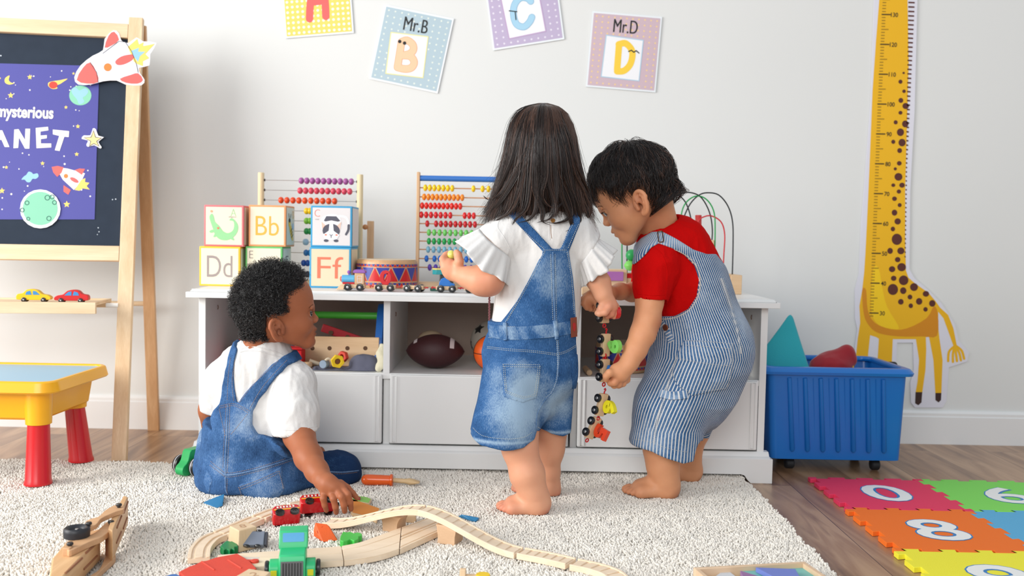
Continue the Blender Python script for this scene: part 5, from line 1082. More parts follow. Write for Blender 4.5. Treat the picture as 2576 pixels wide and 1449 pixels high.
class Garment:
    def __init__(s,o): 
        me=o.data; n=len(me.vertices); v=np.empty(n*3,np.float32); me.vertices.foreach_get('co',v); R,t=_root[o.parent.name]; s.v=v.reshape(-1,3)@R.T+t
        s.b=BVHTree.FromPolygons(s.v.tolist(),[tuple(p.vertices) for p in me.polygons]); s.o=o
    def hit(s,x,y):
        d=ray(x,y); h=s.b.ray_cast(Vector((0,0,H)),Vector(d).normalized()); return (np.array(h[0]),np.array(h[1])) if h[0] is not None else (None,None)
    def path(s,pts,n=10,smooth=1,lift=.0004):
        out=[]; c=cr(pts,n) if smooth else pts
        for x,y in c:
            p,nn=s.hit(x,y)
            if p is not None and (not out or np.linalg.norm(p-out[-1][0])<.03): out.append((p+nn*lift,nn))
        return out
    def stitch(s,name,lines,m,parent,r=.0006,dash=.0028,gap=.0018,n=14):
        mb=MB()
        for L_ in lines:
            pa=s.path(L_,n)
            if len(pa)<2: continue
            p=np.array([a for a,_ in pa]); d=np.concatenate([[0],np.cumsum(np.linalg.norm(np.diff(p,axis=0),axis=1))]); t=0
            while t<d[-1]-dash:
                q=[[np.interp(t+dash*u,d,p[:,i]) for i in range(3)] for u in(0,.5,1)]; mb.tube(q,[r*.6,r,r*.6],4); t+=dash+gap
        return obj(name,mb,m,parent,sharp=180) if mb.v else None
    def seam(s,name,lines,m,parent,r=.0014,n=14,lift=.0):
        mb=MB()
        for L_ in lines:
            pa=s.path(L_,n,lift=lift)
            if len(pa)>1:
                mb.tube([a for a,_ in pa],r,6)
        o=obj(name,mb,m,parent,sharp=180) if mb.v else None
        if o: fattr(o,'fade',[.2]*len(o.data.vertices))
        return o
    def band(s,name,L_,w,th,m,parent,n=8,fade=.25,smooth=1):
        """flat strap of width w lying on the cloth"""
        pa=s.path(L_,n,smooth,0); mb=MB(); v=[];f=[]; N=len(pa)
        for i,(p,nn) in enumerate(pa):
            t=nrm(pa[min(i+1,N-1)][0]-pa[max(i-1,0)][0]); x=nrm(np.cross(t,nn)); z=np.cross(x,t)
            for a,b in ((-.5,0),(-.5,1),(-.42,1.15),(.42,1.15),(.5,1),(.5,0)): v.append(p+x*a*w+z*(b*th))
        for i in range(N-1):
            for k in range(6): f.append((i*6+k,i*6+(k+1)%6,i*6+6+(k+1)%6,i*6+6+k))
        f.append(tuple(range(6))); f.append(tuple((N-1)*6+k for k in range(6))[::-1]); mb.add(v,f)
        o=obj(name,mb,m,parent,sharp=60); fattr(o,'fade',fade+.25*vnoise(np.array(v),(90,90,90))); return o
THR=mat('stitch_cream',(214,214,200),.8); THO=mat('stitch_ochre',(196,150,100),.8); WSH=mat('white_cotton',(222,221,219),.95,spec=.08,bump=.5,bscale=90,sheen=.1)
# ---------------------------------------------------------------- the girl
girl=thing('person','child seen from behind, long straight brown hair, white ruffled shirt, short denim dungarees','person',(.04,2.3,RZ))
SKG=skin('skin_light',(226,166,132),(204,108,86))
B=SDF((-.20,2.12,.012),(.28,2.50,.93),.002)
YB=2.32
B.ell(P(1364,385,YB+.012),(.074,.078,.092),k=0); B.cap(P(1378,455,YB+.01),P(1386,560,YB+.01),.042,.046,k=.02)
B.cap(P(1362,620,YB+.01),P(1345,800,YB+.01),.078,.088,sq=(1,.62,1)); B.cap(P(1300,600,YB),P(1440,605,YB),.045,.042,k=.02)
B.cap(P(1335,880,YB),P(1335,950,YB),.095,.10,sq=(1,.75,1),k=.03)
# left leg (near), right leg (far)
LG=[pp(1288,960,2.285,60),pp(1307,1080,2.265,45),pp(1307,1125,2.25,42.5),pp(1327,1195,2.24,41.5),pp(1342,1242,2.235,31),pp(1351,1272,2.232,26)]
B.chain(LG,k=.02); hl=F(1388,1318,RZ); foot(B,(hl[0],2.236),pi-.05,.139,+1,P(1351,1276,2.234),k=.014)
RG=[pp(1388,960,2.35,52),pp(1384,1090,2.38,38),pp(1384,1130,2.385,33),pp(1384,1190,2.395,22),pp(1387,1232,2.40,16)]
B.chain(RG,k=.02); foot(B,(P(1405,1268,2.40)[0],2.40),pi-.1,.132,+1,P(1388,1236,2.40),k=.014)
# left arm raised, hand round the yellow egg
B.chain([pp(1262,600,2.31,34),pp(1240,660,2.285,34),pp(1231,702,2.255,36),pp(1205,706,2.255,30),pp(1178,698,2.265,24),pp(1158,692,2.275,20)],k=.018)
B.ell(P(1222,716,2.255),(.030,.028,.024),k=.02)
hy=2.285
B.ell(P(1141,683,hy),(.024,.018,.024),Ry(-.5),k=.012); B.ell(P(1128,672,hy),(.017,.016,.022),k=.012)
B.chain([pp(1151,676,hy-.01,13),pp(1155,658,hy-.016,10.5),pp(1152,642,hy-.014,9.5),pp(1148,635,hy-.010,8)],k=.006)
B.chain([pp(1119,672,hy-.004,11),pp(1114,652,hy,8.5),pp(1122,641,hy+.012,7.5),pp(1133,636,hy+.018,7)],k=.005)
B.chain([pp(1122,678,hy+.008,10),pp(1114,662,hy+.016,8.5),pp(1124,650,hy+.026,7.5),pp(1138,646,hy+.03,7)],k=.004)
B.chain([pp(1122,686,hy+.014,10),pp(1116,674,hy+.026,8),pp(1126,662,hy+.036,7.5),pp(1140,658,hy+.038,7)],k=.004)
B.chain([pp(1128,694,hy+.014,9),pp(1122,684,hy+.030,7.5),pp(1132,674,hy+.040,7),pp(1144,672,hy+.040,6.5)],k=.004)
# right arm hanging forward to the train
B.chain([pp(1462,610,2.33,32),pp(1487,680,2.318,29),pp(1508,712,2.305,26),pp(1518,742,2.30,20),pp(1524,752,2.30,17)],k=.016)
hr=2.30
B.ell(P(1534,768,hr),(.020,.015,.019),Ry(.5),k=.012)
B.chain([pp(1531,774,hr-.012,10),pp(1522,786,hr-.018,8.5),pp(1508,789,hr-.016,7.5),pp(1502,788,hr-.012,7)],k=.005)
B.chain([pp(1521,764,hr-.008,9),pp(1512,774,hr-.010,8),pp(1506,782,hr-.004,7)],k=.005)
B.chain([pp(1541,776,hr-.002,9),pp(1538,790,hr-.002,8),pp(1528,796,hr+.002,7)],k=.004)
B.chain([pp(1546,774,hr+.008,9),pp(1549,788,hr+.008,7.5),pp(1545,797,hr+.008,7)],k=.004)
B.chain([pp(1548,768,hr+.016,8.5),pp(1555,780,hr+.016,7.5),pp(1554,790,hr+.016,6.5)],k=.004)
fl=lambda v:blobs(v,[(P(1260,1305,2.23),.05,.55),(P(1380,1310,2.23),.035,.8),(P(1400,1262,2.4),.035,.8),(P(1290,1245,2.4),.04,.5),(P(1235,722,2.24),.045,.32),(P(1130,650,2.3),.03,.35),(P(1535,785,2.3),.03,.5),(P(1330,1140,2.25),.05,.15)])
gb=body_mesh(B,'body',SKG,girl,fl); del B
def plane_cut(S,x,y,Y,nx,ny,ndy=0): # pixel point and outward pixel direction
    a=P(x,y,Y); b=P(x+nx*10,y+ny*10,Y); n=nrm(b-a)+np.array([0,ndy,0]); S.half(a,-n)
# shirt
S=SDF((-.15,2.10,.14),(.28,2.50,.86),.0025)
S.cap(P(1366,618,YB),P(1346,812,YB),.096,.1045,sq=(1,.72,1),k=0); S.ell(P(1372,575,YB),(.075,.062,.045),k=.04)
S.chain([pp(1345,588,YB,48),pp(1300,592,YB-.005,48)],k=.03); S.chain([pp(1400,585,YB,46),pp(1435,590,YB,48)],k=.03)
SL=SDF((-.15,2.10,.14),(.28,2.50,.86),.0025); SL.chain([pp(1345,588,YB,48),pp(1288,592,YB-.01,52),pp(1252,612,2.295,56)],k=.03); plane_cut(SL,1247,616,2.29,-.64,.77)
SR=SDF((-.15,2.10,.14),(.28,2.50,.86),.0025); SR.chain([pp(1400,585,YB,46),pp(1440,590,YB,50),pp(1482,628,2.305,42)],k=.03); plane_cut(SR,1483,634,2.305,.85,.53)
S.cap(P(1383,545,YB),P(1385,575,YB),.052,.06,k=.02)
shirt_g=trunc(S).g.copy()
S.g=smin(smin(S.g,SL.g,.02),SR.g,.02); shirt_g=S.g.copy(); del SL,SR
S.half(P(1340,835,YB),(0,0,1))
S.cap(P(1384,520,YB),P(1385,560,YB-.002),.044,k=.004,mode='s')
v,f=S.mesh(); v=lap(v,f,2); d_=v-P(1247,616,2.29); nl=nrm(P(1237,628,2.29)-P(1247,616,2.29))
v=wrinkle(v,f,.0046,(24,24,7),2); v=wrinkle(v,f,.0016,(70,70,22),9); so=obj('shirt',(v,f),WSH,girl,sharp=180); GS=Garment(so)
def ruffle(c0,r0,c1,r1,ax,nm,ph=0,waves=9,ax1=None):
    ax=nrm(ax); c0=c0-ax*.005; M0=frame(ax,(0,1,0)); M1=M0 if ax1 is None else frame(ax1,(0,1,0)); nU=120;nV=12; v=[];f=[]
    for j in range(nV+1):
        t=j/nV; M=M0*(1-t)+M1*t
        for i in range(nU):
            a=2*pi*i/nU; wv=sin(waves*a+ph+1.2*sin(2*a))+.5*sin(waves*2.3*a+1+ph); am=.0008+.0058*t**1.1
            r=r0+(r1-r0)*(t**.9)+am*wv; c=c0*(1-t)+c1*t
            v.append(c+M[:,0]*cos(a)*r*1.03+M[:,1]*sin(a)*r*.96+ax*(.004*t*sin(waves*a*.5+ph)))
    for j in range(nV):
        for i in range(nU): f.append((j*nU+i,j*nU+(i+1)%nU,(j+1)*nU+(i+1)%nU,(j+1)*nU+i))
    o=obj(nm,(np.array(v),f),WSH,girl,sharp=180); m_=o.modifiers.new('s','SOLIDIFY'); m_.thickness=.0016; m_.offset=0; return o
ruffle(P(1247,615,2.295),.0555,P(1220,659,2.292),.087,P(1237,627,2.297)-P(1247,615,2.295),'sleeve_ruffle')
ruffle(P(1481,634,2.305),.040,P(1505,674,2.313),.057,P(1490,640,2.306)-P(1481,634,2.305),'sleeve_ruffle',2,8,P(1512,681,2.315)-P(1505,674,2.313))
GS.seam('shoulder_seam',[[(1262,545),(1252,570),(1270,600),(1290,640),(1296,660)]],WSH,so,.0007)
# dungarees
D=SDF((-.15,2.10,.14),(.28,2.50,.86),.0025); D.g=shirt_g-.0062
D.cap(P(1338,830,YB),P(1338,900,YB),.112,.118,sq=(1,.76,1),k=.02)
D.chain([pp(1300,930,2.31,86),pp(1270,1060,2.27,84),pp(1266,1110,2.265,86)],k=.03); D.chain([pp(1378,930,2.345,76),pp(1392,1060,2.37,56),pp(1394,1110,2.375,54)],k=.015)
D.cap(P(1350,985,2.30),P(1350,1010,2.31),.05,.048,k=.03); D.ell(P(1300,935,2.27),(.062,.06,.062),k=.03); D.ell(P(1385,935,2.30),(.055,.06,.06),k=.03)
base=trunc(D).g.copy()
outl=[(1262,500),(1293,500),(1293,516),(1330,560),(1388,626),(1409,626),(1440,556),(1440,500),(1466,500),(1457,565),(1430,632),(1441,700),(1450,808),(1452,892),(1446,1000),(1441,1070),(1440,1102),(1420,1108),(1388,1101),(1362,1088),(1349,1076),(1342,1094),(1316,1110),(1272,1114),(1212,1106),(1184,1084),(1200,1016),(1206,984),(1215,928),(1211,880),(1221,856),(1229,838),(1227,810),(1262,812),(1300,757),(1335,697),(1366,634),(1310,575),(1262,522)]
cut(D,outl,2.27)
v,f=D.mesh(); v=lap(v,f,3); low=np.clip((.62-v[:,2])/.2,0,1)
v=wrinkle(v,f,.0030,(20,20,9),4,mask=.5+.5*low); v=wrinkle(v,f,.0022,(9,9,50),7,mask=np.clip(1-np.abs(v[:,2]-.44)/.05,0,1))
DNG=denim('denim_mid_blue',(26,56,98),(56,98,148),(152,178,202))
do=obj('dungarees',(v,f),DNG,girl,sharp=180)
def fadef(v,L_): return blobs(v,L_)
fattr(do,'fade',np.maximum(fadef(v,[(P(1320,1030,2.2),.085,.55),(P(1425,1035,2.25),.07,.55),(P(1390,690,2.24),.06,.25),(P(1225,960,2.2),.05,.3),(P(1310,940,2.2),.04,.35)]),.45*np.clip(1-np.abs(v[:,2]-P(1300,1100,2.25)[2])/.008,0,1))-.12*np.clip(1-np.abs(v[:,0]-P(1352,1000,2.3)[0])/.03,0,1)*(v[:,2]<.34))
GD=Garment(do)
GD.band('waistband',[(1231,832),(1280,838),(1340,836),(1400,830),(1448,820)],.031,.0022,DNG,do,fade=.12)
for L_ in ([(1271,812),(1272,835),(1273,856)],[(1395,806),(1398,830),(1400,852)]): GD.band('belt_loop',L_,.0095,.0048,DNG,do,fade=.2)
D2=SDF.__new__(SDF); D2.lo=D.lo;D2.h=D.h;D2.n=D.n;D2.ax=D.ax
for nm,pl in (('pocket',[(1263,913),(1362,914),(1350,998),(1315,1006),(1268,990)]),('pocket',[(1438,903),(1455,894),(1455,990),(1441,984)])):
    D2.g=base-.0022; D2.g=np.maximum(D2.g,np.where(D2.ax[1][None,:,None]>2.33,.04,-.04)); cut(D2,pl,2.25)
    pv,pf=D2.mesh(); pv=lap(pv,pf,2); pv=wrinkle(pv,pf,.0030,(20,20,9),4); po_=obj(nm,(pv,pf),DNG,do,sharp=180); fattr(po_,'fade',blobs(pv,[(P(1325,985,2.2),.05,.7),(P(1310,930,2.2),.03,.3)]))
GP=GD
GD.stitch('stitching',[[(1231,818),(1300,822),(1360,822),(1446,808)],[(1229,849),(1290,852),(1360,848),(1448,838)],[(1226,872),(1280,878),(1340,882),(1402,890)],[(1226,876),(1280,882),(1340,886),(1402,894)],[(1403,889),(1425,882),(1449,868)],[(1403,893),(1425,886),(1449,872)],
 [(1396,640),(1398,700),(1399,760),(1400,805)],[(1385,640),(1387,700),(1389,760),(1391,805)],[(1400,856),(1402,900),(1400,950),(1388,985),(1372,1000)],[(1404,856),(1406,900),(1404,950)],
 [(1371,632),(1340,694),(1304,760),(1275,808)],[(1426,634),(1437,700),(1444,790)],[(1190,1076),(1215,1096),(1270,1104),(1316,1100),(1340,1086)],[(1352,1074),(1388,1092),(1420,1098),(1437,1095)],
 [(1268,524),(1312,574),(1370,628)],[(1291,520),(1330,562),(1386,622)],[(1442,562),(1411,624)],[(1455,564),(1428,626)],[(1370,629),(1428,629)]],THR,do)
GD.stitch('pocket_stitching',[[(1266,917),(1358,918)],[(1266,922),(1358,923)],[(1267,918),(1272,988),(1315,1002),(1347,994),(1358,920)],[(1441,905),(1443,984)]],THR,do,lift if False else .0007) if False else None
def lifted_stitch(lines,l,m=THR,parent=do,G_=GD,r=.0006):
    mb=MB()
    for L_ in lines:
        p=np.array([a for a,_ in G_.path(L_,16,1,l)])
        if len(p)<2: continue
        d=np.concatenate([[0],np.cumsum(np.linalg.norm(np.diff(p,axis=0),axis=1))]); t=0
        while t<d[-1]-.0028: mb.tube([[np.interp(t+.0028*u,d,p[:,i]) for i in range(3)] for u in(0,.5,1)],[r*.6,r,r*.6],4); t+=.0046
    obj('stitching',mb,m,parent,sharp=180)
lifted_stitch([[(1266,917),(1310,918),(1358,918)],[(1266,922),(1310,923),(1358,923)],[(1267,917),(1269,950),(1272,987)],[(1272,987),(1295,996),(1315,1002)],[(1315,1002),(1335,997),(1347,994)],[(1347,994),(1353,960),(1358,919)],[(1271,922),(1275,984)],[(1275,984),(1315,997),(1343,990)],[(1343,990),(1353,924)]],.0032)
GD.seam('center_seam',[[(1391,634),(1393,700),(1394,760),(1396,806)],[(1402,856),(1404,900),(1402,950),(1390,985),(1372,1005),(1352,1040),(1349,1076)]],DNG,do,.0018)
GD.seam('bib_edge',[[(1368,631),(1337,695),(1302,758),(1272,810)],[(1428,631),(1439,700),(1447,800)]],DNG,do,.0016)
p,n_=GD.hit(1441,823); Mf=frame(n_,(1,0,0)); 
obj('leather_patch',MB().box(p+n_*.0035,(.021,.047,.0016),R=frame(n_,(1,0,.05))),mat('leather_brown',(132,62,40),.6),do,bevel=.0004)
pm=MB(); pm.flat(cr([(-.005,.008),(0,.011),(.005,.008),(.0055,-.002),(0,-.010),(-.0045,-.004)],4,True),p+n_*.0046,frame(n_,(1,0,.05))[:,0],frame(n_,(1,0,.05))[:,1],0); obj('patch_emblem',pm,mat('leather_red',(176,32,30),.6),do)
p,n_=GS.hit(1391,555); obj('button',MB().lathe([(.0,.0),(.0052,.0),(.0055,.0012),(.0045,.0022),(.002,.0016),(.0,.0016)],16,p,n_,cap=False),mat('button_horn',(150,104,50),.3),so)
GS.seam('neck_slit',[[(1385,566),(1386,585),(1388,600)]],mat('slit_shadow_thread',(150,120,100),.8),so,.0007)
GS.seam('neck_placket',[[(1381,548),(1381,575),(1383,604)]],WSH,so,.0008)
obj('side_cord',MB().tube([P(1231,y,2.30)+np.array([.0008*sin(y*.9),0,0]) for y in range(738,830,2)],.0022,6),mat('cord_maroon',(120,70,74),.8),girl)
# hair
HAIR=mat('hair_dark_brown',(34,23,20),.34,spec=.6,coat=.12); HAIR2=mat('hair_brown_highlight',(92,66,54),.34,spec=.6)
prof_h=[(258,3),(262,22),(270,44),(286,64),(312,79),(345,88),(390,96),(440,108),(490,121),(530,128),(600,128)]
cxp=[(262,1366),(300,1362),(400,1360),(500,1357),(560,1356)]
def hw(y): return np.interp(y,[a for a,_ in prof_h],[b for _,b in prof_h])
def hc(y): return np.interp(y,[a for a,_ in cxp],[b for _,b in cxp])
HY=2.325; k_=HY/FP
z_of=lambda y:P(1360,y,HY)[2]
def girl_hair(N,m,name,seed,r0=.00055,lam0=.80,lam1=1.0,S_=22,stray=0):
    g=np.random.default_rng(seed); out=np.zeros((N,S_,3)); ncl=N//38; ca=g.uniform(-pi,pi,ncl)
    for i in range(N):
        c=g.integers(ncl); a0=ca[c]+g.normal(0,.10); 
        # fringe side (far) shorter
        lam=g.uniform(lam0,lam1)+stray*g.uniform(0,.18); yend=g.uniform(520,572)+10*sin(ca[c]*5+c) if g.random()<.86 else g.uniform(430,530)
        if cos(a0)>.75: yend=min(yend+g.uniform(0,26),592)
        t=np.linspace(0,1,S_); ys=260+(yend-260)*t**1.25
        tw=g.normal(0,.10)+.16*sin(c*1.7); a=a0+(tw*t**2)*.8+(ca[c]-a0)*t**1.6*.88
        wx=np.array([hw(y) for y in ys])*lam; cx=np.array([hc(y) for y in ys])
        # parting: hair flows from crown; narrow depth
        wy=np.interp(ys,[262,274,290,315,345,400,470,560],[4,50,70,88,97,101,92,84])*lam
        flick=np.clip((t-.80)/.20,0,1)**2*(1.1*sin(c*2.3)+g.normal(.1,.35))*20
        inw=-np.clip((t-.75)/.25,0,1)**2*np.maximum(0,-np.sin(a))*18
        x=cx+(wx+flick)*np.cos(a); yy=HY+.0+(wy+inw+flick*.4)*np.sin(a)*k_
        x+=4.0*np.sin(t*7+c)*t
        for j in range(S_): out[i,j]=P(x[j],ys[j]+(0 if stray==0 else -3*sin(t[j]*3)),HY)
        out[i,:,1]=yy
        sc__=(out[i,:,1]-0)/HY; out[i,:,0]*=sc__; 
    return strands(name,out,r0,r0*.35,m,girl,seed=seed)
hb=SDF((-.08,2.2,.67),(.20,2.46,.86),.003)
for y in range(270,500,8): hb.cap(P(hc(y),y,HY),P(hc(y+8),y+8,HY),hw(y)*k_*.80,hw(y+8)*k_*.80,k=.004,sq=(1,np.interp(y,[262,274,290,315,345,400,470,560],[4,50,70,88,97,101,92,84])/hw(y),1))
v,f=hb.mesh(); v=lap(v,f,2); v=wrinkle(v,f,.003,(90,90,6),1); obj('hair_underlayer',(v,f),mat('hair_dark',(30,21,19),.5),girl,sharp=180)
girl_hair(5200,HAIR,'hair_strands',1); girl_hair(2000,HAIR2,'hair_strands',2,.0005,.93,1.01); girl_hair(160,HAIR,'hair_strands',3,.00028,.98,1.02,stray=1)

LK=[([(1330,380),(1290,450),(1258,492),(1230,503),(1216,492)],2.285),([(1310,420),(1272,490),(1244,524),(1214,537)],2.285),([(1318,440),(1300,505),(1275,540),(1235,560)],2.26),([(1335,440),(1325,520),(1300,548),(1288,566)],2.24),([(1350,440),(1350,520),(1332,552),(1302,560)],2.232),
([(1372,440),(1362,490),(1380,518),(1402,521),(1420,503)],2.222),([(1400,430),(1430,500),(1436,545),(1400,562),(1366,556)],2.228),([(1380,450),(1396,520),(1384,550),(1352,560)],2.228),([(1440,430),(1470,490),(1479,535),(1462,568),(1432,574)],2.275),([(1448,420),(1478,480),(1488,525),(1480,552)],2.30),
([(1425,450),(1452,520),(1458,560),(1424,582)],2.25),([(1410,480),(1432,540),(1440,572),(1446,590)],2.245),([(1345,470),(1366,530),(1364,556),(1384,566)],2.23),([(1290,400),(1258,470),(1240,500),(1232,520)],2.31),([(1362,300),(1330,400),(1312,500),(1322,556)],2.225),([(1375,290),(1392,400),(1398,500),(1380,546)],2.222),([(1392,300),(1425,410),(1440,500),(1452,548)],2.245)]
g=np.random.default_rng(77); LS=[];LS2=[]
for path,Y in LK:
    if path[0][1]>370: path=[(1364+(path[0][0]-1364)*.45,282),(1364+(path[0][0]-1364)*.8,(path[0][1]+282)/2)]+path
    c=np.array(cr(path,5)); n=len(c); u=np.linspace(0,1,n)
    for k in range(46):
        o1,o2,ph=g.normal(0,5.2),g.normal(0,.006),g.uniform(0,6); w_=(1-u**2.2)*.9+.12; e=min(n,int(n*g.uniform(.86,1.01))); q=[]
        for j in range(n): jj=min(j,e-1)*1.0+(0 if j<e else 0); jj=u[j]*(e-1); i0=int(jj); i1=min(i0+1,n-1); pxy=c[i0]*(1-(jj-i0))+c[i1]*(jj-i0); yy=pxy[1]; Ys_=HY-np.interp(yy,[262,274,290,315,345,400,470,560],[4,50,70,88,97,101,96,92])*k_*max(1-((pxy[0]-hc(yy))/(hw(yy)+2))**2,.02)**.5-.0015; q.append(P(pxy[0]+o1*w_[j]+1.2*sin(ph+4*u[j]),pxy[1]+.3*o1*w_[j],Ys_+abs(o2)*w_[j]*.6-.002*sin(pi*u[j])))
        q=np.array(q); q=np.stack([np.interp(np.linspace(0,1,20),u,q[:,i]) for i in range(3)],1); (LS2 if k%5==0 else LS).append(q)
strands('hair_lock',np.array(LS),.00055,.00022,HAIR,girl,seed=8); strands('hair_lock',np.array(LS2),.0005,.0002,HAIR2,girl,seed=9)
# ---------------------------------------------------------------- the seated child
boy=thing('person','curly haired child sitting on the rug in denim dungarees and white shirt, touching a train','person',(-.62,2.42,RZ))
SKB=skin('skin_brown',(172,104,70),(98,50,34),.52)
B=SDF((-.82,2.08,.012),(-.325,2.68,.66),.002)
HO=P(692,757,2.40); hs=.97
yaw=radians(17); fw=np.array([cos(yaw),sin(yaw),0]); HR=np.stack([fw,[-sin(yaw),cos(yaw),0],[0,0,1]],1); HR=HR@Ry(-.03)
head(B,HO,HR,hs)
B.cap(HO+HR@np.array([-.028,0,-.06]),P(655,915,2.41),.046,.050,k=.02)
B.cap(P(645,960,2.42),P(630,1150,2.42),.09,.10,sq=(1,.7,1),k=.03)
B.chain([pp(738,955,2.40,36),pp(748,1060,2.355,38),pp(752,1095,2.33,38),pp(776,1150,2.26,34),pp(797,1185,2.21,28),pp(814,1209,2.175,23.5)],k=.015)
B.chain([pp(560,960,2.44,34),pp(532,1030,2.50,30),pp(525,1062,2.54,24),pp(545,1090,2.57,20)],k=.015)
hy=2.15
B.chain([pp(814,1209,2.172,22),pp(826,1219,2.158,20),pp(838,1227,2.152,17)],k=.012)
for kx,ky,kr in ((816,1236,10),(830,1235,10.5),(846,1231,11),(861,1226,10.5)): B.cap(P(826,1216,2.162),P(kx,ky,hy+.004),16*.0009,kr*.0009,k=.012)
for ch in ([(816,1238,hy+.002,9.2),(813,1254,hy-.010,8.4),(817,1271,hy-.008,7.6),(821,1284,hy+.000,6.6)],
           [(831,1237,hy,9.6),(839,1255,hy-.018,8.8),(844,1275,hy-.016,8),(846,1289,hy-.008,7)],
           [(847,1233,hy,9.8),(859,1250,hy-.020,9),(865,1270,hy-.018,8.2),(867,1286,hy-.010,7.2)],
           [(862,1228,hy+.004,9.4),(875,1244,hy-.012,8.6),(881,1264,hy-.008,7.8),(883,1281,hy-.002,6.8)],
           [(856,1216,hy+.018,10.5),(873,1227,hy+.020,9),(887,1241,hy+.020,8),(898,1253,hy+.020,6.6)]): hand_f(B,[ch],.003)
B.ell(P(806,1138,2.60),(.012,.014,.016),k=.01); B.cap(P(803,1150,2.585),P(770,1185,2.56),.020,.026,k=.01)
fl=lambda v:np.maximum(blobs(v,[(HO+HR@np.array([.097,0,-.08]),.016,.75),(HO+HR@np.array([.0,-.08,-.07]),.022,.4),(P(850,1262,2.15),.022,.25)]),.35*np.clip(1-np.linalg.norm(v-P(680,880,2.36),axis=1)/.06,0,1))
body_mesh(B,'body',SKB,boy,fl); del B
EYW=mat('eye_white',(226,216,206),.15,coat=.6); EYB=mat('eye_iris',(28,16,12),.1,coat=.8)
def eyes(O,R,s,root,look=(1,0,0),ts=(1,-1)):
    for t in ts:
        c=O+R@np.array([.0797,t*.0295,-.034])*s; e=obj('eyeball',MB().ell(c,.0123*s,n=24,m=16),EYW,root,sharp=180)
        d=nrm(R@np.array(look)); obj('iris',MB().lathe([(.0,.0118*s),(.003*s,.0122*s),(.0082*s,.0100*s),(.0084*s,.0094*s)][::-1],20,c,d,cap=False),EYB,e)
def tubes_on(name,O,R,s,pts,r,m,root,n=6): # points in head frame
    return obj(name,MB().tube([O+R@np.array(p)*s for p in cr(pts,4)],r,n),m,root)
eyes(HO,HR,hs,boy,(.90,-.36,.16))
BR=mat('brow_black',(34,22,18),.7)
def brow(O,R,s,root,t,m):
    g=np.random.default_rng(3); N=170; o=np.zeros((N,4,3))
    for i in range(N):
        u=g.uniform(0,1); l=.014+.030*u; uu=-.0165+.005*sin(u*pi)-.003*u+g.normal(0,.0011); f0=.0965-.0145*u**1.5
        for j in range(4): k=j/3*.006; o[i,j]=O+R@np.array([f0+.0009*j*.4-k*.28*u,t*(l+k),uu+k*.25])*s
    strands('eyebrow',o,.00022,.0001,m,root,seed=1)
for t in(1,-1): brow(HO,HR,hs,boy,t,BR)
def lash(O,R,s,root,m):
    mb=MB()
    for t in(1,-1):
        for k in range(14):
            a=k/13; l=.022+.021*a; f=.0915+.002*sin(a*pi)-.006*a; u=-.0305+.0015*sin(a*pi)
            p=np.array([f,t*l,u]); mb.tube([O+R@p*s,O+R@(p+[.004,t*.0006,.0004])*s,O+R@(p+[.0065,t*.001,.0022])*s],[.0003,.00022,.0001],3)
        mb.tube([O+R@np.array([.0912+.0022*sin(a*pi)-.006*a,t*(.021+.022*a),-.0306+.0018*sin(a*pi)])*s for a in np.linspace(0,1,8)],.0005,4)
    obj('eyelashes',mb,m,root,sharp=180)
lash(HO,HR,hs,boy,BR)
# shirt
WSB=WSH
S=SDF((-.80,2.16,.02),(-.40,2.66,.50),.0025)
YS=2.42
S.cap(P(655,945,YS),P(628,1160,YS),.0935,.108,sq=(1,.72,1),k=0); S.ell(P(655,915,YS),(.082,.065,.045),k=.04)
S.cap(P(668,880,2.405),P(655,915,YS),.0535,.066,k=.02)
S.chain([pp(700,935,2.41,46),pp(738,970,2.39,52),pp(742,1030,2.365,55),pp(744,1090,2.345,57)],k=.025)
S.chain([pp(600,925,2.43,46),pp(563,960,2.44,46),pp(545,1020,2.48,40),pp(538,1060,2.52,38)],k=.025)
sg=trunc(S).g.copy()
S.cap(P(746,1060,2.355),P(752,1130,2.33),.0475,k=.002,mode='s')
X_,Y_,Z_=S.ax[0][:,None,None],S.ax[1][None,:,None],S.ax[2][None,None,:]
def sleeve_cut(S,px,py,Y,nx,ny,side_x,sgn,my=0):
    a=P(px,py,Y); n=nrm(P(px+nx*10,py+ny*10,Y)-a); xs=P(side_x,py,Y)[0]
    S.g=np.where((X_-xs)*sgn>0,np.maximum(S.g,(X_-a[0])*n[0]+(Z_-a[2])*n[2]+0*Y_),S.g)
sleeve_cut(S,745,1084,2.35,.12,1,688,1); sleeve_cut(S,530,1032,2.48,-.2,1,552,-1)
S.half(P(630,1150,2.3),(0,0,1))
S.cap(HO+HR@np.array([-.02,0,-.05]),P(672,832,2.40),.049,.046,k=.003,mode='s')
v,f=S.mesh(); v=lap(v,f,2); v=wrinkle(v,f,.0045,(20,20,11),6); v=wrinkle(v,f,.0020,(60,60,25),16); so=obj('shirt',(v,f),WSB,boy,sharp=180); GS=Garment(so)
GS.seam('neckline_rib',[[(607,878),(628,872),(660,876),(700,888),(722,902)],[(603,886),(628,881),(660,885),(700,898),(716,908)]],WSB,so,.0016)
GS.seam('sleeve_seam',[[(712,918),(694,955),(682,1000),(688,1040)],[(690,1080),(740,1082),(798,1072)]],WSB,so,.0008)
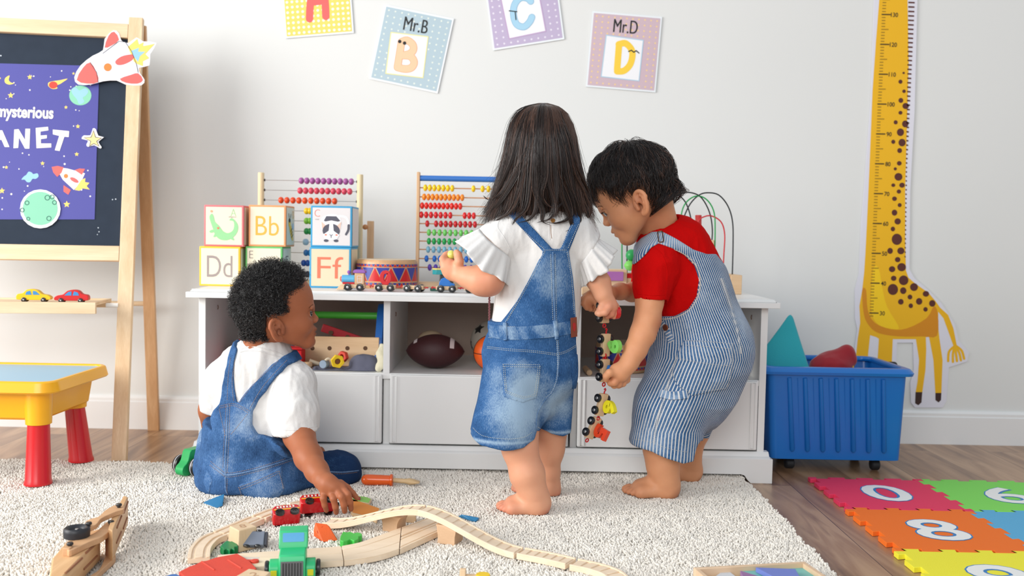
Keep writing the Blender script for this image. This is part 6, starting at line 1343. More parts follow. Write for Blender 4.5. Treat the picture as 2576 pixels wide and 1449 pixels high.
# dungarees
D=SDF((-.84,2.14,.010),(-.34,2.66,.50),.0025)
i0=np.round((S.lo-D.lo)/.0025).astype(int); q=D.g[i0[0]:i0[0]+S.n[0],i0[1]:i0[1]+S.n[1],i0[2]:i0[2]+S.n[2]]; q[...]=(sg-.0058)[:q.shape[0],:q.shape[1],:q.shape[2]]
D.cap(P(628,1100,YS),P(630,1190,YS+.01),.112,.118,sq=(1,.80,1),k=.03)
D.ell(P(590,1206,2.41),(.085,.088,.062),k=.03); D.ell(P(690,1206,2.40),(.080,.085,.062),k=.03)
D.chain([pp(570,1190,2.44,66),pp(522,1140,2.52,58),pp(525,1125,2.55,50)],k=.03); D.chain([pp(525,1125,2.55,46),pp(620,1165,2.56,42)],k=.03)
D.chain([pp(700,1195,2.43,66),pp(780,1198,2.47,56),pp(850,1190,2.50,52)],k=.025); D.chain([pp(850,1190,2.50,50),pp(800,1205,2.56,40),pp(740,1200,2.565,38)],k=.03)
D.ell(P(516,1152,2.50),(.040,.06,.074),k=.03)
base=trunc(D).g.copy(); DX,DZ=D.ax[0],D.ax[2]
outl=[(572,860),(594,880),(590,930),(592,975),(600,1012),(640,965),(680,925),(712,896),(750,880),(760,905),(722,918),(690,955),(655,1000),(638,1030),(638,1066),(652,1090),(690,1100),(722,1112),(738,1140),(760,1150),(840,1130),(900,1140),(915,1180),(905,1230),(870,1290),(600,1300),(500,1290),(465,1200),(465,1100),(490,1070),(528,1078),(540,1085),(530,1070),(521,1056),(530,1035),(549,1018),(555,975),(570,920)]
cut(D,outl,2.36,k=.002)
D.half((0,0,RZ+.001),(0,0,1),k=.01)
v,f=D.mesh(); v=lap(v,f,3); v=wrinkle(v,f,.0034,(16,16,16),14); v=wrinkle(v,f,.0016,(45,45,20),24)
DNB=denim('denim_blue',(28,54,92),(66,104,152),(156,178,202))
do=obj('dungarees',(v,f),DNB,boy,sharp=180)
fattr(do,'fade',blobs(v,[(P(500,1110,2.5),.06,.45),(P(620,1060,2.33),.05,.3),(P(660,1220,2.3),.05,.25),(P(560,1160,2.35),.04,.2)])-.25*np.clip((v[:,0]-P(760,1150,2.45)[0])/.05,0,1))
GD=Garment(do)
D2=SDF.__new__(SDF); D2.lo=D.lo;D2.h=D.h;D2.n=D.n;D2.ax=D.ax
def pocket(base,D2,pl,Yc,inf=.0022,ymax=2.40,m=None,par=None,wr=None,name='pocket',attr=None):
    D2.g=base-inf; D2.g=np.maximum(D2.g,np.where(D2.ax[1][None,:,None]>ymax,.04,-.04)); cut(D2,pl,Yc); pv,pf=D2.mesh(); pv=lap(pv,pf,2)
    if wr: pv=wr(pv,pf)
    o=obj(name,(pv,pf),m,par,sharp=180); fattr(o,'fade',[.12]*len(pv)); 
    if attr: fattr(o,*attr(pv))
    return o
wr=lambda v,f:wrinkle(v,f,.0034,(16,16,16),14)
pocket(base,D2,[(598,1223),(700,1182),(712,1232),(690,1270),(640,1272),(612,1262)],2.31,m=DNB,par=do,wr=wr)
pocket(base,D2,[(520,1180),(540,1205),(530,1240),(512,1215)],2.34,m=DNB,par=do,wr=wr)
GD.stitch('stitching',[[(552,1022),(590,1016),(628,1034)],[(552,1027),(590,1021),(627,1040)],[(569,1020),(566,1080),(562,1140),(561,1180)],[(578,1018),(577,1080),(574,1140),(572,1190)],
 [(552,1030),(562,1075),(568,1100)],[(622,1042),(600,1070),(578,1096)],[(530,1160),(552,1178),(575,1190),(640,1178),(700,1160),(735,1148)],[(528,1170),(552,1188),(575,1200),(640,1188),(700,1170),(735,1158)],
 [(580,900),(574,950),(572,1010)],[(590,905),(584,960),(588,1008)],[(572,1205),(572,1240),(585,1262)],[(700,908),(640,965),(600,1016)],[(722,906),(665,968),(628,1028)],[(822,1190),(860,1192),(900,1188)],[(640,1040),(640,1068),(656,1090),(700,1102)]],THO,do,.00055)
lifted_stitch([[(600,1226),(650,1208),(700,1186)],[(602,1231),(650,1214),(702,1191)],[(602,1226),(610,1248),(622,1264)],[(701,1186),(708,1212),(712,1230)]],.003,THO,do,GD,.00055)
GD.seam('back_seam',[[(573,1018),(571,1080),(568,1140),(567,1196)],[(567,1200),(569,1235),(584,1264)],[(528,1165),(552,1184),(575,1195),(640,1183),(700,1165),(735,1153)],[(820,1186),(860,1188),(902,1184)]],DNB,do,.0018)
GD.seam('bib_edge',[[(530,1040),(549,1021),(590,1014),(632,1034),(638,1066),(652,1090),(700,1102),(722,1112)]],DNB,do,.0018)
# curly hair
CURL=mat('hair_black',(15,13,14),.30,spec=.7,coat=.2); 
def curls(N,seed):
    g=np.random.default_rng(seed); S_=22; out=[]
    while len(out)<N:
        d=g.normal(size=3); d/=np.linalg.norm(d); f_,l_,u_=d
        # hairline on the head frame
        ok=(u_> .10+ .62*max(f_,0)**1.2 and f_<.80) or (f_<.20 and u_>-.22) or (f_<-.20 and u_>-.93)
        if f_>.12 and u_<.22 and abs(l_)>.5: ok=f_<.30 and u_>-.16
        if abs(l_)>.5 and -.26<f_<.24 and u_<-.22: ok=False
        if f_>.70 and u_<.70: ok=False
        if not ok: continue
        c=HO+HR@((d*np.array([.093,.076,.0925])+np.array([-.003,0,-.0085]))*hs); q_=(d*np.array([.093,.076,.0925])+np.array([-.003,0,-.0085])); rad_=np.hypot(q_[0]+.028,q_[1])
        if q_[2]<-.045 and rad_<.0485 and q_[0]<0: q_[:2]=np.array([-.028,0])+(q_[:2]-np.array([-.028,0]))*.0485/rad_; c=HO+HR@(q_*hs)
        if q_[2]<-.03 and q_[0]<0: c=c+HR@np.array([-.006,0,0])
        n=HR@nrm(d/np.array([.094,.076,.083]))
        L_=g.uniform(.014,.030)*(1 if u_>-.2 else .55)*(1+.25*max(u_,0)); 
        if f_>.2 and u_<.5: L_*=.6
        dr=nrm(n+.35*g.normal(size=3)); M=frame(dr,g.normal(size=3)); r=g.uniform(.0025,.0048); t=np.linspace(0,1,S_); tu=g.uniform(1.3,2.6); ph=g.uniform(0,6.3)
        out.append(c-n*.003+M[:,2]*(L_*t)[:,None]+(M[:,0]*(r*np.cos(ph+2*pi*tu*t)*t**.5)[:,None]+M[:,1]*(r*np.sin(ph+2*pi*tu*t)*t**.5)[:,None]))
    return np.array(out)
strands('hair_curls',curls(8500,5),.00062,.00035,CURL,boy,seed=5)
hb=SDF(HO-.14,HO+.14,.003)
hb.ell(HO+HR@np.array([-.003,0,-.004])*hs,np.array([.1025,.083,.099])*hs,HR,k=0)
hb.g=hb.g.astype(np.float32)
hb.ell(HO+HR@np.array([-.030,0,-.044])*hs,np.array([.061,.062,.060])*hs,HR,k=.01); Xl=[a for a in hb.ax]; G_=np.stack(np.meshgrid(*Xl,indexing='ij'),-1)-HO; Lc=(G_@HR/hs-np.array([-.003,0,-.006]))/np.array([.1,.08,.097]); f_,l_,u_=Lc[...,0],Lc[...,1],Lc[...,2]
def sstep(x): return x*.09
lim=np.minimum.reduce([np.maximum(.14+.62*np.clip(f_,0,9)**1.2-u_, f_-.74), np.maximum(f_-.18,-.18-u_), np.maximum(f_+.24,-.88-u_)])
lim=np.maximum(lim,np.minimum.reduce([np.abs(l_)*0+ (.5-np.abs(l_))*-1, .24+f_, .24-f_, -.18-u_]))
hb.g=np.maximum(hb.g,(lim*.09).astype(np.float32))
v,f=hb.mesh(); v=lap(v,f,2); v=wrinkle(v,f,.004,(70,70,70),3); obj('hair_underlayer',(v,f),mat('hair_black_base',(16,13,14),.6),boy,sharp=180)
# ---------------------------------------------------------------- the stooping child
kid=thing('person','stooping child in striped denim dungarees and red shirt, holding up a toy train','person',(.42,2.48,RZ))
SKK=skin('skin_tan',(224,160,118),(166,90,60),.5)
B=SDF((.15,2.18,.012),(.66,2.70,.92),.002)
KO=P(1583,456,2.45); ks=1.06; yw=radians(15); pt_=radians(36)
f3=np.array([-cos(yw)*cos(pt_),sin(yw)*cos(pt_),-sin(pt_)]); u3=np.array([-cos(yw)*sin(pt_),sin(yw)*sin(pt_),cos(pt_)]); l3=np.cross(u3,f3); KR=np.stack([f3,l3,u3],1)
head(B,KO,KR,ks,lid=.0028)
B.cap(KO+KR@np.array([-.035,0,-.06]),P(1670,605,2.47),.041,.046,k=.025)
KY=2.48
B.cap(P(1690,650,KY),P(1760,860,KY),.078,.085,k=.03); B.cap(P(1765,880,KY),P(1745,980,KY),.09,.09,k=.03)
B.chain([pp(1655,655,2.40,38),pp(1640,720,2.37,35),pp(1634,758,2.36,33.5),pp(1629,805,2.345,32),pp(1617,840,2.335,31),pp(1599,880,2.32,27),pp(1583,912,2.31,21.5),pp(1574,925,2.305,21)],k=.014)
hy=2.30
B.ell(P(1557,938,hy),(.026,.020,.021),Ry(.75),k=.012); B.ell(P(1543,949,hy+.008),(.014,.014,.014),k=.006)
for ch in ([(1556,948,hy+.0,11),(1546,962,hy-.006,9.5),(1536,963,hy+.002,8.5),(1531,956,hy+.012,7.5)],[(1562,952,hy+.008,11),(1556,966,hy+.004,9.3),(1545,969,hy+.010,8.4),(1538,962,hy+.02,7.5)],
  [(1570,952,hy+.014,10),(1567,964,hy+.014,8.8),(1556,969,hy+.02,8),(1548,964,hy+.028,7)],[(1578,946,hy+.02,9),(1577,956,hy+.024,8),(1568,962,hy+.028,7.5),(1560,958,hy+.034,7)],
  [(1545,938,hy-.010,11),(1533,938,hy-.016,9.5),(1525,946,hy-.012,8.5),(1524,955,hy-.006,7.5)]): hand_f(B,[ch],.0045)
B.chain([pp(1640,650,2.56,36),pp(1618,725,2.56,26),pp(1590,735,2.52,22),pp(1560,733,2.47,19),pp(1530,738,2.42,17),pp(1502,742,2.385,15)],k=.016)
hy=2.37
B.ell(P(1488,748,hy),(.018,.014,.020),Ry(.4),k=.012)
for ch in ([(1480,756,hy,9),(1479,768,hy-.002,8),(1486,778,hy-.002,7)],[(1474,750,hy-.004,8.5),(1470,764,hy-.006,7.5),(1476,775,hy-.006,6.8)],[(1486,758,hy+.01,8.5),(1487,770,hy+.01,7.5),(1493,779,hy+.01,6.8)],[(1474,744,hy+.006,8),(1466,754,hy+.01,7),(1467,766,hy+.01,6.5)],[(1494,754,hy-.008,8.5),(1502,764,hy-.014,7.5),(1504,774,hy-.014,6.8)]): hand_f(B,[ch],.0045)
# near leg, far leg
B.chain([pp(1740,950,2.44,66),pp(1668,1060,2.42,54),pp(1663,1130,2.41,42),pp(1668,1175,2.405,38),pp(1674,1210,2.40,30),pp(1677,1232,2.40,26)],k=.02)
foot(B,(P(1708,1275,2.40)[0],2.405),pi-.03,.153,+1,P(1678,1236,2.40),k=.014)
B.chain([pp(1770,950,2.52,60),pp(1742,1080,2.55,42),pp(1736,1130,2.56,28),pp(1737,1165,2.566,24),pp(1739,1186,2.57,20)],k=.02)
foot(B,(P(1764,1226,2.575)[0],2.572),pi-.15,.145,+1,P(1739,1192,2.57),k=.014)
fl=lambda v:blobs(v,[(P(1580,1262,2.40),.05,.45),(P(1705,1265,2.40),.04,.8),(P(1758,1218,2.58),.035,.8),(KO+KR@np.array([.097,0,-.08])*ks,.014,.6),(KO+KR@np.array([0,.08,-.07]),.04,.4),(KO+KR@np.array([.07,.04,-.06]),.03,.15),(P(1545,955,2.30),.022,.4),(P(1480,770,2.37),.02,.5),(P(1665,820,2.33),.03,.5),(P(1660,560,2.4),.06,.35)])
body_mesh(B,'body',SKK,kid,fl); del B
eyes(KO,KR,ks,kid,(.86,.34,-.38)); BR2=mat('brow_brown',(58,38,30),.7)
for t in(1,-1): brow(KO,KR,ks,kid,t,BR2)
lash(KO,KR,ks,kid,BR2)
# shirt
REDS=mat('red_jersey',(200,14,14),.95,spec=.05,bump=.5,bscale=120)
S=SDF((.28,2.24,.10),(.68,2.70,.74),.0025)
S.cap(P(1690,640,KY),P(1748,820,KY),.092,.102,sq=(1,1.0,1),k=0); S.cap(P(1700,625,KY),P(1735,700,KY),.082,.09,k=.03,sq=(1,1.05,1))
S.cap(P(1665,598,2.47),P(1690,640,KY),.057,.07,k=.025)
S.chain([pp(1665,640,2.42,50),pp(1650,670,2.39,50),pp(1642,715,2.37,43),pp(1638,760,2.36,40)],k=.025)
S.chain([pp(1670,640,2.54,48),pp(1640,680,2.57,44),pp(1625,720,2.57,38)],k=.025)
sg=trunc(S).g.copy(); 
S.cap(P(1639,735,2.365),P(1635,790,2.35),.0355,k=.002,mode='s')
X_,Y_,Z_=S.ax[0][:,None,None],S.ax[1][None,:,None],S.ax[2][None,None,:]
a=P(1637,754,2.36); S.g=np.where((X_<P(1677,754,2.36)[0])&(Z_<a[2]+.02),np.maximum(S.g,a[2]-Z_+0*Y_),S.g).astype(np.float32)
a=P(1617,727,2.57); S.g=np.where((X_<P(1655,727,2.57)[0])&(Z_<a[2]+.02)&(Y_>2.46),np.maximum(S.g,a[2]-Z_+0*Y_),S.g).astype(np.float32)
S.half(P(1700,850,2.4),(0,0,1)); S.cap(KO+KR@np.array([-.035,0,-.07]),P(1662,590,2.47),.052,.051,k=.003,mode='s')
v,f=S.mesh(); v=lap(v,f,2); v=wrinkle(v,f,.0042,(18,18,14),31); v=wrinkle(v,f,.0016,(55,55,30),35); so=obj('shirt',(v,f),REDS,kid,sharp=180); GS=Garment(so)
GS.seam('sleeve_seam',[[(1640,618),(1665,640),(1678,680),(1676,720),(1672,752)],[(1603,738),(1640,743),(1672,741)],[(1655,598),(1672,575),(1700,560),(1712,562)]],REDS,so,.001)
# dungarees
D=SDF((.26,2.20,.08),(.70,2.74,.74),.0025)
i0=np.round((S.lo-D.lo)/.0025).astype(int); q=D.g[i0[0]:i0[0]+S.n[0],i0[1]:i0[1]+S.n[1],i0[2]:i0[2]+S.n[2]]; sg2=(sg-.0058)[:q.shape[0],:q.shape[1],:q.shape[2]]; q[:sg2.shape[0],:sg2.shape[1],:sg2.shape[2]]=sg2
D.cap(P(1742,780,KY),P(1775,880,KY),.108,.122,k=.04); D.cap(P(1700,830,KY),P(1740,900,KY),.06,.11,k=.04)
D.cap(P(1765,900,KY),P(1750,970,KY),.130,.122,k=.04)
D.chain([pp(1735,930,2.44,98),pp(1685,1030,2.415,88),pp(1672,1130,2.41,84),pp(1670,1160,2.41,84)],k=.03)
D.chain([pp(1780,940,2.52,92),pp(1760,1040,2.55,64),pp(1752,1130,2.56,62)],k=.03)
base=trunc(D).g.copy()
outl=[(1592,668),(1600,632),(1622,600),(1645,583),(1668,583),(1700,600),(1745,628),(1782,640),(1812,640),(1845,672),(1875,715),(1900,760),(1912,810),(1912,860),(1905,905),(1884,960),(1862,1010),(1836,1058),(1818,1082),(1806,1126),(1786,1124),(1760,1106),(1750,1112),(1737,1152),(1710,1154),(1668,1140),(1635,1126),(1588,1118),(1592,1080),(1600,1030),(1612,985),(1632,945),(1645,905),(1640,880),(1650,840),(1664,800),(1700,797),(1732,778),(1752,745),(1758,705),(1748,668),(1722,642),(1690,625),(1655,612),(1635,622),(1615,645)]
cut(D,outl,2.38,k=.004)
v,f=D.mesh(); v=lap(v,f,3); low=np.clip((.55-v[:,2])/.15,0,1)
wrk=lambda v,f:wrinkle(v,f,.0042,(14,14,14),44,mask=.35+.65*np.clip((.55-v[:,2])/.15,0,1))
v=wrk(v,f); 
STR=denim('denim_striped',(30,66,108),(58,98,142),(140,166,196),(214,214,214))
do=obj('dungarees',(v,f),STR,kid,sharp=180)
cl=[(P(1690,640,KY)),(P(1745,800,KY)),(P(1768,890,KY)),(P(1735,980,KY)),(P(1700,1060,KY)),(P(1690,1160,KY))]
def stripe(v):
    z=np.array([c[2] for c in cl])[::-1]; x=np.array([c[0] for c in cl])[::-1]
    xc=np.interp(v[:,2],z,x); ph=np.arctan2(v[:,0]-xc,-(v[:,1]-KY)); return ph/(2*pi)*118+.5*vnoise(v,(14,14,9),50)
fattr(do,'fade',.1+.4*np.clip((v[:,2]-P(1800,640,2.4)[2])/.03,0,1)+blobs(v,[(P(1640,1100,2.35),.05,.2),(P(1860,800,2.42),.05,.25)])); fattr(do,'stripe',stripe(v))
GD=Garment(do); D2=SDF.__new__(SDF); D2.lo=D.lo;D2.h=D.h;D2.n=D.n;D2.ax=D.ax
at=lambda pv:('stripe',stripe(pv)+.35)
pocket(base,D2,[(1722,854),(1845,862),(1842,920),(1828,980),(1735,990),(1700,965),(1690,940),(1705,890)],2.36,.003,2.42,STR,do,wrk,attr=at)
def sband(*a,**k):
    o=GD.band(*a,**k); me=o.data; v=np.empty(len(me.vertices)*3,np.float32); me.vertices.foreach_get('co',v); v=v.reshape(-1,3); n=len(v)//6; fattr(o,'stripe',np.repeat(np.arange(n)*.45,6)); return o
sband('hammer_loop',[(1660,990),(1690,996),(1728,992)],.020,.004,STR,do)
sband('waist_tab',[(1665,812),(1680,835),(1690,860)],.016,.003,STR,do)
p,n_=GD.hit(1662,598)
if p is not None: obj('strap_buckle',MB().tube([p+n_*.004+frame(n_)@np.array([x,y,0]) for x,y in rrect(-.006,.006,-.019,.019,.003,2)],.0014,6,closed=True),mat('buckle_bronze',(110,80,58),.3,metal=.8),do)
p,n_=GD.hit(1676,824)
if p is not None: obj('side_button',MB().lathe([(0,0),(.0075,0),(.0085,.002),(.007,.004),(0,.0042)],20,p+n_*.002,n_,cap=False),mat('button_copper',(140,84,62),.35,metal=.7),do)
THW=mat('stitch_pale',(208,206,198),.8)
GD.stitch('stitching',[[(1668,804),(1700,801),(1735,782),(1757,748),(1763,705),(1752,665),(1724,638)],[(1712,880),(1690,930),(1668,1000),(1650,1060),(1642,1115)],[(1718,882),(1696,932),(1674,1002),(1656,1062),(1648,1116)],
 [(1810,700),(1830,760),(1850,830),(1860,890)],[(1818,700),(1838,760),(1858,830),(1867,890)],[(1596,1104),(1640,1113),(1680,1128),(1733,1138)]],THW,do,.00055)
lifted_stitch([[(1724,858),(1780,860),(1842,866)],[(1724,870),(1780,873),(1841,879)],[(1704,900),(1760,912),(1838,920)],[(1838,868),(1838,920),(1826,976)],[(1705,895),(1693,938),(1704,962)],[(1706,965),(1735,984),(1826,974)]],.0045,THW,do,GD,.00055)
GD.seam('side_seam',[[(1715,881),(1693,931),(1671,1001),(1653,1061),(1645,1120)],[(1814,700),(1834,760),(1854,830),(1864,890)]],STR,do,.0012)
GD.seam('armhole_edge',[[(1664,803),(1700,798),(1734,779),(1755,746),(1761,705),(1750,668),(1723,641),(1690,625)]],mat('piping_cream',(206,200,190),.8),do,.0011)
pl=[(1783,660),(1800,655),(1812,690),(1803,703),(1795,690),(1790,700),(1788,680)]
# hair: short, brushed from the crown
def short_hair(O,R,s,N,seed,m,root,name='hair_strands',r=.0005):
    g=np.random.default_rng(seed); S_=12; out=[]; wh=nrm([-.55,0,.83])
    clump=g.normal(size=(260,3)); clump/=np.linalg.norm(clump,axis=1)[:,None]; coff=g.normal(size=(260,3))*.35
    while len(out)<N:
        d=g.normal(size=3); d/=np.linalg.norm(d); f_,l_,u_=d
        ok=(u_>.10+.50*max(f_,0) and f_<.88) or (f_<.26 and u_>-.10) or (f_<-.22 and u_>-.85)
        if abs(l_)>.5 and -.24<f_<.25 and u_<-.08: ok=False
        if not ok: continue
        ci=int(np.argmax(clump@d)); p=d*1.0; L_=g.uniform(.040,.066)*(.55 if u_<0 else 1)*(.6 if (f_>.3 and u_<.5) else 1); lift=g.uniform(.003,.010)+.006*(ci%4==0); pts=[]
        tdir=nrm(p-wh*np.dot(p,wh)); tdir=nrm(nrm(p*np.dot(p,wh)-wh+[.25*(f_>-.2),0,-.2])+coff[ci]*.55+g.normal(size=3)*.12)
        for j in range(S_):
            t=j/(S_-1); h_=1+ (lift*sin(pi*min(t*1.1,1))**.8+.002+.004*t)/.09+.02*sin(ci)
            q_=(p*np.array([.095,.0765,.0905])+np.array([-.003,0,-.006])); rad_=np.hypot(q_[0]+.035,q_[1])
            if q_[2]<-.045 and rad_<.050 and q_[0]<0: q_[:2]=np.array([-.035,0])+(q_[:2]-np.array([-.035,0]))*.050/rad_
            pts.append(O+R@(q_*h_)*s)
            step=L_/.09/(S_-1); td=nrm(tdir-p*np.dot(tdir,p)); p=nrm(p+td*step); tdir=td+np.array([0,0,-.05])+.34*coff[(ci*7)%260]*t
        out.append(pts)
    return strands(name,np.array(out),r,r*.4,m,root,seed=seed)
HK=mat('hair_soft_black',(27,20,19),.36,spec=.55)
short_hair(KO,KR,ks,6200,11,HK,kid); short_hair(KO,KR,ks*1.006,900,12,HAIR2,kid)
hb=SDF(KO-.15,KO+.15,.003); hb.ell(KO+KR@np.array([-.003,0,-.004])*ks,np.array([.1005,.081,.0955])*ks,KR,k=0); hb.ell(KO+KR@np.array([-.031,0,-.040])*ks,np.array([.060,.062,.058])*ks,KR,k=.01)
G_=np.stack(np.meshgrid(*hb.ax,indexing='ij'),-1)-KO; Lc=(G_@KR/ks-np.array([-.003,0,-.006]))/np.array([.1,.08,.095]); f_,l_,u_=Lc[...,0],Lc[...,1],Lc[...,2]
lim=np.minimum.reduce([np.maximum(.14+.50*np.clip(f_,0,9)-u_,f_-.82),np.maximum(f_-.24,-.07-u_),np.maximum(f_+.25,-.80-u_)])
lim=np.maximum(lim,np.minimum.reduce([np.abs(l_)-.5,.24+f_,.25-f_,-.07-u_]))
hb.g=np.maximum(hb.g,(lim*.09).astype(np.float32)); v,f=hb.mesh(); v=lap(v,f,2); v=wrinkle(v,f,.003,(60,60,60),3); obj('hair_underlayer',(v,f),mat('hair_dark',(30,21,19),.5),kid,sharp=180)
# ================================================================ toys on the rug
GZ=.0175; TT=.031
def G2(x,y,z=TT): a=F(x,y,z); return np.array([a[0],a[1]])
def resamp(p,n):
    p=np.array(p,float); d=np.concatenate([[0],np.cumsum(np.linalg.norm(np.diff(p,axis=0),axis=1))]); t=np.linspace(0,d[-1],n); return np.stack([np.interp(t,d,p[:,k]) for k in range(p.shape[1])],1)
def edges(center,w):
    c=np.array(center,float); t=np.gradient(c[:,:2],axis=0); t/=np.linalg.norm(t,axis=1,keepdims=True); n=np.stack([-t[:,1],t[:,0]],1)*w/2
    return np.column_stack([c[:,:2]-n,c[:,2]]),np.column_stack([c[:,:2]+n,c[:,2]])
def ruled(mb,A,B,v0,v1,h0,h1,i0=0,i1=None):
    """closed strip between two rails, from height -h0 to -h1 below the top line"""
    i1=len(A)-1 if i1 is None else i1; v=[]
    for i in range(i0,i1+1):
        a=A[i]*(1-v0)+B[i]*v0; b=A[i]*(1-v1)+B[i]*v1
        for q,h in((a,h1),(b,h1),(b,h0),(a,h0)): v.append(q-[0,0,h])
    n=i1-i0; f=[]
    for i in range(n):
        for k in range(4): f.append((i*4+k,i*4+4+k,i*4+4+(k+1)%4,i*4+(k+1)%4))
    f+= [(0,1,2,3),(n*4+3,n*4+2,n*4+1,n*4)]
    return mb.add(v,f)
def track(label,A,B,ints,gd=.003,th=.0125,ties=None,m=MAPLE,name='track_piece',n=24,group='wooden track pieces on the rug'):
    A=resamp(A,n);B=resamp(B,n); c=(A[n//2]+B[n//2])/2; t=thing(name,label,'toy track',(c[0],c[1],max(c[2]-th,GZ)),group=group)
    mb=MB(); ruled(mb,A,B,0,1,gd,th)
    for v0,v1 in ints: ruled(mb,A,B,v0,v1,-.00001,gd)
    if ties:
        N2=len(A); 
        for k in range(ties):
            i0=int(round((k+.12)*(N2-1)/ties)); i1=int(round((k+.88)*(N2-1)/ties)); 
            if i1>i0: ruled(mb,A,B,.14,.86,gd*.45,gd,i0,i1)
    obj('track_body',mb,m,t,bevel=.0006,seg=1); return t
def cpath(px,z=TT): return [np.append(G2(x,y,z),z) for x,y in px]
STD=[(0,.16),(.32,.68),(.84,1)]
def trk(label,px,w=.042,**k):
    c=np.array(cr(cpath(px),8)); A,B=edges(c,w); return track(label,A,B,STD,**k)
trk('wooden track piece running away behind the red train cars',[(738,1269),(775,1262),(815,1262)])
trk('straight wooden track piece in front of the nose of the red train',[(651,1299),(690,1284),(732,1271)])
trk('curved wooden track piece behind the trapezoid number block',[(556,1339),(600,1320),(646,1301)])
t=trk('curved wooden track piece at the far left end of the layout',[(500,1401),(505,1376),(526,1353),(552,1341)])
def px3(L_,z=TT): return [np.append(G2(x,y,z),z) for x,y in L_]
a=px3([(548,1396),(700,1385),(858,1374)]); d=(px3([(864,1409)])[0]-a[-1]); 
track('wide flat straight wooden track behind the green truck',[p+d for p in a],a,[(0,.49),(.505,1)],gd=.0012)
ln=MB(); 
for k in range(4): q=G2(610,1401); ln.bx(q[0],q[0]+.034,q[1]-.004-k*.006,q[1]-.0015-k*.006,TT+.0001,TT+.0004)
tt=[o for o in C.objects if o.name.startswith('track_piece') and o.parent is None][-1]; obj('printed_lines',ln,mat('print_pale_grey',(204,200,200),.6),tt)
track('wide curved wooden switch track before the bridge',cr(px3([(866,1409),(922,1402),(968,1392),(1004,1380)]),6),cr(px3([(860,1373),(905,1364),(950,1348),(1009,1326.5)]),6),[(0,.30),(.315,.70),(.73,1)],gd=.0022)
track('wide straight wooden switch track running under the bridge',px3([(1006,1380.5),(1100,1338),(1140,1319)]),px3([(1011,1326),(1085,1299),(1120,1286)]),[(0,.06),(.10,.40),(.45,.52),(.60,.93),(.965,1)],gd=.003)
# bridge: up, down, run out
bs,be=np.append(G2(822,1308),TT),np.append(G2(1305,1383),TT); mid=np.array([-.185,2.028,.084])
def hill(p,q,n=30):
    o=[]
    for k in range(n+1): t=k/n; s_=t*t*(3-2*t); o.append(np.array([*(p[:2]*(1-t)+q[:2]*t),p[2]*(1-s_)+q[2]*s_]))
    return o
up=hill(bs,mid); dn=hill(mid+[.0015,-.0006,0],be)
A,B=edges(up,.043); track('arched wooden track climbing from the red train to the top of the bridge',A,B,[(0,.12),(.88,1)],ties=10,th=.013,n=61,gd=.0035)
A,B=edges(dn,.043); track('arched wooden track descending to the right from the top of the bridge',A,B,[(0,.12),(.88,1)],ties=11,th=.013,n=67,gd=.0035)
c=cr(px3([(1311,1384),(1375,1396),(1436,1410)]),8); A,B=edges(c,.043); track('short straight wooden track after the bridge',A,B,[(0,.12),(.88,1)],ties=6,n=37,gd=.0035)
c=cr(px3([(1444,1412),(1500,1424),(1545,1442),(1572,1475)]),8); A,B=edges(c,.043); track('curved wooden track leaving the picture at the bottom',A,B,[(0,.12),(.88,1)],ties=7,n=43,gd=.0035)
def pier(label,x,y,wpx,topw,Yoff=.0,h=None,dep=.042):
    g=F(x,y,GZ); d=nrm([.215,-.085,0]); n_=np.array([-d[1],d[0],0]); t=thing('bridge_support',label,'toy bridge support',(g[0],g[1],GZ),group='bridge supports')
    b=wpx/2; w=topw/2; L_=[(-b,0),(b,0)]+cr([(b,h*.45),(b+.0015,h*.62),(b+(w-b)*.5,h*.85),(w,h)],4)+cr([(-w,h),(-b-(w-b)*.5,h*.85),(-b-.0015,h*.62),(-b,h*.45)],4)
    # top follows the slope of the track
    c0=np.array([g[0],g[1],GZ])-n_*0
    obj('support_block',MB().prism(L_,-dep,0,o=c0,U=d,V=(0,0,1)),wood('support_wood',(226,190,156),(206,168,130),'X',1.4,.55),t,bevel=.001); return t
def zat(path,x): return np.interp(x,[p[0] for p in path],[p[2] for p in path])
g1=F(980,1338,GZ); g2=F(1122,1370,GZ)
pier('wooden bridge support under the climbing track',980,1338,.036,.058,h=zat(up,g1[0])-.0135-GZ-.004)
pier('larger wooden bridge support under the descending track',1122,1370,.040,.050,h=zat(dn,g2[0])-.0135-GZ-.004)
wb=thing('wooden_block','small flat wooden block behind the first bridge support','toy block',(*G2(1028,1318,GZ),GZ)); q=G2(1028,1316,GZ); obj('block_body',MB().box((q[0],q[1]+.012,GZ+.008),(.030,.02,.0155)),BEECH,wb,bevel=.001)
# red switch plate, blue plate
def plate(name,label,top,z,th,m,cat='toy track',peg=None,bev=.0012):
    q=[G2(x,y,z) for x,y in top]; c=np.mean(q,0); t=thing(name,label,cat,(c[0],c[1],z-th)); obj('plate_body',MB().prism([tuple(a) for a in q],z-th,z),m,t,bevel=bev); return t
RSW=mat('track_red',(218,68,48),.6,bump=.25,bscale=250,var=.08,vscale=40)
t=plate('track_ramp','orange red wooden ramp track at the bottom edge beside the green truck',[(450,1438),(478,1424),(493,1419),(506,1412),(520,1410),(543,1402),(597,1392),(627,1410),(646,1430),(610,1446),(560,1476),(500,1482)],.036,.018,RSW)
q=G2(641,1408,.036); obj('connector_peg',MB().cyl((q[0],q[1],.020),(q[0],q[1],.0355),.008,n=20,bev=.001).bx(q[0]-.016,q[0]-.004,q[1]-.004,q[1]+.004,.021,.035),RSW,t)
ln=MB()
for off in(0,.036): a=G2(506,1412,.036);b_=G2(600,1475,.036); dd=nrm(np.append(b_-a,0)); ln.tube([np.array([a[0]+off*1.3+dd[0]*s_,a[1]+off*.35+dd[1]*s_,.0362]) for s_ in(.003,.03,.062)],.0016,6)
obj('ridge',ln,RSW,t)
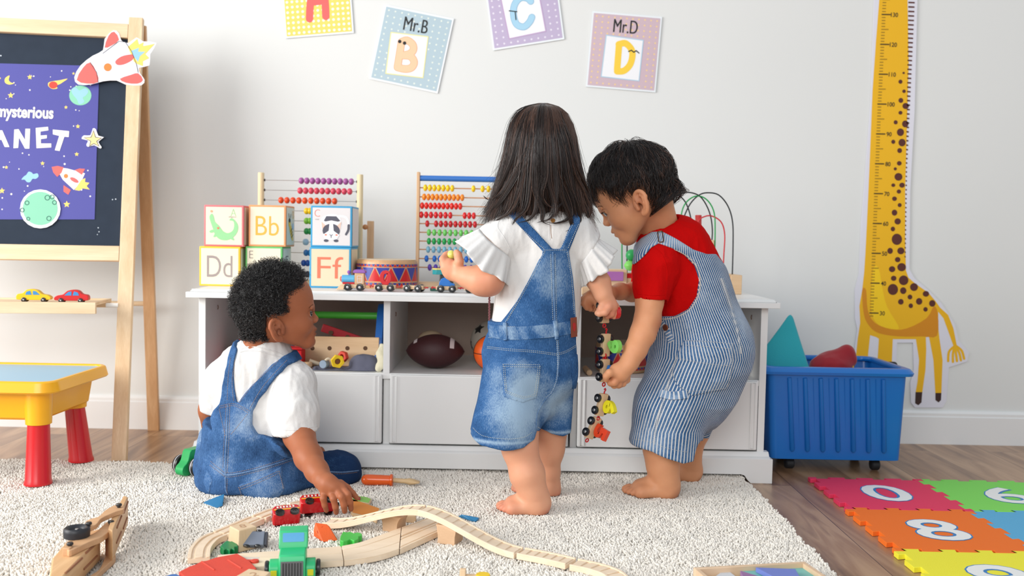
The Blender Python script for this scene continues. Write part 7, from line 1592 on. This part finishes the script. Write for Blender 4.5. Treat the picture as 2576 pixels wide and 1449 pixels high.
plate('blue_ramp','blue wooden piece at the bottom left corner of the red ramp',[(415,1449),(430,1444),(443,1443),(455,1449),(470,1470),(400,1475)],.032,.014,mat('track_blue',(58,110,176),.5),'toy')
def frust(name,label,top,zt,zb,grow,m,cat='toy block',mark=None,extra=None):
    q=np.array([G2(x,y,zt) for x,y in top]); c=q.mean(0); b_=c+(q-c)*grow; t=thing(name,label,cat,(c[0],c[1],zb)); n=len(q)
    if sum(q[i][0]*q[(i+1)%n][1]-q[(i+1)%n][0]*q[i][1] for i in range(n))<0: q=q[::-1];b_=b_[::-1]
    v=[(*p,zb) for p in b_]+[(*p,zt) for p in q]; f=[tuple(range(n))[::-1],tuple(n+k for k in range(n))]+[(k,(k+1)%n,n+(k+1)%n,n+k) for k in range(n)]
    obj('block_body',MB().add(v,f),m,t,bevel=.002,seg=3)
    if mark: q2=MB(); text(q2,mark,(c[0],c[1],zt),(cos(.5),sin(.5),0),(-sin(.5),cos(.5),0),.013,.022,.0003,.0); obj('carved_number',q2,mat('carve_brown',(186,146,112),.7),t)
    return t
BT=wood('block_wood',(232,206,172),(216,186,148),'Z',1.2,.55)
frust('number_block','pale wooden trapezoid block with a carved number, inside the track curve',[(577,1323),(617,1311),(646,1324),(601,1335)],.062,GZ,1.16,BT,mark='8')
frust('number_block','pale wooden number block lying on the red ramp, cut by the bottom edge',[(594,1449),(626,1430),(681,1438),(655,1464)],.056,.0365,1.03,BT,mark='2')
plate('green_tree_block','dark green wooden tree block lying beside the grey carriage',cr([(554,1374),(562,1366),(571,1360),(580,1362),(588,1360),(598,1364),(596,1369),(599,1374),(590,1375),(590,1382),(582,1379),(578,1385),(570,1380),(562,1384),(560,1377)],2,True),.034,.0155,mat('tree_dark_green',(16,128,70),.45),'toy block')
plate('green_tree_block','light green wooden tree block next to the orange block',cr([(855,1359),(862,1338),(872,1339),(881,1337),(890,1341),(899,1339),(910,1342),(910,1347),(902,1349),(902,1355),(891,1360),(881,1356),(873,1360)],2,True),.032,.0135,mat('tree_light_green',(66,188,74),.45),'toy block')
def hull(name,label,cat,pts,m,part='block_body',bev=.002):
    bm=bmesh.new(); 
    for p in pts: bm.verts.new(p)
    bmesh.ops.convex_hull(bm,input=bm.verts[:]); v=[x.co[:] for x in bm.verts]; bm.verts.index_update(); f=[tuple(x.index for x in q.verts) for q in bm.faces]; bm.free()
    used=sorted({i for q in f for i in q}); mp={u:i for i,u in enumerate(used)}; v=[v[u] for u in used]; f=[tuple(mp[i] for i in q) for q in f]
    c=np.mean(pts,0); t=thing(name,label,cat,(c[0],c[1],min(p[2] for p in pts))); o=obj(part,MB().add(v,f),m,t,bevel=bev,sharp=25); return t,o
def FG(x,y,z=GZ): return F(x,y,z)
ORB=mat('block_orange',(232,96,34),.55,bump=.2,bscale=260)
t,o=hull('orange_block','orange wooden wedge block with a carved triangle between red train and green tree','toy block',[FG(812,1364),FG(790,1350),FG(851,1360),FG(795,1338),FG(838,1344),P(789,1330,2.02),P(793,1314,2.03),P(822,1318,2.03),P(828,1323,2.025)],ORB)
g_=Garment(o); h3=[g_.hit(*p)[0] for p in((797,1336),(813,1323),(799,1343))]
if all(h is not None for h in h3): obj('carved_triangle',MB().add([h+np.array([0,-.0004,.0004]) for h in h3],[(0,1,2)]),mat('orange_shade',(196,62,20),.6),t)
BLW=mat('block_blue',(52,128,176),.5)
hull('blue_wedge','blue wooden wedge on the rug behind the seated child','toy block',[FG(510,1265,.022),FG(546,1278,.02),FG(561,1273,.02),FG(556,1262,.02),P(565,1242,2.285),P(560,1244,2.30),P(514,1262,2.29),P(548,1268,2.25)],BLW)
hull('blue_wedge','blue wooden wedge behind the descending bridge track','toy block',[FG(1150,1300),FG(1196,1315),FG(1208,1306),FG(1180,1298),P(1160,1294,2.17),P(1205,1302,2.16)],BLW)
# grey carriage lying on its side
g=F(634,1386,GZ); GM=mat('carriage_grey',(120,128,144),.5,var=.06,vscale=50); R=Rz(.10)@Rx(radians(52)); c=np.array([g[0],g[1]+.012,GZ+.020])
gc=thing('toy_carriage','grey toy carriage lying on its side beside the pale wooden block','toy train',(g[0],g[1],GZ)); obj('carriage_body',MB().box(c,(.045,.030,.017),R=R),GM,gc,bevel=.002); obj('carriage_end',MB().box(c+R@np.array([.0255,0,-.002]),(.005,.028,.018),R=R),mat('dark_grey',(62,64,74),.5),gc,bevel=.001)
for dx in(-.012,.010):
    for s_ in(-1,1): obj('wheel',MB().lathe([(.0005,-.002),(.006,-.002),(.0066,0),(.006,.002),(.0005,.002)],16,c+R@np.array([dx,s_*.0155,.004]),R@np.array([0,1,0]),cap=False),mat('black_gloss',(18,18,20),.15,coat=.6),gc)
# red train lying on its side
RT=mat('train_red',(204,14,24),.28,coat=.4); YS_=mat('train_yellow',(250,178,20),.4); WIN=mat('train_window',(236,232,222),.4); GLB=mat('black_gloss',(18,18,20),.15,coat=.6)
def redcar(label,xy,yaw,L_,nose,roll=-68,z=.020):
    g=F(xy[0],xy[1],.035); R=Rz(yaw)@Rx(radians(roll)); c=np.array([g[0],g[1],GZ+z]); t=thing('red_train_car',label,'toy train',c,R,'red train on the rug'); W_2,Hh=.0155,.0165
    pr=[(-L_/2,-Hh+.004),(-L_/2+.003,-Hh),(L_/2-.003,-Hh),(L_/2,-Hh+.004),(L_/2,Hh-.006),(L_/2-.005,Hh),(-L_/2+.008,Hh),(-L_/2,Hh-.009)]
    obj('car_body',MB().prism(pr,-W_2,W_2,U=(1,0,0),V=(0,0,1)),RT,t,local=True,bevel=.0025,seg=3)
    e=-W_2-.0004; fm=((0,e,0),(1,0,0),(0,0,1))
    mb=MB(); mb.strip([(-L_/2+.004,.0005),(L_/2-.002,.0005)],.0034,*fm,.0002); obj('yellow_stripe',mb,YS_,t,local=True)
    mb=MB(); 
    n=max(2,int(L_/.0095)); 
    for k in range(n): x=-L_/2+.012+k*(L_-.018)/n; mb.flat(rrect(x-.0022,x+.0022,.0062,.0118,.0012,3),*fm,.0002)
    mb.strip([(-L_/2+.004,.0036),(L_/2-.002,.0036)],.0007,*fm,.0002); obj('window_print',mb,WIN,t,local=True)
    for x in(-L_*.27,L_*.27):
        for s_ in(-1,1):
            w_=obj('wheel',MB().lathe([(.0005,.001),(.0038,.001),(.0044,.0022),(.0070,.0022),(.0078,.0040),(.0098,.0040),(.0103,.0016),(.0103,-.0010),(.0005,-.0010)],24,(x,s_*(W_2+.0012),-Hh+.0045),(0,s_,0),cap=False),GLB,t,local=True)
    if nose:
        obj('nose_light',MB().lathe([(.0001,0),(.0024,0)],14,(-L_/2-.0022,-.004,.0),(-1,0,0),cap=False),YS_,t,local=True); obj('nose_plate',MB().box((-L_/2-.0004,-.002,.004),(.002,.016,.006)),mat('nose_silver',(190,192,206),.3,metal=.3),t,local=True,bevel=.0006)
    obj('coupling',MB().cyl((L_/2,0,-Hh+.007),(L_/2+.005,0,-Hh+.007),.0045,n=16),GLB,t,local=True)
    return t
redcar('red toy train car with black wheels tipped on its side, nose to the left',(719,1298),radians(24),.060,True)
redcar('red toy train car with white windows lying on its side under the hand',(800,1275),radians(22),.084,False,z=.026)
# boards behind the hand
OWB=wood('board_edge',(232,206,166),(214,182,140),'X',1,.5)
def board(name,label,top,z,th,m,ins=.9,part='painted_face',cat='toy'):
    q=np.array([G2(x,y,z) for x,y in top]); c=q.mean(0); t=thing(name,label,cat,(c[0],c[1],z-th)); obj('board_body',MB().prism([tuple(a) for a in q],z-th,z),OWB,t,bevel=.0012); obj(part,MB().prism([tuple(c+(a-c)*ins) for a in q],z+.0001,z+.0004),m,t); return t
t=board('orange_board','orange painted wooden board with round corner marks behind the hand','' or [(874,1252),(886,1254),(958,1279),(948,1309),(936,1303),(884,1290)],.027,.008,mat('board_orange',(238,144,36),.5))
t['label']='orange painted wooden board behind the climbing bridge track, beside the hand'
t=board('green_board','light green wooden board with a dark red square, right of the hand',[(884,1245),(922,1250),(935,1255),(929,1266),(905,1262),(886,1262)],.027,.008,mat('board_green',(142,206,92),.5)); obj('red_square',MB().prism([tuple(G2(*p,.0275)) for p in((896,1250),(907,1253),(906,1259),(894,1257))],.0276,.030),mat('board_red',(160,20,40),.5),t)
# screwdriver
sd=thing('toy_screwdriver','wooden toy screwdriver with an orange handle lying on the rug by the bench','toy tool',(*G2(960,1225,GZ),GZ)); Ys=F(945,1222,GZ)[1]; rs=.0145; zc_=GZ+rs+.001; a=P(920,1208,Ys); b_=P(986,1213,Ys); a[2]=b_[2]=zc_; dx=nrm(b_-a); LH=np.linalg.norm(b_-a)
obj('handle',MB().lathe([(.001,-.011),(.006,-.0105),(.011,-.007),(.0138,0),(.0142,.01),(.0128,LH-.012),(.0125,LH-.006),(.0155,LH-.004),(.0158,LH+.001),(.013,LH+.003),(.004,LH+.0032)],28,a,dx,cap=False),mat('handle_orange',(228,92,22),.25,coat=.4),sd,sharp=50)
e=a+dx*(LH+.003); e2=P(1054,1223,Ys); L2=np.linalg.norm(e2-e); M=frame(dx,(0,0,1)); v=[];rings=[(0,.0062,.0062),(L2*.45,.0062,.0062),(L2*.62,.0105,.0085),(L2*.8,.0125,.0065),(L2,.0125,.0015)]; n=16
for s_,rx_,ry_ in rings:
    for k in range(n): an=2*pi*k/n; v.append(e+dx*s_+M[:,1]*rx_*cos(an)+M[:,0]*ry_*sin(an)-np.array([0,0,.004])*(s_/L2))
obj('blade',MB().add(v,[(i*n+k,i*n+(k+1)%n,(i+1)*n+(k+1)%n,(i+1)*n+k) for i in range(4) for k in range(n)]+[tuple(4*n+k for k in range(n))]),wood('blade_wood',(222,194,150),(204,170,124),'X',1.4,.5),sd,sharp=50)
# green tractor half hidden by the seated child
g=F(470,1203,GZ); R=Rz(radians(180+62)); GT=mat('tractor_green',(44,176,98),.35,coat=.15)
tr_=thing('toy_tractor','green wooden tractor with black wheels, half hidden by the seated child','toy car',(g[0]-.006,g[1]+.035,GZ),R)
obj('tractor_body',MB().prism(cr([(.020,.003),(.030,.006),(.036,.016),(.033,.028),(.022,.036)],3)+[(.016,.044),(.010,.064),(.004,.070),(-.040,.070),(-.046,.02),(-.03,.006)],-.014,.014,U=(1,0,0),V=(0,0,1)),GT,tr_,local=True,bevel=.0015)
obj('axle',MB().cyl((.0,-.03,.026),(.0,.03,.026),.004,n=12),TYEL,tr_,local=True)
for x,s_ in((.0,-1),(.0,1),(-.06,-1),(-.06,1)):
    if x==-.06 and s_==1: continue
    w_=obj('wheel',MB().lathe([(.003,-.009),(.018,-.009),(.024,-.0075),(.0255,-.003),(.0255,.003),(.024,.0075),(.018,.009),(.003,.009)],30,(x,s_*.030,.0260),(0,1,0)),mat('tyre_black',(30,28,30),.4,coat=.2),tr_,local=True)
    obj('white_ring',MB().lathe([(.0257,-.0012),(.0261,0),(.0257,.0012)],30,(x,s_*.030,.0260),(0,1,0),cap=False),mat('ring_white',(214,214,218),.4),w_,local=True)
# green truck in the foreground
g=F(735,1455,GZ); R=Rz(radians(10)); g=np.array([P(735,1440,1.79)[0],1.80,GZ]); TG=mat('truck_green',(44,186,120),.4,coat=.1)
tk_=thing('toy_truck','green wooden truck with a grey grille facing the camera, bottom edge of the picture','toy car',g,R)
L_=dict(local=True)
obj('cab',MB().prism([(-.012,.0505),(-.010,.058),(.001,.081),(.030,.083),(.034,.0505)],-.027,.027,U=(0,1,0),V=(0,0,1)),TG,tk_,bevel=.002,**L_)
obj('hood',MB().prism([(-.052,.006),(-.053,.038),(-.047,.050),(-.0122,.053),(.034,.050),(.034,.006)],-.0245,.0245,U=(0,1,0),V=(0,0,1)),TG,tk_,bevel=.0025,**L_)
sl=nrm([0,.011,.023]); n_=np.cross([1,0,0],sl); c=np.array([0,-.0043,.0702])
obj('windscreen',MB().flat(rrect(-.020,.020,-.0085,.0085,.002,3),c,(1,0,0),sl,.0004),mat('truck_window',(46,150,204),.25,coat=.3),tk_,**L_)
sl2=nrm([0,-.001,.024]); obj('grille',MB().box((0,-.0533,.0235),(.041,.0014,.033)),mat('grille_grey',(104,104,106),.5),tk_,bevel=.0005,**L_)
for k in range(7): obj('grille_bar',MB().box((-.0160+k*.00533,-.0543,.0230),(.0017,.0008,.028)),TBLK,tk_,**L_)
for s_ in(-1,1):
    obj('fender',MB().prism(cr([(-.046,.004),(-.047,.022),(-.040,.033),(-.024,.036),(-.010,.030),(-.006,.012),(-.006,.004)],4),s_*.0335-.0088,s_*.0335+.0088,U=(0,1,0),V=(0,0,1)),TG,tk_,bevel=.002,**L_)
    obj('wheel',MB().lathe([(.002,-.004),(.014,-.004),(.016,-.002),(.016,.002),(.014,.004),(.002,.004)],24,(s_*.0475,-.022,.0165),(1,0,0)),TBLK,tk_,**L_)
    obj('headlight',MB().box((s_*.0335,-.0478,.016),(.011,.0012,.012)),mat('lamp_yellow_green',(210,206,30),.4),tk_,bevel=.0005,**L_)
# wooden vehicle lying on its side, lower left
WV=wood('vehicle_wood',(228,188,140),(204,158,110),'Y',1.3,.5,ring=16); WV2=wood('vehicle_bar',(220,176,134),(200,154,112),'X',1.2,.5)
g=G2(210,1400,GZ); wv=thing('wooden_crane_truck','wooden folding toy vehicle with a black wheel on its side, lower left of rug','toy car',(g[0],g[1],GZ))
def pg(L_,z): return [tuple(G2(x,y,z)) for x,y in L_]
z1=.070; obj('body_block',MB().prism(pg([(131,1404),(166,1363),(205,1340),(251,1330),(252,1352),(230,1374),(176,1430),(150,1462),(120,1470)],z1),.024,z1),WV,wv,bevel=.003)
z2=.088; obj('boom_slab',MB().prism(pg([(311,1246),(322,1250),(291,1318),(283,1336),(272,1330),(280,1303)],z2),.028,z2),WV,wv,bevel=.002)
sl_=MB()
def slot(a,b_,n=2):
    pass
for (x0,y0),(x1,y1) in (((300,1300),(318,1266)),((303,1325),(319,1300)),((290,1345),(304,1322)),((291,1368),(306,1338))):
    p0=F(x0,y0,0);
# slots: dark recesses on the visible side faces
def face_slots(o,L_,root):
    G_=Garment(o); mb=MB()
    for a,b_ in L_:
        pa=[G_.hit(a[0]+(b_[0]-a[0])*t,a[1]+(b_[1]-a[1])*t) for t in np.linspace(0,1,6)]; pa=[p for p in pa if p[0] is not None]
        if len(pa)>2: mb.tube([p+n_*.0002 for p,n_ in pa],.0022,6)
    if mb.v: obj('slot',mb,mat('slot_brown',(150,96,64),.7),root)
bo=[o for o in wv.children if o.name.startswith('body_block')][0]; so_=[o for o in wv.children if o.name.startswith('boom_slab')][0]
face_slots(bo,[((215,1392),(243,1366)),((165,1442),(206,1404)),((210,1432),(244,1398))],wv); face_slots(so_,[((311,1290),(321,1262)),((293,1328),(305,1298)),((309,1330),(319,1302)),((292,1366),(304,1338))],wv)
obj('upper_bar',MB().prism(pg(cr([(213,1318),(222,1307),(248,1299),(268,1281),(296,1268),(311,1272),(311,1281),(292,1287),(256,1303),(246,1315),(236,1322),(222,1326)],3,True),.098),.0885,.098),WV2,wv,bevel=.001)
obj('front_bar',MB().prism(pg(cr([(164,1374),(172,1363),(200,1356),(238,1340),(258,1322),(275,1310),(291,1316),(290,1324),(262,1346),(252,1352),(222,1364),(180,1384),(168,1382)],3,True),.082),.0705,.082),WV2,wv,bevel=.001)
obj('lower_bar',MB().prism(pg(cr([(225,1449),(250,1432),(266,1398),(280,1388),(290,1394),(288,1404),(262,1428),(240,1449),(225,1460)],3,True),.030),.0188,.030),WV2,wv,bevel=.001)
q=G2(275,1345,z1); obj('round_post',MB().cyl((q[0],q[1],.030),(q[0],q[1],.0704),.0075,n=18),wood('post_brown',(188,132,96),(164,108,76),'Z',1,.5),wv)
q=G2(170,1385,.078); obj('square_peg',MB().box((q[0],q[1],.077),(.013,.013,.0145)),WV2,wv,bevel=.001)
for x,y,z in((299,1270,.1035),(223,1317,.1035),(279,1313,.0875),(176,1368,.0875)):
    q=G2(x,y,z); obj('screw_knob',MB().lathe([(.0035,-.0055),(.0035,-.003),(.0058,-.002),(.0062,.0005),(.005,.0028),(.001,.003)],20,(q[0],q[1],z)),TBLK,wv,sharp=50)
q=G2(193,1333,.095); w_=obj('wheel',MB().lathe([(.001,.004),(.004,.004),(.0045,.0015),(.013,.0015),(.0165,.0065),(.021,.008),(.0235,.006),(.0240,0),(.0235,-.010),(.020,-.012),(.001,-.012)],36,(q[0],q[1],.0925)),mat('wheel_rubber',(38,40,46),.45),wv,sharp=50)
obj('wheel_hub',MB().lathe([(.0001,.0052),(.003,.005),(.0035,.003)],14,(q[0],q[1],.0925),cap=False),STEEL,w_)
# tangram tray
z=.046; A=G2(1744,1427,z);B_=G2(2024,1412,z); u=nrm(np.append(B_-A,0)); vdir=np.array([u[1],-u[0],0]); LT=np.linalg.norm(B_-A); 
tt=thing('tangram_tray','shallow wooden tray of flat coloured wooden shapes, cut by the bottom edge','tray',(A[0],A[1],GZ),np.stack([u,-vdir,[0,0,1]],1)); TW=wood('tray_wood',(236,208,176),(218,184,148),'X',1.4,.5); zl=z-GZ; D_=.20; e_=.009
for a in ((0,LT,0,e_),(0,LT,D_-e_,D_),(0,e_,e_,D_-e_),(LT-e_,LT,e_,D_-e_)): obj('tray_side',MB().bx(a[0],a[1],-a[3],-a[2],.0,zl),TW,tt,local=True,bevel=.001)
obj('tray_floor',MB().bx(e_,LT-e_,-D_+e_,-e_,.002,.008),TW,tt,local=True)
def tan(label,col,L_,zt_,th=.009):
    q=[G2(x,y,zt_) for x,y in L_]; c=np.mean(q,0); t=thing('tangram_piece',label,'toy block',(c[0],c[1],zt_-th),group='tangram pieces'); obj('piece_body',MB().prism([tuple(a) for a in q],zt_-th,zt_),mat(label.split()[0]+'_paint',col,.5),t,bevel=.0008)
zf_=GZ+.0085
tan('teal wooden tangram piece filling the right half of the tray',(120,190,184),[(1846,1428.5),(2023,1418.5),(2060,1449),(2078,1465),(1960,1480)],zf_+.0105,.010)
tan('periwinkle wooden tangram piece lying on the teal piece',(112,128,200),[(1901,1427),(2001,1431),(2016,1458),(1970,1464)],zf_+.0205,.0095)
tan('plum wooden tangram piece in front of the teal piece',(150,108,156),[(1862,1435),(1912,1450),(1940,1474),(1880,1474)],zf_+.0210,.0095)
tan('grey wooden tangram piece at the left of the tray',(206,212,218),[(1826,1430),(1850,1449),(1870,1470),(1790,1474),(1800,1449)],zf_+.0098,.0094)
# bolt at the bottom edge
g=F(1190,1462,GZ); bl=thing('toy_bolt','small wooden bolt with a yellow disc end at the bottom edge','toy',(g[0],g[1],GZ)); c=P(1157,1450,g[1]); obj('bolt_head',MB().cyl((c[0],g[1],c[2]),(c[0]+.011,g[1],c[2]),.0155,n=24,bev=.001),BEECH,bl); c2=P(1215,1444,g[1]); obj('bolt_shank',MB().cyl((c[0]+.011,g[1],c[2]),(c2[0]-.005,g[1],c[2]),.005),BEECH,bl); obj('yellow_disc',MB().cyl((c2[0],g[1],c2[2]-.010),(c2[0],g[1],c2[2]),.0135,n=28,bev=.001),TYEL,bl)
